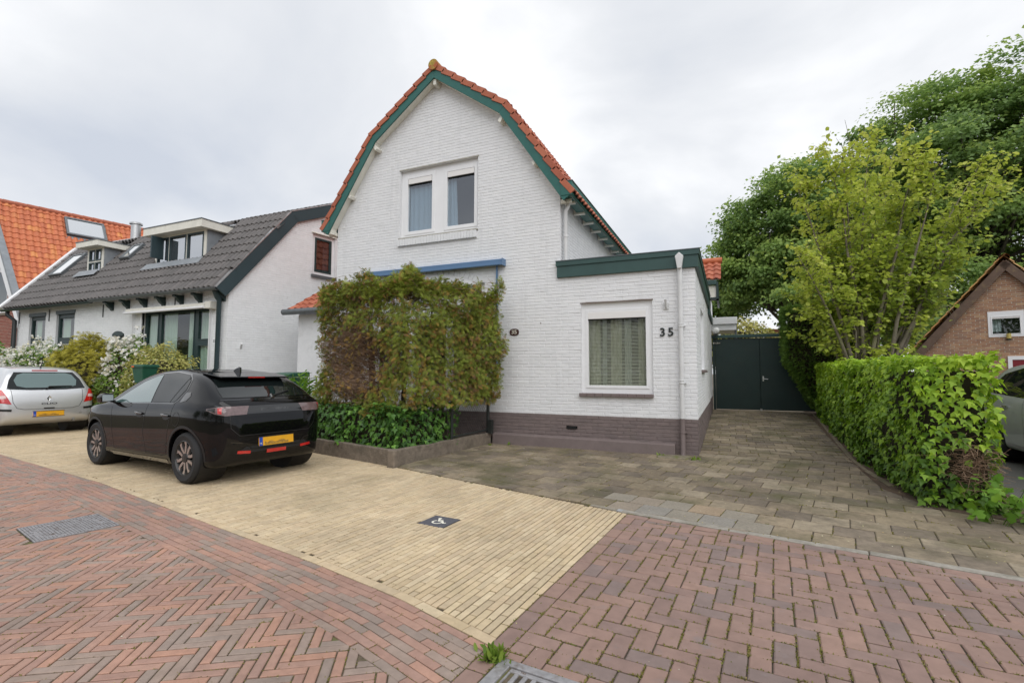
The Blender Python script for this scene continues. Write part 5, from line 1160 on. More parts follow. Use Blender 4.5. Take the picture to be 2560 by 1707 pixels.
M['plateyellow'] = mat('yellow_plate', (.72,.36,.012), .45, n=(20,.05))
M['plateblue'] = mat('blue_plate_strip', (.012,.06,.38), .4)
M['smudge'] = mat('dark_smudge', (.34,.19,.03), .6, n=(60,.6))
M['drlwhite'] = mat('headlamp', (.55,.58,.6), .08, coat=1)
def pchip(x, y, q):
    x = np.array(x,float); y = np.array(y,float); h = np.diff(x); d = np.diff(y)/h; m = np.zeros(len(x))
    for i in range(1,len(x)-1):
        if d[i-1]*d[i] > 0: m[i] = 2*d[i-1]*d[i]/(d[i-1]+d[i])
    m[0] = d[0]; m[-1] = d[-1]; q = np.asarray(q,float); i = np.clip(np.searchsorted(x,q)-1,0,len(h)-1); t = (q-x[i])/h[i]
    return (1+2*t)*(1-t)**2*y[i]+t*(1-t)**2*h[i]*m[i]+t*t*(3-2*t)*y[i+1]+t*t*(t-1)*h[i]*m[i+1]
def carbody(S):
    """S: dict of key curves over x (0 = rear end, L = front end). Returns closed body mesh (verts, faces), x along the length."""
    L = S['L']; xs = np.unique(np.concatenate([np.linspace(0,.35,14), np.linspace(.35,L-.3,52), np.linspace(L-.3,L,12)]))
    zt = pchip(*zip(*S['top']), xs); zl = pchip(*zip(*S['low']), xs); zb = pchip(*zip(*S['belt']), xs); w = pchip(*zip(*S['wid']), xs); tm = S.get('tumble',.44)
    rows = []
    for i,x in enumerate(xs):
        t,l,b,W = zt[i],zl[i],min(zb[i],zt[i]-.05),w[i]; h = t-b; wb = W*.955; wr = max(wb-tm*h-.03, wb*.55); bz = lambda f: l+(b-l)*f
        K = [(0,l),(W*.60,l),(W*.88,l+.005),(W*.955,l+.05),(W*.985,bz(.30)),(W*1.0,bz(.55)),(W*.993,bz(.78)),(W*.975,bz(.93)),(wb,b),(wb+(wr-wb)*.33+.006,b+(h-.05)*.36),(wb+(wr-wb)*.68+.006,b+(h-.05)*.72),(wr,t-.045),(wr-.07,t-.012),(wr*.5,t+.004),(0,t+.008)]
        u = np.linspace(0,len(K)-1,len(K)); q = np.concatenate([np.linspace(0,len(K)-1,43)])
        rows.append(np.c_[np.full(len(q),x), pchip(u,[k[0] for k in K],q), pchip(u,[k[1] for k in K],q)])
    A = np.array(rows); n, k = A.shape[:2]; vs = []; fs = []
    Lh = A.copy(); Rh = A[:,1:-1][:,::-1].copy(); Rh[:,:,1] *= -1; ring = np.concatenate([Lh,Rh],axis=1); kk = ring.shape[1]
    vs = ring.reshape(-1,3).tolist()
    for i in range(n-1):
        for j in range(kk): fs.append((i*kk+j,i*kk+(j+1)%kk,(i+1)*kk+(j+1)%kk,(i+1)*kk+j))
    for i,sg_ in ((0,1),(n-1,-1)):
        c = len(vs); vs.append([float(xs[i]),0,float((zt[i]+zl[i])/2)])
        for j in range(kk): fs.append((c,i*kk+(j+1)%kk,i*kk+j) if sg_>0 else (c,i*kk+j,i*kk+(j+1)%kk))
    return vs, fs
class Car:
    def __init__(s, name, S, loc, rotz, paint, label, group, scale=1, glass='carglass'):
        s.S = S; s.root = thing(name, loc, label, 'car', group, rotz, local=True); s.root.scale = (scale,)*3; s.paint = paint; s.glass = glass
        vs, fs = carbody(S); me = bpy.data.meshes.new('body'); me.from_pydata(vs,[],fs); me.update(); bm = bmesh.new(); bm.from_mesh(me); bmesh.ops.remove_doubles(bm, verts=bm.verts, dist=1e-5); bmesh.ops.recalc_face_normals(bm, faces=bm.faces); bm.to_mesh(me)
        s.bvh = BVHTree.FromBMesh(bm); bm.free(); s.body = link('body', me, paint, s.root, 38)
        cut = MB()
        for x in S['axles']:
            for sg_ in (1,-1): cut.tube([(x,sg_*(S['W']/2+.06),S['rw']+.015),(x,sg_*(S['W']/2-.36),S['rw']+.015)],S['arch'],48)
        co = fixn(cut.build('cut','trimblack')); co.parent = s.root; bpy.context.view_layer.update(); bo = s.body.modifiers.new('b','BOOLEAN'); bo.operation = 'DIFFERENCE'; bo.object = co; bo.solver = 'EXACT'
        dg = bpy.context.evaluated_depsgraph_get(); m2 = bpy.data.meshes.new_from_object(s.body.evaluated_get(dg)); s.body.modifiers.clear(); s.body.data = m2; bpy.data.objects.remove(co)
        m2.materials.clear(); m2.materials.append(M[paint]); m2.polygons.foreach_set('material_index',[0]*len(m2.polygons)); m2.polygons.foreach_set('use_smooth',[True]*len(m2.polygons)); m2.set_sharp_from_angle(angle=R(35))
        for x in S['axles']:
            for sg_ in (1,-1):
                mb = MB().lathe([(S['arch']-.004,0),(S['arch']-.004,.34),(.02,.34)],(x,sg_*(S['W']/2-.06),S['rw']+.015),(0,-sg_,0),32); mb.build('wheel_arch_liner','trimblack',s.body)
    def hit(s, o, d):
        r = s.bvh.ray_cast(Vector(o), Vector(d)); return r[0], r[1]
    def proj(s, view, a, b):
        W = 3
        if view == 'L': o,d = (a,W,b),(0,-1,0)
        elif view == 'R': o,d = (a,-W,b),(0,1,0)
        elif view == 'B': o,d = (-2,a,b),(1,0,0)
        elif view == 'F': o,d = (s.S['L']+2,a,b),(-1,0,0)
        elif view == 'T': o,d = (a,b,4),(0,0,-1)
        elif view in ('BL','BR'):
            q_ = .70711; sg_ = 1 if view == 'BL' else -1; o,d = (a*q_-2.5*q_, sg_*(a*q_+2.5*q_), b),(q_,-sg_*q_,0)
        return s.hit(o,d)
    def patch(s, name, view, poly, m, offs=.004, dens=.045, parent=None, smooth=True):
        """polygon in the view's 2D coordinates laid on the body"""
        P = []
        for i,p in enumerate(poly):
            q = poly[(i+1)%len(poly)]; n = max(1,int(math.hypot(q[0]-p[0],q[1]-p[1])/dens))
            for k in range(n): P.append((p[0]+(q[0]-p[0])*k/n, p[1]+(q[1]-p[1])*k/n))
        nb = len(P); xs = [p[0] for p in P]; ys = [p[1] for p in P]; x = min(xs)+dens*.5; inner = []
        def inside(x,y):
            c = False
            for i in range(nb):
                a,b = P[i],P[i-1]
                if (a[1]>y) != (b[1]>y) and x < (b[0]-a[0])*(y-a[1])/(b[1]-a[1])+a[0]: c = not c
            return c
        while x < max(xs):
            y = min(ys)+dens*.5
            while y < max(ys):
                if inside(x,y) and min((x-a)**2+(y-b)**2 for a,b in P) > (dens*.4)**2: inner.append((x,y))
                y += dens
            x += dens
        r = delaunay_2d_cdt([Vector(p) for p in P+inner], [(i,(i+1)%nb) for i in range(nb)], [], 1, 1e-5)
        vs = []; ok = []
        for v in r[0]:
            h, n = s.proj(view, v.x, v.y)
            if h is None: ok.append(False); vs.append((0,0,0)); continue
            ok.append(True); vs.append(tuple(h+n*offs))
        fs = [tuple(f) for f in r[2] if all(ok[i] for i in f)]
        if view in ('R','T') : pass
        o = MB().add(vs,fs).build(name, m, parent or s.body, smooth=smooth); fixn(o); return o
    def ribbon(s, name, view, pts, w, m='trimblack', offs=.003, parent=None):
        P = []
        for p,q in zip(pts,pts[1:]):
            n = max(1,int(math.hypot(q[0]-p[0],q[1]-p[1])/.04))
            for k in range(n): P.append((p[0]+(q[0]-p[0])*k/n, p[1]+(q[1]-p[1])*k/n))
        P.append(pts[-1]); vs = []; fs = []
        for i,p in enumerate(P):
            a,b = P[max(0,i-1)],P[min(len(P)-1,i+1)]; l = math.hypot(b[0]-a[0],b[1]-a[1]) or 1; nx,ny = -(b[1]-a[1])/l*w/2,(b[0]-a[0])/l*w/2
            for sg_ in (1,-1):
                h,n = s.proj(view,p[0]+nx*sg_,p[1]+ny*sg_); vs.append(tuple(h+n*offs) if h else None)
        for i in range(len(P)-1):
            q = (2*i,2*i+1,2*i+3,2*i+2)
            if all(vs[j] for j in q): fs.append(q)
        return MB().add([v or (0,0,0) for v in vs],fs).build(name,m,parent or s.body,smooth=True)
    def wheels(s, spokes='double'):
        S = s.S; r = S['rw']; wd = .205; y0 = S['W']/2-.02; rr = S['rim']
        protos = {}
        for x in S['axles']:
            for sg_ in (1,-1):
                w = bpy.data.objects.new('wheel', None); COL.objects.link(w); w.parent = s.root; w.location = (x, sg_*y0, r); w.empty_display_size = .1; w.rotation_euler = (0,random.uniform(0,1.2),0 if sg_>0 else math.pi); ORG[w.name] = Vector((0,0,0))
                if not protos:
                    t = MB().lathe([(rr-.005,-.01),(rr+.02,-.004),(rr+.05,.0),(r-.045,.002),(r-.018,-.012),(r-.004,-.035),(r,-.06),(r,-wd+.05),(r-.012,-wd+.02),(rr+.03,-wd),(rr-.005,-wd+.02)],(0,0,0),(0,1,0),48,closed=True); protos['tyre'] = fixn(t.build('tyre','rubber',w,smooth=40)).data
                    g = MB()
                    for gy in (-.075,-.10,-.125,-.15): g.lathe([(r+.0015,gy),(r+.0015,gy-.006)],(0,0,0),(0,1,0),48)
                    protos['tread_groove'] = g.build('tread_groove','trimblack',w).data
                    b = MB().lathe([(rr,-.012),(rr-.012,-.006),(rr-.022,-.02),(rr-.03,-.15)],(0,0,0),(0,1,0),40); protos['rim'] = fixn(b.build('rim','alloydark' if spokes=='double' else 'alloy',w,smooth=40)).data
                    b = MB().lathe([(rr-.02,-.11),(.02,-.11)],(0,0,0),(0,1,0),32); b.lathe([(.13,-.085),(.125,-.075),(.02,-.075)],(0,0,0),(0,1,0),24); protos['brake'] = fixn(b.build('brake','alloydark',w)).data
                    sp = MB(); hb = MB().lathe([(.001,-.012),(.055,-.016),(.062,-.06)],(0,0,0),(0,1,0),20)
                    back = MB()
                    for k in range(5):
                        A = 2*math.pi*k/5; c,sn = math.cos(A),math.sin(A); T = lambda px,pz,py: (px*c-pz*sn, py, px*sn+pz*c)
                        if spokes == 'double':
                            for sd_ in (1,-1):
                                pl = [(.045,sd_*.010),(.13,sd_*.016),(rr-.008,sd_*.050),(rr-.018,sd_*.125),(.15,sd_*.058),(.05,sd_*.040)]
                                pts = [T(a,b_,-.018-.01*(1-a/rr)) for a,b_ in pl]; lo = [T(a,b_,-.055) for a,b_ in pl]; n = len(pl)
                                (sp).add(pts+lo,[tuple(range(n)),tuple(range(2*n-1,n-1,-1))]+[(i,n+i,n+(i+1)%n,(i+1)%n) for i in range(n)])
                        else:
                            for sd_ in (0,1):
                                B_ = A+sd_*math.pi/5; c,sn = math.cos(B_),math.sin(B_); T = lambda px,pz,py: (px*c-pz*sn, py, px*sn+pz*c)
                                pl = [(.04,-.02),(rr-.012,-.012),(rr-.012,.016),(.04,.02)]; pts = [T(a,b_,-.014-.02*(1-a/rr)) for a,b_ in pl]; lo = [T(a,b_,-.05) for a,b_ in pl]; n = 4
                                sp.add(pts+lo,[tuple(range(n)),tuple(range(2*n-1,n-1,-1))]+[(i,n+i,n+(i+1)%n,(i+1)%n) for i in range(n)])
                    protos['spokes'] = fixn(sp.build('spokes','alloy',w)).data; protos['hub_cap'] = fixn(hb.build('hub_cap','alloydark',w,smooth=40)).data
                else:
                    for nm,me in protos.items(): link(nm, me, None, w)
    def mirror(s, x, z, paint=None):
        for sg_ in (1,-1):
            h,n = s.proj('L' if sg_>0 else 'R', x, z); y = abs(h.y); mb = MB()
            V = [(.06,.02,-.035),(.06,.20,-.055),(.05,.215,.03),(.05,.17,.085),(.05,.03,.075),(-.075,.04,-.03),(-.08,.19,-.05),(-.08,.205,.03),(-.075,.165,.085),(-.075,.05,.075)]
            mb.add([(x+.04+a,sg_*(y+b-.01),z+.05+c) for a,b,c in V],[(0,1,2,3,4),(9,8,7,6,5),(0,5,6,1),(1,6,7,2),(2,7,8,3),(3,8,9,4),(4,9,5,0)])
            o = fixn(mb.build('mirror',paint or s.paint,s.root,bevel=.018,seg=3,smooth=40)); MB().add([(x-.045,sg_*(y+.045),z+.03),(x-.045,sg_*(y+.175),z+.01),(x-.045,sg_*(y+.18),z+.115),(x-.045,sg_*(y+.05),z+.11)],[(0,1,2,3)]).build('mirror_glass','chrome',o)
            MB().tube([(x+.04,sg_*(y-.02),z),(x+.03,sg_*(y+.06),z+.03)],.022,8).build('mirror_arm','trimblack',o)
    def text(s, name, txt, size, view, cx, cz, m, sx=1.0, flip=False, par=None):
        me = text_mesh(txt,size,0,.001); vs = []; 
        for v in me.vertices:
            h,n = s.proj(view, cx+(-v.co.x*sx if view=='B' else v.co.x*sx), cz+v.co.y); 
            if h is None: h,n = Vector((0,cx,cz)),Vector((-1,0,0))
            v.co = h+n*.006
        me.materials.clear(); o = link(name, me, m, par or s.body); return o
    def plate(s, cy, cz, w=.50, h=.11, smudge=True):
        hh,n = s.proj('B',cy,cz); x = hh.x-.012; tilt = .10
        f = (Vector((x,cy,cz)), -YV, Vector((tilt,0,1)).normalized(), Vector((-1,0,tilt)).normalized())
        o = MB().fbox(f,-w/2,w/2,-h/2,h/2,-.02,0).build('number_plate','plateyellow',s.root,bevel=.003); MB().fbox(f,-w/2+.002,-w/2+.05,-h/2+.002,h/2-.002,.0005,.002).build('blue_strip','plateblue',o)
        text('country_code','NL',.028,.0003,(f[0]+f[1]*(-w/2+.026)+f[2]*(-.025)+f[3]*.003,f[1],f[2],f[3]),'white_mark',o)
        sm = MB()
        if smudge:
            top_ = [(-.17+k*.034, -.012+random.uniform(-.014,.016)) for k in range(11)]
            sm.add([f[0]+f[1]*u+f[2]*v+f[3]*.0012 for u,v in [(.17,-h/2+.012),(-.17,-h/2+.012)]+top_][::-1], [tuple(range(13))]); fixn(sm.build('blurred_marks','smudge',o))  # stand-in smear drawn where the plate characters are blurred out
        fm = MB()
        for z in ((-w/2-.008,w/2+.008,h/2,h/2+.008),(-w/2-.008,w/2+.008,-h/2-.008,-h/2)): fm.fbox(f,*z,-.02,.003)
        fm.build('plate_frame','trimblack',o); return o
# ---- black hatchback (rear end at x=0)
S1 = dict(L=4.05, W=1.745, axles=(.74,3.28), arch=.352, rw=.322, rim=.222, tumble=.46,
  top=[(0,.70),(.04,.85),(.12,.975),(.25,1.045),(.42,1.125),(.60,1.225),(.80,1.325),(.98,1.382),(1.25,1.422),(1.6,1.443),(1.95,1.43),(2.35,1.36),(2.75,1.19),(3.02,1.04),(3.2,.985),(3.55,.935),(3.8,.87),(3.95,.77),(4.02,.66),(4.05,.56)],
  low=[(0,.36),(.06,.27),(.25,.215),(.8,.19),(3.4,.19),(3.8,.20),(4.0,.25),(4.05,.32)],
  belt=[(0,.70),(.1,.93),(.25,.985),(.6,1.0),(1.4,.965),(2.6,.925),(3.1,.915),(3.6,.86),(4.05,.6)],
  wid=[(0,.50),(.05,.62),(.14,.715),(.30,.79),(.55,.852),(.85,.8725),(1.5,.86),(2.4,.86),(3.2,.8725),(3.5,.85),(3.8,.77),(3.97,.64),(4.05,.50)])
sc1 = .98; la = R(173.62); hv = Vector((math.cos(la),math.sin(la),0)); base = Vector((-5.596,-3.874,ZS))-hv*(.74*sc1)
c1 = Car('black_hatchback', S1, base, la, 'paintblack', 'glossy black hatchback parked on the yellow bay, seen from behind', 'cars parked in view', sc1)
c1.wheels('double'); c1.mirror(2.78,.955)
for v in ('L','R'):
    c1.patch('side_window',v,[(2.83,.955),(2.60,1.10),(2.30,1.255),(1.98,1.345),(1.86,1.36),(1.72,.985),(2.3,.965)],'carglassteal' if v=='L' else 'carglass')
    c1.patch('side_window',v,[(1.66,.99),(1.80,1.365),(1.45,1.375),(1.12,1.345),(1.00,1.28),(.96,1.17),(1.05,1.03),(1.10,1.005)],'carglass')
    c1.ribbon('window_trim',v,[(2.86,.945),(1.08,.99),(.99,1.04),(.925,1.17),(.98,1.30),(1.12,1.365),(1.5,1.398),(1.9,1.38),(2.32,1.27),(2.62,1.115),(2.86,.945)],.014,'gloss')
    c1.ribbon('window_divider',v,[(1.20,1.0),(1.06,1.33)],.022,'trimblack',.006)
    c1.patch('rear_quarter_vent',v,[(.93,1.005),(.80,1.03),(.76,1.09),(.80,1.14),(.91,1.13)],'gloss')
    c1.ribbon('door_gap',v,[(2.80,.90),(2.72,.60),(2.68,.30)],.006); c1.ribbon('door_gap',v,[(1.76,.98),(1.80,.6),(1.74,.30)],.006); c1.ribbon('door_gap',v,[(1.05,.99),(1.10,.75),(1.16,.50),(1.20,.32),(1.74,.30),(2.68,.30)],.006)
    for hx in (1.93,1.20): 
        hp_,n_ = c1.proj(v,hx,.835); sg_ = 1 if v=='L' else -1; MB().tube([(hx-.09,hp_.y+sg_*.012,.83),(hx,hp_.y+sg_*.035,.84),(hx+.09,hp_.y+sg_*.012,.845)],.013,8).build('door_handle','gloss',c1.body,smooth=40)
        c1.patch('handle_recess',v,[(hx+.095*math.cos(t),.812+.035*math.sin(t)) for t in np.linspace(0,6.28,14,endpoint=False)],'trimblack',.002)
    c1.ribbon('fuel_flap',v,[(.93+.085*math.cos(t),.80+.085*math.sin(t)) for t in np.linspace(0,6.283,24)],.005) if v=='L' else None
    c1.ribbon('sill_blade',v,[(1.15,.245),(2.85,.235)],.05,'gloss',.006)
    for k,x in enumerate(S1['axles']): c1.ribbon('arch_lip',v,[(x+.375*math.cos(t),S1['rw']+.015+.375*math.sin(t)) for t in np.linspace(-.1,math.pi+.1,26)],.03,'trimblack',.003)
    c1.patch('tail_lamp','B'+v,[(.32,.86),(.53,.855),(.68,.88),(.82,.925),(.815,.945),(.66,.965),(.33,.965)],'clearlamp',.008,.02); c1.patch('lamp_core','B'+v,[(.58,.88),(.64,.885),(.65,.955),(.59,.95)],'redlamp',.012,.02); c1.patch('lamp_edge','B'+v,[(.68,.895),(.80,.927),(.80,.942),(.69,.952)],'gloss',.011,.02)
    c1.patch('headlamp',v,[(3.62,.83),(3.90,.72),(3.95,.65),(3.86,.66),(3.60,.78)],'drlwhite',.006,.03)
c1.patch('rear_window','B',[(-.62,1.07),(.62,1.07),(.585,1.18),(.52,1.305),(-.52,1.305),(-.585,1.18)],'carglass',.004)
c1.ribbon('rear_window_edge','B',[(-.66,1.045),(.66,1.045)],.012,'gloss')
c1.patch('lamp_band','B',[(-.41,.865),(.41,.865),(.42,.965),(-.42,.965)],'gloss',.006)
c1.text('lettering','PEUGEOT',.046,'B',-.0,.915,'chromedull',2.1)
c1.ribbon('tailgate_gap','B',[(-.62,.93),(-.60,.70),(-.50,.60),(.50,.60),(.60,.70),(.62,.93)],.008)
c1.ribbon('bumper_line','B',[(-.60,.53),(-.42,.50),(-.34,.42),(.34,.42),(.42,.50),(.60,.53)],.012,'gloss',.008)
c1.patch('diffuser','B',[(-.55,.38),(.55,.38),(.42,.46),(-.42,.46)],'trimblack',.006)
for sg_ in (1,-1): c1.ribbon('reflector','B',[(sg_*.36,.385),(sg_*.52,.40)],.035,'redlamp',.011)
c1.ribbon('fog_lamp','B',[(-.14,.375),(.14,.375)],.04,'redlamp',.014)
c1.plate(0,.50)
sp = MB(); sp.prism([(.62,-.49,1.318),(.62,.49,1.318),(.98,.54,1.372),(.98,-.54,1.372)],(0,0,.022)); fixn(sp.build('spoiler','paintblack',c1.root,bevel=.01)); MB().box(.612,.622,-.12,.12,1.322,1.336).build('brake_lamp','redlamp',c1.root)
wp = MB().tube([(.27,-.02,1.075),(.42,-.36,1.145)],[.018,.008],8).build('wiper','trimblack',c1.root); MB().tube([(.24,-.02,1.05),(.30,-.02,1.09)],.03,10).build('wiper_hub','gloss',wp)
h,n = c1.proj('T',1.10,0); an_ = MB(); an_.prism([(1.0,-.012,h.z-.02),(1.20,-.012,h.z-.005),(1.14,-.010,h.z+.03),(1.03,-.008,h.z+.065),(1.0,-.010,h.z+.055)],(0,.022,0)); fixn(an_.build('fin_antenna','gloss',c1.root,bevel=.004))
c1.patch('roof_panel','T',[(1.30,-.42),(2.05,-.46),(2.05,.46),(1.30,.42)],'gloss',.003,.10)
c1.patch('windscreen','T',[(2.18,-.50),(2.95,-.62),(2.95,.62),(2.18,.50)],'carglass',.004,.08)
# shorten the tail: everything behind x=.3 is pushed together, the rest slides back
def xsq(x): return x*.175/.3 if 0 < x < .3 else (x-.125 if x >= .3 else x)
done = set()
for o in c1.root.children_recursive:
    if o.type == 'MESH' and o.parent.name.split('.')[0] != 'wheel' and o.data.name not in done:
        done.add(o.data.name)
        for v in o.data.vertices: v.co.x = xsq(v.co.x)
    elif o.type == 'EMPTY' and o.name.split('.')[0] == 'wheel': o.location.x -= .125
c1.root.location = c1.root.location + hv*(.125*sc1)
# ---- silver hatchback further along
S2 = dict(L=4.0, W=1.70, axles=(.62,3.17), arch=.325, rw=.300, rim=.20, tumble=.42,
  top=[(0,.66),(.03,.80),(.08,.93),(.16,1.03),(.28,1.20),(.40,1.36),(.52,1.425),(.8,1.47),(1.4,1.495),(1.9,1.48),(2.3,1.41),(2.75,1.19),(3.0,1.06),(3.2,1.0),(3.55,.94),(3.8,.84),(3.95,.72),(4.0,.58)],
  low=[(0,.38),(.06,.30),(.25,.23),(.8,.20),(3.4,.20),(3.85,.24),(4.0,.34)],
  belt=[(0,.66),(.08,.88),(.2,.96),(.6,.98),(1.4,.95),(2.6,.92),(3.1,.91),(3.6,.85),(4.0,.6)],
  wid=[(0,.66),(.03,.745),(.10,.80),(.25,.835),(.6,.85),(1.5,.85),(2.4,.85),(3.2,.85),(3.6,.81),(3.85,.70),(4.0,.52)])
rc = onZ(122,1075,ZS); hv2 = Vector((-1,.10,0)).normalized(); b2_ = Vector((-13.25,-2.84,ZS))
c2 = Car('silver_hatchback', S2, b2_, math.atan2(hv2.y,hv2.x), 'paintsilver', 'silver hatchback at the left edge, parked ahead of the black car', 'cars parked in view', 1.0)
c2.wheels('ten'); c2.mirror(2.72,.96)
c2.patch('rear_window','B',[(-.66,1.0),(-.30,.975),(.30,.975),(.66,1.0),(.60,1.20),(.50,1.36),(-.50,1.36),(-.60,1.20)],'carglass',.004); c2.patch('rear_glass','B',[(-.50,1.06),(-.36,1.02),(.36,1.02),(.50,1.06),(.53,1.18),(.46,1.30),(.36,1.335),(-.36,1.335),(-.46,1.30),(-.53,1.18)],'carglassteal',.009)
for sg_ in (1,-1):
    c2.patch('tail_lamp','B',[(sg_*.60,.68),(sg_*.79,.72),(sg_*.84,.82),(sg_*.80,.97),(sg_*.73,.985),(sg_*.66,.82)],'redlamp',.009,.03); c2.patch('reverse_lamp','B',[(sg_*.68,.80),(sg_*.78,.80),(sg_*.79,.86),(sg_*.69,.865)],'whitelamp',.013,.03)
    c2.ribbon('bumper_strip','B',[(sg_*.60,.555),(sg_*.84,.575)],.045,'trimblack',.01)
    for v in ('L','R'):
        pass
for v in ('L','R'):
    c2.patch('tail_lamp',v,[(.10,.74),(.16,.75),(.22,.82),(.20,.90),(.12,.92)],'redlamp',.009,.03)
    c2.patch('side_window',v,[(2.80,.96),(2.55,1.12),(2.25,1.29),(1.95,1.38),(1.75,1.40),(1.70,.985)],'carglass'); c2.patch('side_window',v,[(1.64,.99),(1.68,1.40),(1.2,1.395),(.85,1.35),(.62,1.24),(.58,1.10),(.75,1.01)],'carglass'); c2.ribbon('bumper_strip',v,[(.10,.575),(.40,.58)],.045,'trimblack',.008)
    c2.ribbon('door_gap',v,[(1.67,.98),(1.70,.6),(1.64,.30)],.006); c2.ribbon('door_gap',v,[(2.82,.92),(2.72,.55),(2.66,.30)],.006)
c2.ribbon('tailgate_gap','B',[(-.60,.98),(-.58,.72),(-.52,.60),(-.40,.565),(.40,.565),(.52,.60),(.58,.72),(.60,.98)],.008); c2.ribbon('tailgate_handle','B',[(-.09,.575),(.09,.575)],.03,'trimblack',.008)
c2.plate(0,.46,.52,.11); c2.text('lettering','CLIO',.05,'B',0,.675,'alloydark',2.4)
h,n = c2.proj('B',0,.79); dm = MB()
for k,(a,b) in enumerate((((0,.062),(.044,0)),((.044,0),(0,-.062)),((0,-.062),(-.044,0)),((-.044,0),(0,.062)))):
    s_ = .62; dm.add([(h.x-.016,a[0],.79+a[1]),(h.x-.016,b[0],.79+b[1]),(h.x-.010,b[0]*s_*.6,.79+b[1]*s_),(h.x-.010,a[0]*s_*.6,.79+a[1]*s_),],[(0,1,2,3)])
dm.build('badge','chrome',c2.body)
wp = MB().tube([(.10,.02,1.0),(.13,-.02,1.045),(.145,-.42,1.055)],[.02,.015,.008],8).build('wiper','trimblack',c2.root); MB().box(.36,.375,-.22,.22,1.385,1.412).build('brake_lamp','redlamp',c2.root,bevel=.004)
h,n = c2.proj('T',.62,0); MB().tube([(.62,0,h.z-.01),(.62,0,h.z+.02),(.50,0,h.z+.20)],[.022,.012,.004],8).build('roof_antenna','trimblack',c2.root)
c2.ribbon('parking_sensor','B',[(-.55+.02*math.cos(t),.44+.02*math.sin(t)) for t in np.linspace(0,6.283,12)],.003) ; MB().tube([(.02,-.45,.29),(.25,-.45,.29)],.03,10).build('exhaust','steel',c2.root)
# ---- silver family car and red car on the right
S3 = dict(L=4.35, W=1.80, axles=(.78,3.45), arch=.36, rw=.325, rim=.235, tumble=.42,
  top=[(0,.75),(.05,.95),(.15,1.10),(.35,1.32),(.55,1.47),(.9,1.53),(1.5,1.56),(2.1,1.54),(2.5,1.45),(2.95,1.25),(3.3,1.06),(3.5,1.01),(3.9,.95),(4.15,.86),(4.3,.72),(4.35,.58)],
  low=[(0,.38),(.08,.29),(.3,.22),(3.7,.21),(4.2,.24),(4.35,.34)], belt=[(0,.75),(.1,.98),(.3,1.03),(1.4,1.0),(2.8,.97),(3.4,.95),(3.9,.89),(4.35,.62)],
  wid=[(0,.64),(.05,.76),(.15,.83),(.35,.87),(.8,.90),(1.5,.90),(3.4,.90),(3.8,.86),(4.1,.74),(4.35,.52)])
hv3 = Vector((-.04,-1,0)).normalized(); wc = onZ(2490,1147,ZS); l3 = Vector((hv3.y,-hv3.x,0)); b3 = Vector((wc.x,wc.y,ZS))-hv3*.78-l3*.88
c3 = Car('grey_family_car', S3, b3, math.atan2(hv3.y,hv3.x), 'paintgrey', 'silver-grey family car at the right edge behind the ivy hedge', 'cars parked in view', 1.0)
c3.wheels('double'); c3.mirror(2.88,1.0)
for v in ('L','R'):
    c3.patch('side_window',v,[(3.05,1.0),(2.85,1.17),(2.72,1.26),(2.70,.995)],'carglass'); c3.patch('side_window',v,[(2.64,.995),(2.66,1.30),(2.3,1.43),(1.85,1.475),(1.80,1.02)],'carglass'); c3.patch('side_window',v,[(1.74,1.02),(1.79,1.475),(1.2,1.465),(.75,1.38),(.55,1.20),(.62,1.07)],'carglass')
    c3.ribbon('door_gap',v,[(1.77,1.0),(1.80,.6),(1.74,.30)],.006); c3.ribbon('door_gap',v,[(2.88,.95),(2.86,.55),(2.80,.30)],.006); c3.ribbon('sill_trim',v,[(1.2,.30),(3.05,.28)],.03,'steel',.006)
    for hx in (2.0,1.25):
        hp_,n_ = c3.proj(v,hx,.87); sg_ = 1 if v=='L' else -1; MB().tube([(hx-.10,hp_.y+sg_*.01,.87),(hx,hp_.y+sg_*.035,.875),(hx+.10,hp_.y+sg_*.01,.88)],.014,8).build('door_handle','chrome',c3.body,smooth=40)
    c3.patch('headlamp',v,[(3.85,.86),(4.2,.76),(4.24,.68),(3.95,.74)],'drlwhite',.006,.04)
c3.patch('windscreen','T',[(2.45,-.55),(3.25,-.68),(3.25,.68),(2.45,.55)],'carglass',.004,.09); c3.patch('rear_window','B',[(-.6,1.1),(.6,1.1),(.5,1.42),(-.5,1.42)],'carglass',.004)
for v in ('BL','BR'): c3.patch('tail_lamp',v,[(.36,.86),(.60,.86),(.78,.90),(.80,.98),(.62,1.0),(.38,.97)],'redlamp',.008,.03)
c3.plate(0,.66); c3.ribbon('tailgate_gap','B',[(-.60,1.05),(-.58,.62),(.58,.62),(.60,1.05)],.008); c3.ribbon('bumper_line','B',[(-.62,.50),(.62,.50)],.02,'trimblack',.006)
c4 = Car('red_car', S1, Vector((7.6,7.2,ZS)), R(-25), 'paintred', 'red car mostly hidden behind the grey family car', 'cars parked in view', 1.0)
c4.wheels('ten')
for v in ('L','R'): c4.patch('side_window',v,[(2.83,.955),(2.30,1.255),(1.86,1.36),(1.0,1.28),(.96,1.17),(1.10,1.005)],'carglass')
c4.patch('windscreen','T',[(2.18,-.50),(2.95,-.62),(2.95,.62),(2.18,.50)],'carglass',.004,.08); c4.patch('rear_window','B',[(-.60,1.035),(.60,1.035),(.50,1.325),(-.50,1.325)],'carglass',.004)
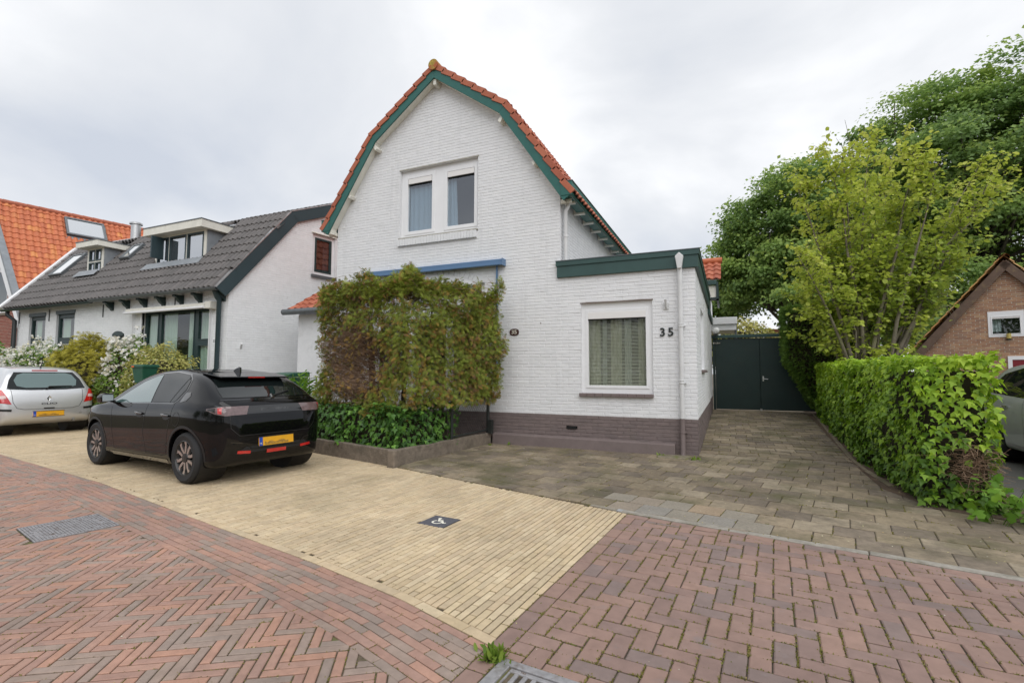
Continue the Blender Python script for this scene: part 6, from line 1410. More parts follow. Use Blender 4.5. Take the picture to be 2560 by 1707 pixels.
# ================================================================ plants
def ramp_leaf(name, tints, rough=.5, tr=.32): M[name] = mat(name, rough=rough, tints=tints, transl=tr, spec=.35)
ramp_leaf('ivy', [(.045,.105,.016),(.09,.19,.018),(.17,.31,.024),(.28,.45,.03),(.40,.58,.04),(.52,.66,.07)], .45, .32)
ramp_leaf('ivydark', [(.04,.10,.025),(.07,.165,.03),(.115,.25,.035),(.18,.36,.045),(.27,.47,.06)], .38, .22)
ramp_leaf('thuja', [(.21,.12,.065),(.31,.18,.07),(.47,.29,.06),(.24,.22,.045),(.18,.225,.035),(.24,.30,.042),(.33,.39,.055),(.43,.47,.075)], .6, .28)
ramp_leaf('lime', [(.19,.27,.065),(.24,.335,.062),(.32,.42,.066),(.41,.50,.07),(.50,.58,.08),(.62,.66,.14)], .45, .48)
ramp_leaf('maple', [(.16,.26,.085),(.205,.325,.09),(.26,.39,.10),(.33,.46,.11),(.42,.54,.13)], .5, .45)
ramp_leaf('conifer', [(.08,.16,.03),(.12,.22,.036),(.17,.29,.04),(.26,.39,.05)], .6, .25)
ramp_leaf('golden', [(.20,.19,.035),(.32,.29,.04),(.43,.39,.05),(.54,.48,.07)], .6, .3)
ramp_leaf('varieg', [(.15,.20,.045),(.27,.30,.065),(.44,.42,.12),(.58,.53,.19)], .5, .3)
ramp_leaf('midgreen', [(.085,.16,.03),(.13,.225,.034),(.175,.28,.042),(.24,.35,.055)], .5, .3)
ramp_leaf('fresh', [(.11,.24,.02),(.17,.33,.025),(.25,.42,.04)], .5, .35)
ramp_leaf('petal', [(.72,.70,.62),(.80,.79,.74),(.84,.83,.80),(.78,.70,.42)], .6, .3)
ramp_leaf('elderflower', [(.52,.48,.26),(.62,.57,.36)], .7, .3)
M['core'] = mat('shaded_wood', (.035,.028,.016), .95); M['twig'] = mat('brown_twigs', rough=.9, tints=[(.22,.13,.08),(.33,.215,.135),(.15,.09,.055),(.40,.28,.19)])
M['bark'] = mat('bark', (.17,.145,.105), .9, n=(8,.3), dirt=[((.16,.17,.06),4,.5,.66,.6)], bump=(30,.8,.02)); M['barkdark'] = mat('dark_bark', (.07,.06,.045), .9, n=(6,.3), bump=(20,.8,.03))
from mathutils import noise as mnoise
def fb(P, s, o=0): return np.array([mnoise.fractal(Vector((p[0]*s+o,p[1]*s,p[2]*s)), 1.0, 2.0, 3) for p in P])
def rands(n, s=1.): return RNG.normal(0,s,(n,3))
# ---- generic clipped surfaces: list of (origin, U, V, normal) parallelograms
def faces_points(quads, dens, thick, bulge=.06, seed=0):
    P, Nn, D = [], [], []
    for O,U,V,nn in quads:
        O,U,V,nn = map(np.array,(O,U,V,nn)); a = np.linalg.norm(np.cross(U,V)); n = int(a*dens); s_,t_ = RNG.random(n),RNG.random(n)
        q = O+s_[:,None]*U+t_[:,None]*V; d = -np.abs(RNG.normal(0,thick,n)); b = fb(q,1.6,seed)*bulge; P.append(q+nn*(d+b)[:,None]); Nn.append(np.repeat(nn[None],n,0)); D.append(d)
    return np.vstack(P),np.vstack(Nn),np.concatenate(D)
def prism_core(name, foot, z0, z1, m, parent, zf=None):
    mb = MB(); mb.prism([Vector((x,y,(z0 if not zf else z0+zf(x,y)))) for x,y in foot],(0,0,z1-z0)); return fixn(mb.build(name,m,parent))
# ---- ivy hedge along the driveway
ih = thing('ivy_hedge', (2.6,-1.5,ZS), 'clipped ivy-covered hedge with bright young leaves along the right of the driveway', 'hedge')
def hx(y): return float(np.interp(y,[-2.3,-1.2,.3,8.3],[2.30,2.24,2.26,2.78]))
def htop(y): return float(np.interp(y,[-2.5,0,4,8.3],[1.54,1.54,1.57,1.62]))
ys = [-2.25,-1.2,.3,3,6,8.2]; quads = []
for a,b in zip(ys,ys[1:]):
    z0a,z0b = ZS+zr(0,a),ZS+zr(0,b); A,B = np.array((hx(a),a,z0a)),np.array((hx(b),b,z0b)); nn = np.array((-(b-a),hx(b)-hx(a),0)); nn /= np.linalg.norm(nn)
    quads.append((A,B-A,np.array((0.,0,htop(a)-z0a)),nn)); w_ = np.array((.62,-.10,0)); quads.append((np.array((hx(a),a,htop(a))),np.array((hx(b)-hx(a),b-a,htop(b)-htop(a))),w_,np.array((0,0,1.)))); quads.append((A+w_,B-A,np.array((0.,0,htop(a)-z0a)),-nn))
nearO = np.array((2.27,-2.25,ZS)); nearU = np.array((.60,-.12,0)); nnr = np.array((-.12,-.60,0)); nnr /= np.linalg.norm(nnr); quads.append((nearO,nearU,np.array((0,0,1.56)),nnr))
P,Nn,D = faces_points(quads, 640, .06, .10, 3)
# bare brown patch low on the near end
u_ = ((P-nearO)@nearU)/(nearU@nearU); onnear = (Nn@nnr > .95); bare = onnear & (np.hypot((u_-.66)/.34,(P[:,2]-.46)/.17) < 1) ; k_ = ~(bare & (RNG.random(len(P)) < .86)); sp_ = fb(P,2.3,9); k_ &= ~((sp_ < -.38) & (Nn[:,2] < .5) & (RNG.random(len(P)) < .7))
P,Nn,D = P[k_],Nn[k_],D[k_]; n = len(P)
nr = Nn*1.0+np.array([0,0,.55])+rands(n,.42); ax = np.array([0,0,-1.])*(Nn[:,2:3]<.5)*1.1+Nn*.5+rands(n,.5); Bs = basis(nr,ax)
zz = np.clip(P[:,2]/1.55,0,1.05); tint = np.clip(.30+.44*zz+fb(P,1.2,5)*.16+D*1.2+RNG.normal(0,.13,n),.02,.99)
dist = np.linalg.norm(P-np.array(CAM),axis=1); scale_ = RNG.uniform(.045,.09,n)*np.where(dist>9,1.2,1)
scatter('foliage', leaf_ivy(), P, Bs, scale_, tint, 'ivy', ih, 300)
for a,b in zip(ys,ys[1:]):
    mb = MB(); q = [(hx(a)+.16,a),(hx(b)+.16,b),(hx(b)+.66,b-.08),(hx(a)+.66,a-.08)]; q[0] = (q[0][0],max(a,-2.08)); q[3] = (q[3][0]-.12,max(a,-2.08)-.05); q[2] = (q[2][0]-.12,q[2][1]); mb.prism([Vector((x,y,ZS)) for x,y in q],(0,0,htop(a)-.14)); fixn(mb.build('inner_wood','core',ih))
n = 420; c = nearO+nearU*np.clip(RNG.normal(.66,.17,n),0.02,.98)[:,None]+np.c_[np.zeros(n),np.zeros(n),np.clip(RNG.normal(.46,.11,n),.05,1.2)]-nnr*RNG.uniform(-.05,.10,n)[:,None]; d = rands(n,.045)*np.array([1,1,.7]); twigs('dry_twigs', c-d, c+d, RNG.uniform(.0015,.004,n), 'twig', ih, RNG.random(n))
# ---- ivy over the low garden wall
iv = thing('wall_ivy', (-4.2,-2.3,.2), 'dark green ivy spilling over the concrete garden wall under the thuja', 'ivy')
W0,W1,W2 = np.array((-3.84,-1.05,0)),np.array((-4.06,-2.66,0)),np.array((-8.2,-1.72,0)); quads = []
for a,b,h0,h1 in ((W0,W1,.16,.86),(W1,W2,.15,.80)):
    d = b-a; nn = np.array((-d[1],d[0],0)); nn = nn/np.linalg.norm(nn); nn = nn if nn@(a-np.array((-5.5,-.5,0))) > 0 else -nn
    quads.append((a+np.array((0,0,h0)),d,np.array((0,0,h1-h0))-nn*.12,nn)); quads.append((a+np.array((0,0,h1))-nn*.12,d,-nn*.5,np.array((0,0,1.))))
P,Nn,D = faces_points(quads, 480, .07, .09, 11); n = len(P); low = RNG.random(n) < .10; P[low,2] -= RNG.uniform(0,.10,low.sum())
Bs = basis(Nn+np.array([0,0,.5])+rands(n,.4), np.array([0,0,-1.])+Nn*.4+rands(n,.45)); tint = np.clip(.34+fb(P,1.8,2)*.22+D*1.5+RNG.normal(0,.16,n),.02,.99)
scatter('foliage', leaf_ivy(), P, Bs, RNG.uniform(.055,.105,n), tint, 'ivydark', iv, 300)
for a,b in ((W0,W1),(W1,W2)):
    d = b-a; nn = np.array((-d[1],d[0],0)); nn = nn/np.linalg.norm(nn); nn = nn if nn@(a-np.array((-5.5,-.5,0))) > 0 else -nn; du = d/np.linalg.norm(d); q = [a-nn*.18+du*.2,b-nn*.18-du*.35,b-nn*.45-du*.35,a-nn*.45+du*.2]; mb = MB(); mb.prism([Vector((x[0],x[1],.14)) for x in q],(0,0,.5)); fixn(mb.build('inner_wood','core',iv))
# ---- thuja block
th = thing('thuja_hedge', (-5,-1.5,.15), 'large square-clipped thuja with brown bare patches in front of the white house', 'hedge')
T0,T1,T2 = np.array((-3.34,-.45,0)),np.array((-4.14,-2.38,0)),np.array((-6.42,-1.85,0)); T3,T4 = np.array((-6.3,-1.0,0)),np.array((-4.2,-.35,0))
def vz(z): return np.array((0,0,z))
quads = [(T0+vz(.80),T1-T0,vz(2.05),np.array((.92,-.38,0))),(T1+vz(.62),T2-T1,vz(2.26),np.array((-.22,-.97,0))),(T2+vz(.9),T3-T2,vz(2.0),np.array((-.98,.1,0))),(T0+vz(.85),T4-T0,vz(2.0),np.array((.3,.95,0))),
         (T1+vz(2.86),T0-T1,np.array((-.9,.3,.02)),np.array((0,0,1.))),(T1+vz(2.86),T2-T1,np.array((.25,.95,0)),np.array((0,0,1.)))]
P,Nn,D = faces_points(quads, 1500, .10, .20, 21)
top_ = P[:,2] > 2.45; P[:,2] += np.where(top_, fb(P*np.array([1,1,.2]),1.7,31)*.30, 0)
g = fb(P,1.15,41); g2 = fb(P,3.2,44); leftface = (Nn@np.array((-.22,-.97,0)) > .9)
tt_ = np.clip(((P-T1)@(T2-T1))/((T2-T1)@(T2-T1)),0,1)
lowmask = np.where(leftface, np.exp(-((tt_-.50)/.34)**2-((P[:,2]-1.45)/.55)**2), 0) + np.where(leftface, .55*np.exp(-((tt_-.85)/.3)**2-((P[:,2]-1.9)/.6)**2),0)
dry = g*.55+.30*g2-1.15*lowmask+.10*np.clip((P[:,2]-1.9),-.6,1); keepm = ~(((dry < -.62) & (RNG.random(len(P)) < .75)) | ((dry < -.40) & (RNG.random(len(P)) < .45)))
hole = leftface & (np.hypot((tt_-.46)/.17,(P[:,2]-1.42)/.24) < 1); keepm &= ~(hole & (RNG.random(len(P)) < .85))
Pd,Nd = P[~keepm],Nn[~keepm]; P,Nn,D,dry = P[keepm],Nn[keepm],D[keepm],dry[keepm]; n = len(P)
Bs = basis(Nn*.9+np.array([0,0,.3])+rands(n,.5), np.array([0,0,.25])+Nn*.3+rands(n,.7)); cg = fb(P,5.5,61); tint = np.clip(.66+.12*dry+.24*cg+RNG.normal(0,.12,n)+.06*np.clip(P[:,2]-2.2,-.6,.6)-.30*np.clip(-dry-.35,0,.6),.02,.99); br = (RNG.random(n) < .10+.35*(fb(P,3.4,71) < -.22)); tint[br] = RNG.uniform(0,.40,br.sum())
scatter('foliage', frond(), P, Bs, RNG.uniform(.07,.13,n), tint, 'thuja', th)
Pq = np.vstack([Pd,Pd,P[::7]]); Nq = np.vstack([Nd,Nd,Nn[::7]]); n = len(Pq); rt = np.array((-5.0,-1.45,0)); inn = unit(np.c_[rt[0]-Pq[:,0],rt[1]-Pq[:,1],np.full(n,-.15)]); A_ = Pq-Nq*RNG.uniform(.0,.14,n)[:,None]+rands(n,.04); B_ = A_+(inn*.8+rands(n,.28))*RNG.uniform(.15,.42,n)[:,None]
hole2 = (np.abs(((A_-T1)@(T2-T1))/((T2-T1)@(T2-T1))-.46) < .13) & (np.abs(A_[:,2]-1.42) < .2) & (RNG.random(n) < .7); A_,B_ = A_[~hole2],B_[~hole2]; n = len(A_)
twigs('bare_twigs', A_, B_, RNG.uniform(.0015,.0045,n), 'twig', th, RNG.random(n))
mb = MB()
for k in range(7):
    a = Vector((-5.0+random.uniform(-.9,.8),-1.35+random.uniform(-.2,.2),.1)); mb = MB(); e_ = Vector((a.x+random.uniform(-.5,.5),a.y+random.uniform(-.3,.2),2.4)); mb.tube([a,a+(e_-a)*.35+Vector((random.uniform(-.15,.15),0,0)),a+(e_-a)*.7,e_],[.05,.04,.03,.012],7); mb.build('stem','barkdark',th,smooth=True)
# ---- feathery plant left of the thuja
fp = thing('leafy_perennial', (-7.1,-1.75,.05), 'bright green feathery perennial between the black car and thuja', 'plant')
n = 34; A_ = np.array((-7.0,-1.62,.0))+np.c_[RNG.normal(0,.30,n),RNG.normal(0,.10,n),np.zeros(n)]; B_ = A_+np.c_[RNG.normal(0,.10,n),RNG.normal(0,.06,n),RNG.uniform(.75,1.36,n)]; twigs('stems', A_, B_, .006, 'midgreen', fp, RNG.random(n))
pos = []; ax = []
for a,b in zip(A_,B_):
    for t in np.linspace(.3,1,22): 
        an = t*40; pos.append(a+(b-a)*t); ax.append((math.cos(an),math.sin(an),.55))
pos = np.array(pos); ax = np.array(ax)+rands(len(pos),.2); scatter('leaves', leaf_oval(1,.20,.03), pos, basis(np.cross(ax,rands(len(pos)))+np.array([0,0,.5]),ax), RNG.uniform(.10,.19,len(pos)), RNG.random(len(pos)), 'fresh', fp)
# ---- shrubs in front of the cottage
def bush(name, c, r, n, tpl, size, m, label, cat='shrub', group=None, up=.5, flowers=None, seed=0, lump=.22, stems=6, flat=False, core=True, bark='barkdark', nobj=0):
    c = np.array(c,float); r = np.array(r,float); t = thing(name, (c[0],c[1],max(0,c[2]-r[2])), label, cat, group)
    d = unit(rands(n)); d[:,2] = np.where(d[:,2] < -.55, -d[:,2], d[:,2]); rad = 1-np.abs(RNG.normal(0,.13,n)); rad *= 1+lump*fb(d*1.0,2.2,seed)+.10*fb(d,5.5,seed+3)
    P = c+d*r*rad[:,None]; Bs = basis(d*.8+np.array([0,0,up])+rands(n,.45), d*.6+rands(n,.6)+(np.array([0,0,-.5]) if not flat else 0))
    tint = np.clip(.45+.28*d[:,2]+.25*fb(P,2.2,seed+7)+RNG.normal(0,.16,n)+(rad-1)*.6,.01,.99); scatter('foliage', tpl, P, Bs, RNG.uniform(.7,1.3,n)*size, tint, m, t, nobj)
    if flowers:
        nf,fs,per = flowers; fc = unit(rands(nf)+np.array([.0,-.7,.55])); q = []; 
        cc = c+fc*r*RNG.uniform(.96,1.10,nf)[:,None]*(1+lump*fb(fc,2.2,seed))[:,None]
        for p in cc: q += [p+np.array((random.gauss(0,fs*.5),random.gauss(0,fs*.5),random.gauss(0,fs*.4))) for _ in range(per)]
        q = np.array(q); nq = len(q); scatter('blossom', leaf_oval(1,.85,.15), q, basis(rands(nq,.8)+np.array([0,-.5,.7])), RNG.uniform(.5,1.,nq)*fs, RNG.random(nq)**.8*.95, 'petal', t)
    for k in range(stems):
        b = Vector((c[0]+random.uniform(-.25,.25)*r[0],c[1]+random.uniform(-.25,.25)*r[1],max(-.05,c[2]-r[2]))); e_ = Vector(c+unit(rands(1))[0]*r*.6); e_.z = max(e_.z,c[2]); MB().tube([b,(b+e_)/2+Vector((0,0,.1)),e_],[.035,.025,.01],6).build('stem',bark,t,smooth=True)
    if core:
        mb = MB(); k1,k2 = 8,12; vs = []; fs_ = []
        for i in range(k1+1):
            for j in range(k2):
                a,b = math.pi*i/k1,2*math.pi*j/k2; dd = np.array((math.sin(a)*math.cos(b),math.sin(a)*math.sin(b),math.cos(a))); vs.append(c+dd*r*.66*(1+.2*mnoise.noise(Vector(dd*2.2))))
        for i in range(k1):
            for j in range(k2): fs_.append((i*k2+j,(i+1)*k2+j,(i+1)*k2+(j+1)%k2,i*k2+(j+1)%k2))
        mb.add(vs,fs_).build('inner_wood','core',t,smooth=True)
    return t
def at(px, py, y): return onY(px,py,y)
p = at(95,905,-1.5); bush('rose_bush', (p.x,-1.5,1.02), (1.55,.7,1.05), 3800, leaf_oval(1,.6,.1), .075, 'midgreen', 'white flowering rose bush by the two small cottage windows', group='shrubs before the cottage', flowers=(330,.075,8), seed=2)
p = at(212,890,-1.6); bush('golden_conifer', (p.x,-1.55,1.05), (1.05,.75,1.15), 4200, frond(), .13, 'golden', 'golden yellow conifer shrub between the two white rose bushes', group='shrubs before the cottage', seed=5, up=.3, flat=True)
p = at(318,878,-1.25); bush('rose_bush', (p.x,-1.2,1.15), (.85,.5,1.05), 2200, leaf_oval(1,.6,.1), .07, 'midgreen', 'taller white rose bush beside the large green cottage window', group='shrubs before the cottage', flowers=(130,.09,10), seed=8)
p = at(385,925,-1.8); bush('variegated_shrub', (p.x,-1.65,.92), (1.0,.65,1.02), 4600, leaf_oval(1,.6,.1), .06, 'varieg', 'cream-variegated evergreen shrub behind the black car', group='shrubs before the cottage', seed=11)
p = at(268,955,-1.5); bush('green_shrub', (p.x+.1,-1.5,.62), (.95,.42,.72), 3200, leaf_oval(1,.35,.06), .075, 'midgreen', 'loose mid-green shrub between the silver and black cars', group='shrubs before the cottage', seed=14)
bush('tall_hedge', (-24.3,-.6,1.2), (2.2,.8,1.75), 3600, leaf_oval(1,.7,.1), .12, 'ivydark', 'dark green leafy hedge at the left edge beside the brick house', 'hedge', seed=17, lump=.08)
# ---- bins
M['bingreen'] = mat('bin_green', (.012,.085,.05), .45, n=(6,.1)); M['sticker'] = mat('orange_sticker', (.7,.13,.02), .5)
p = at(362,932,-2.4); lb = thing('letter_box', (p.x,-2.4,0), 'small dark green lidded box on a post before the variegated shrub', 'box'); w_ = .19; z1 = at(362,914,-2.4).z
bx = MB(); bx.add([(p.x-.14,-2.51,z1-.36),(p.x+.14,-2.51,z1-.36),(p.x+.14,-2.29,z1-.36),(p.x-.14,-2.29,z1-.36),(p.x-w_,-2.55,z1-.04),(p.x+w_,-2.55,z1-.04),(p.x+w_,-2.25,z1-.04),(p.x-w_,-2.25,z1-.04)],[(0,3,2,1),(4,5,6,7),(0,1,5,4),(1,2,6,5),(2,3,7,6),(3,0,4,7)]); bx.build('box','bingreen',lb,bevel=.015)
MB().box(p.x-w_-.02,p.x+w_+.02,-2.57,-2.23,z1-.045,z1+.02).build('lid','bingreen',lb,bevel=.02); MB().box(p.x-.15,p.x-.07,-2.578,-2.571,z1-.035,z1-.005).build('sticker','sticker',lb); MB().tube([(p.x,-2.4,-.1),(p.x,-2.4,z1-.34)],.03,8).build('post','fencegreen',lb)
p = at(715,938,-.9); wb = thing('wheelie_bin', (p.x,-.9,0), 'green wheelie bin whose lid shows above the black car', 'bin'); zt_ = at(712,932,-1.1).z; bx = MB()
bx.add([(p.x-.22,-1.1,.05),(p.x+.22,-1.1,.05),(p.x+.22,-.65,.05),(p.x-.22,-.65,.05),(p.x-.29,-1.2,zt_-.1),(p.x+.29,-1.2,zt_-.1),(p.x+.29,-.55,zt_-.1),(p.x-.29,-.55,zt_-.1)],[(0,3,2,1),(4,5,6,7),(0,1,5,4),(1,2,6,5),(2,3,7,6),(3,0,4,7)]); bx.build('bin_body','bingreen',wb,bevel=.02)
lid = MB(); lid.prism([(p.x-.31,-1.23,zt_-.09),(p.x-.31,-1.23,zt_-.05),(p.x-.31,-.95,zt_),(p.x-.31,-.53,zt_+.02),(p.x-.31,-.53,zt_-.09)],(.62,0,0)); fixn(lid.build('lid','bingreen',wb,bevel=.015))
for s_ in (-1,1): MB().tube([(p.x+s_*.20,-.60,.07),(p.x+s_*.26,-.60,.07)],.10,16).build('wheel','rubber',wb)
# ---- clipped conifer beside the gate
ch = thing('clipped_conifer', (2.9,7.8,0), 'tall clipped green conifer hedge overhanging the right end of the gate', 'hedge')
cx0 = onY(1957,800,7.4).x; foot = [(cx0,7.15),(cx0+.08,8.3),(cx0+2.2,8.3),(cx0+2.2,7.0)]
quads = []; Zb,Zt = 1.75,onY(1970,772,7.4).z
fx = np.array((cx0,7.15,0)); quads += [(fx+vz(Zb),np.array((2.2,-.15,0)),vz(Zt-Zb),np.array((-.07,-1.,0))),(np.array((cx0+.08,8.3,Zb)),np.array((-.08,-1.15,0)),vz(Zt-Zb),np.array((-1.,.05,0))),(fx+vz(Zt),np.array((2.2,-.15,0)),np.array((0,1.2,0)),np.array((0,0,1.))),
  (np.array((cx0+.75,7.2,.35)),np.array((1.5,-.1,0)),np.array((-.75,-.05,Zb-.35)),np.array((-.5,-.75,-.3))),(np.array((cx0+.8,8.2,.35)),np.array((0,-1.0,0)),np.array((-.78,0,Zb-.35)),np.array((-.85,0,-.5)))]
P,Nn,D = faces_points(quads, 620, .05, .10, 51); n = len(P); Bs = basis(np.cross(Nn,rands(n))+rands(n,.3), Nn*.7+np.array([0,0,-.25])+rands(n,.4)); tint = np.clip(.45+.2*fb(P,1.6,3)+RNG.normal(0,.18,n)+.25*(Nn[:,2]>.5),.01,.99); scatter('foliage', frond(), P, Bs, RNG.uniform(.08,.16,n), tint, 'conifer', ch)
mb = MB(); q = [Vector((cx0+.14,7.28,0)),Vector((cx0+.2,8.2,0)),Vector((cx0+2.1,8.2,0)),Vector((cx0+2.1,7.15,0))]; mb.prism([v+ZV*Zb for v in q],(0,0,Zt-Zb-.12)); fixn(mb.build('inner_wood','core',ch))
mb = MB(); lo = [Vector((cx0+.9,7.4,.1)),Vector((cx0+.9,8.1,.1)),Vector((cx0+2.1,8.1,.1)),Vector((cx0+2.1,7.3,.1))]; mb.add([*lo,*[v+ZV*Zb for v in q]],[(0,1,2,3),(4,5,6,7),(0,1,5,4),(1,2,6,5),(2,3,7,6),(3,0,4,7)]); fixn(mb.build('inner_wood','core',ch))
# ---- trees
def limb(mb, a, b, r0, r1, bend=.12, k=6, seg=5):
    a,b = Vector(a),Vector(b); L_ = (b-a).length; o = Vector((random.gauss(0,1),random.gauss(0,1),random.gauss(0,.6)))*L_*bend
    pts = [a+(b-a)*t+o*math.sin(math.pi*t) for t in np.linspace(0,1,seg+1)]; mb.tube(pts,[r0+(r1-r0)*t for t in np.linspace(0,1,seg+1)],k); return pts
def tree(name, base, top, cc, cr, ncl, nleaf, lsize, m, label, group, r0=.25, bark='barkdark', seed=0, clr=.9, tpl=None, nobj=0, low=-.6, shell=.30):
    t = thing(name, tuple(base), label, 'tree', group); base = Vector(base); cc = np.array(cc,float); cr = np.array(cr,float)
    d = unit(rands(ncl*3)); d = d[d[:,2] > low][:ncl]; rad = np.clip(1-np.abs(RNG.normal(0,shell,len(d))),.15,1)*(1+.22*fb(d,1.9,seed)+.10*fb(d,4.7,seed+1)); C_ = cc+d*cr*rad[:,None]
    mb = MB(); trunk_top = Vector((base.x+(cc[0]-base.x)*.8,base.y+(cc[1]-base.y)*.8,cc[2]-cr[2]*.15)); tp = limb(mb, base, trunk_top, r0, r0*.45, .03, 9, 7); mb.build('trunk',bark,t,smooth=True)
    bm_ = MB(); idx = RNG.permutation(len(C_))[:max(14,ncl//6)]
    for i in idx:
        s_ = tp[random.randint(3,7)]; limb(bm_, s_, Vector(C_[i]), r0*.28, r0*.04, .10, 5, 5)
    bm_.build('branches',bark,t,smooth=True,kind='stuff')
    per = nleaf//len(C_); n = per*len(C_); cl = np.repeat(np.arange(len(C_)),per); g = rands(n)*np.array([clr,clr,clr*.42])*(.6+.5*RNG.random((len(C_),1)))[cl]; P = C_[cl]+g; P[:,2] -= .10*(g[:,0]**2+g[:,1]**2)/clr
    out = unit(P-cc); Bs = basis(np.array([0,0,.75])+out*.6+rands(n,.55), out*.5+np.array([0,0,-.35])+rands(n,.6))
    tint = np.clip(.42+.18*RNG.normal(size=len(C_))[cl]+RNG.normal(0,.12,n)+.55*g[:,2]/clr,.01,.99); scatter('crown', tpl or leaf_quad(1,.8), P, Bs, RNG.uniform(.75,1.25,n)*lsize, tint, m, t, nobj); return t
def dp(px, py, t): v = CAM+ray(px,py)*t; return v
lb_ = onY(2165,880,4.6); lt = thing('lime_tree', (lb_.x,4.6,0), 'young multi-stemmed lime tree with yellow-green leaves behind the ivy hedge', 'tree', 'trees on the right')
lc = np.array(dp(2195,630,12.3)); lr = np.array((2.75,2.2,2.85)); tipz = []
LP, LA, LN = [], [], []; tw_a, tw_b = [], []
ends = [(1985,470),(2030,560),(1990,640),(2070,420),(2110,380),(2170,370),(2230,385),(2290,400),(2350,430),(2430,440),(2500,425),(2440,520),(2400,580),(2360,650),(2010,720),(2330,700),(2200,470),(2130,520),(2270,520),(2060,640),(2150,640),(2250,640),(2180,560),(2100,740),(2240,740),(2310,790),(2040,790)]
for k,(px,py) in enumerate(ends):
    e_ = dp(px,py,12.3+random.uniform(-1.5,1.3)); s0 = Vector((lb_.x+random.uniform(-.22,.22),4.6+random.uniform(-.2,.2),0)); mid = s0+(e_-s0)*.35; mid.z += .5; q_ = [s0+(mid-s0)*t*1.0 for t in (0,.5)]+[mid+(e_-mid)*t+Vector((0,0,.22*math.sin(math.pi*t))) for t in (0,.33,.66,1)]
    q_ = [q_[0]]+[v+Vector((random.gauss(0,.05),random.gauss(0,.05),0)) for v in q_[1:]]; mb = MB(); mb.tube(q_,[.060,.050,.038,.026,.015,.006] if k < 16 else [.035,.03,.022,.016,.010,.004],6); mb.build('stem','bark',lt,smooth=True)
    main = (e_-s0).normalized()
    for t in np.r_[RNG.uniform(.40,1.0,19),1.0]:
        u = t*5; a0 = int(min(u,4)); o_ = q_[a0]+(q_[a0+1]-q_[a0])*(u-a0); d_ = Vector(unit(rands(1))[0]); d_ = (main*.55+d_*.8+Vector((0,0,.12))).normalized(); Lt = random.uniform(.35,.95)*(1.2-.45*t)
        p1 = o_+d_*Lt; tw_a.append(o_); tw_b.append(p1)
        segs = [(o_,p1,Lt)]
        for _ in range(3):
            f_ = random.uniform(.3,.95); a1 = o_+(p1-o_)*f_; d2 = (d_*.6+Vector(unit(rands(1))[0])*.8).normalized(); l2_ = random.uniform(.18,.42); b1_ = a1+d2*l2_; segs.append((a1,b1_,l2_)); tw_a.append(a1); tw_b.append(b1_)
        for a1,b1_,l_ in segs:
            nl = int(l_/.048)+2
            for f_ in np.linspace(.2,1.05,nl):
                c_ = a1+(b1_-a1)*f_; sd2 = Vector(unit(rands(1))[0]); LP.append(c_+sd2*.045); LA.append(sd2*.7+(b1_-a1).normalized()*.5+Vector((0,0,-.35))); LN.append(Vector((0,0,.75))+sd2*.35)
twigs('branches', tw_a, tw_b, .006, 'bark', lt)
P = np.array(LP); pj = np.array([proj(p)[:2] for p in P]); ok = (pj[:,0] < 2290+np.clip(855-pj[:,1],0,430)*.62+RNG.normal(0,26,len(P))) & (P[:,2] > 1.2); P = P[ok]; n = len(P); Bs = basis(np.array(LN)[ok]+rands(n,.40), np.array(LA)[ok]+rands(n,.25)); out = unit(P-lc); r_o = np.linalg.norm((P-lc)/lr,axis=1)
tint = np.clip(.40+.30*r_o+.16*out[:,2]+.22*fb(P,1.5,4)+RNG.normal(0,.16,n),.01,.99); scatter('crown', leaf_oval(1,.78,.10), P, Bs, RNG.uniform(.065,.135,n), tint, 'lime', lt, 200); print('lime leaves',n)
n = 8; e0 = dp(2095,392,11.8)
for px,py in ((2112,300),(2162,310),(2090,345)):
    mb = MB(); limb(mb, dp(2140,420,12), dp(px,py,11.9), .015, .003, .05, 4, 5); mb.build('bare_twig','bark',lt)
trees_g = 'trees on the right'
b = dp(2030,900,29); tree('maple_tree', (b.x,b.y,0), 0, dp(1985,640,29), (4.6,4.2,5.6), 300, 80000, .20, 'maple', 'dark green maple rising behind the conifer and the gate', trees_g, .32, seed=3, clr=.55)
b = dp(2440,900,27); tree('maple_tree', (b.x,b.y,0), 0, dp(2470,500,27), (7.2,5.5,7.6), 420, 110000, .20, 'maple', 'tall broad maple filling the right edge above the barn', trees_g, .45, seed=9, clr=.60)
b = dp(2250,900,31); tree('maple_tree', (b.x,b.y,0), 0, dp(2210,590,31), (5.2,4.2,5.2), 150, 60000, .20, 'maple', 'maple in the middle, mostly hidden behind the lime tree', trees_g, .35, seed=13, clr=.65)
b = dp(1805,900,38); tree('slender_tree', (b.x,b.y,0), 0, dp(1800,745,38), (2.6,2.4,3.0), 60, 14000, .20, 'midgreen', 'small airy tree far behind the green gate', trees_g, .18, seed=19, clr=.7)
b = dp(2330,900,24); tree('under_tree', (b.x,b.y,0), 0, dp(2330,790,24), (5.5,2.6,2.6), 80, 30000, .18, 'maple', 'low dark tree filling the gap left of the barn roof', trees_g, .2, seed=23, clr=.8)
p = dp(1840,835,21.5); el = bush('elder_bush', (p.x,p.y,2.3), (1.9,1.1,1.35), 4200, leaf_oval(1,.5,.08), .14, 'varieg', 'pale green elder with cream flower heads above the gate', 'shrub', seed=29, flowers=None); 
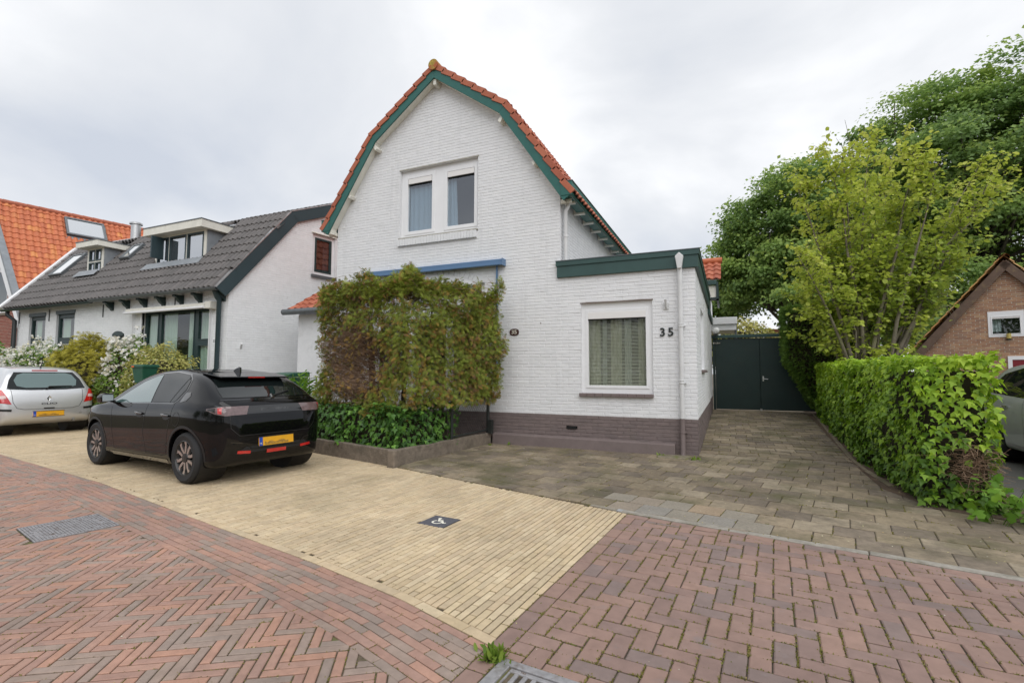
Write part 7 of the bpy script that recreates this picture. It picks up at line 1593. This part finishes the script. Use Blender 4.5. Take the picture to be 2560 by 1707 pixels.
nf = 26; fc = unit(rands(nf)+np.array([-.1,-.8,.7])); q = np.array((p.x,p.y,2.3))+fc*np.array((1.95,1.15,1.4)); qq = np.repeat(q,40,0)+rands(nf*40)*np.array([.11,.11,.025]); scatter('flower_heads', leaf_quad(1,1), qq, basis(rands(len(qq),.3)+np.array([0,-.4,1])), np.full(len(qq),.035), RNG.random(len(qq)), 'elderflower', el)
# ---- seedlings at the foot of the hedge
sd_ = thing('hedge_foot_plant', (2.95,-2.75,ZS), 'leafy green seedling with jagged leaves at the foot of the ivy hedge', 'plant')
n = 26; A_ = np.array((2.98,-2.62,ZS))+np.c_[RNG.normal(0,.16,n),RNG.normal(0,.07,n),np.zeros(n)]; B_ = A_+np.c_[RNG.normal(.10,.22,n),RNG.normal(-.12,.14,n),RNG.uniform(.15,.55,n)]; twigs('stems', A_, B_, .004, 'midgreen', sd_, RNG.random(n))
pos = []; 
for a,b_ in zip(A_,B_):
    for t in np.linspace(.4,1,8): pos.append(a+(b_-a)*t+np.random.default_rng(int(t*1e4)).normal(0,.03,3))
pos = np.array(pos); m_ = len(pos); scatter('leaves', leaf_maple(), pos, basis(np.array([0,-.3,1.])+rands(m_,.45), rands(m_,.6)+np.array([.2,-.5,-.2])), RNG.uniform(.05,.105,m_), RNG.random(m_)*.8, 'fresh', sd_, 60)

# ---- the wooded far side of the street, behind the camera (it is what windows and paintwork mirror)
M['farwood'] = mat('far_wood', rough=.7, tints=[(.05,.10,.025),(.09,.15,.035),(.13,.20,.05)], transl=.2)
n = 16000; cl = np.c_[RNG.uniform(-44,36,60),RNG.uniform(-38,-30,60),RNG.uniform(1.2,6.5,60)]; P = cl[RNG.integers(0,60,n)]+rands(n)*np.array([1.7,1.2,1.1]); P[:,2] = np.abs(P[:,2]); fw = scatter('far_wood', leaf_quad(1,.9), P, basis(rands(n)+np.array([0,.6,.3])), RNG.uniform(.25,.5,n), RNG.random(n), 'farwood', None); tag(fw,'leafy green trees across the street mirrored in windows and paintwork','trees')
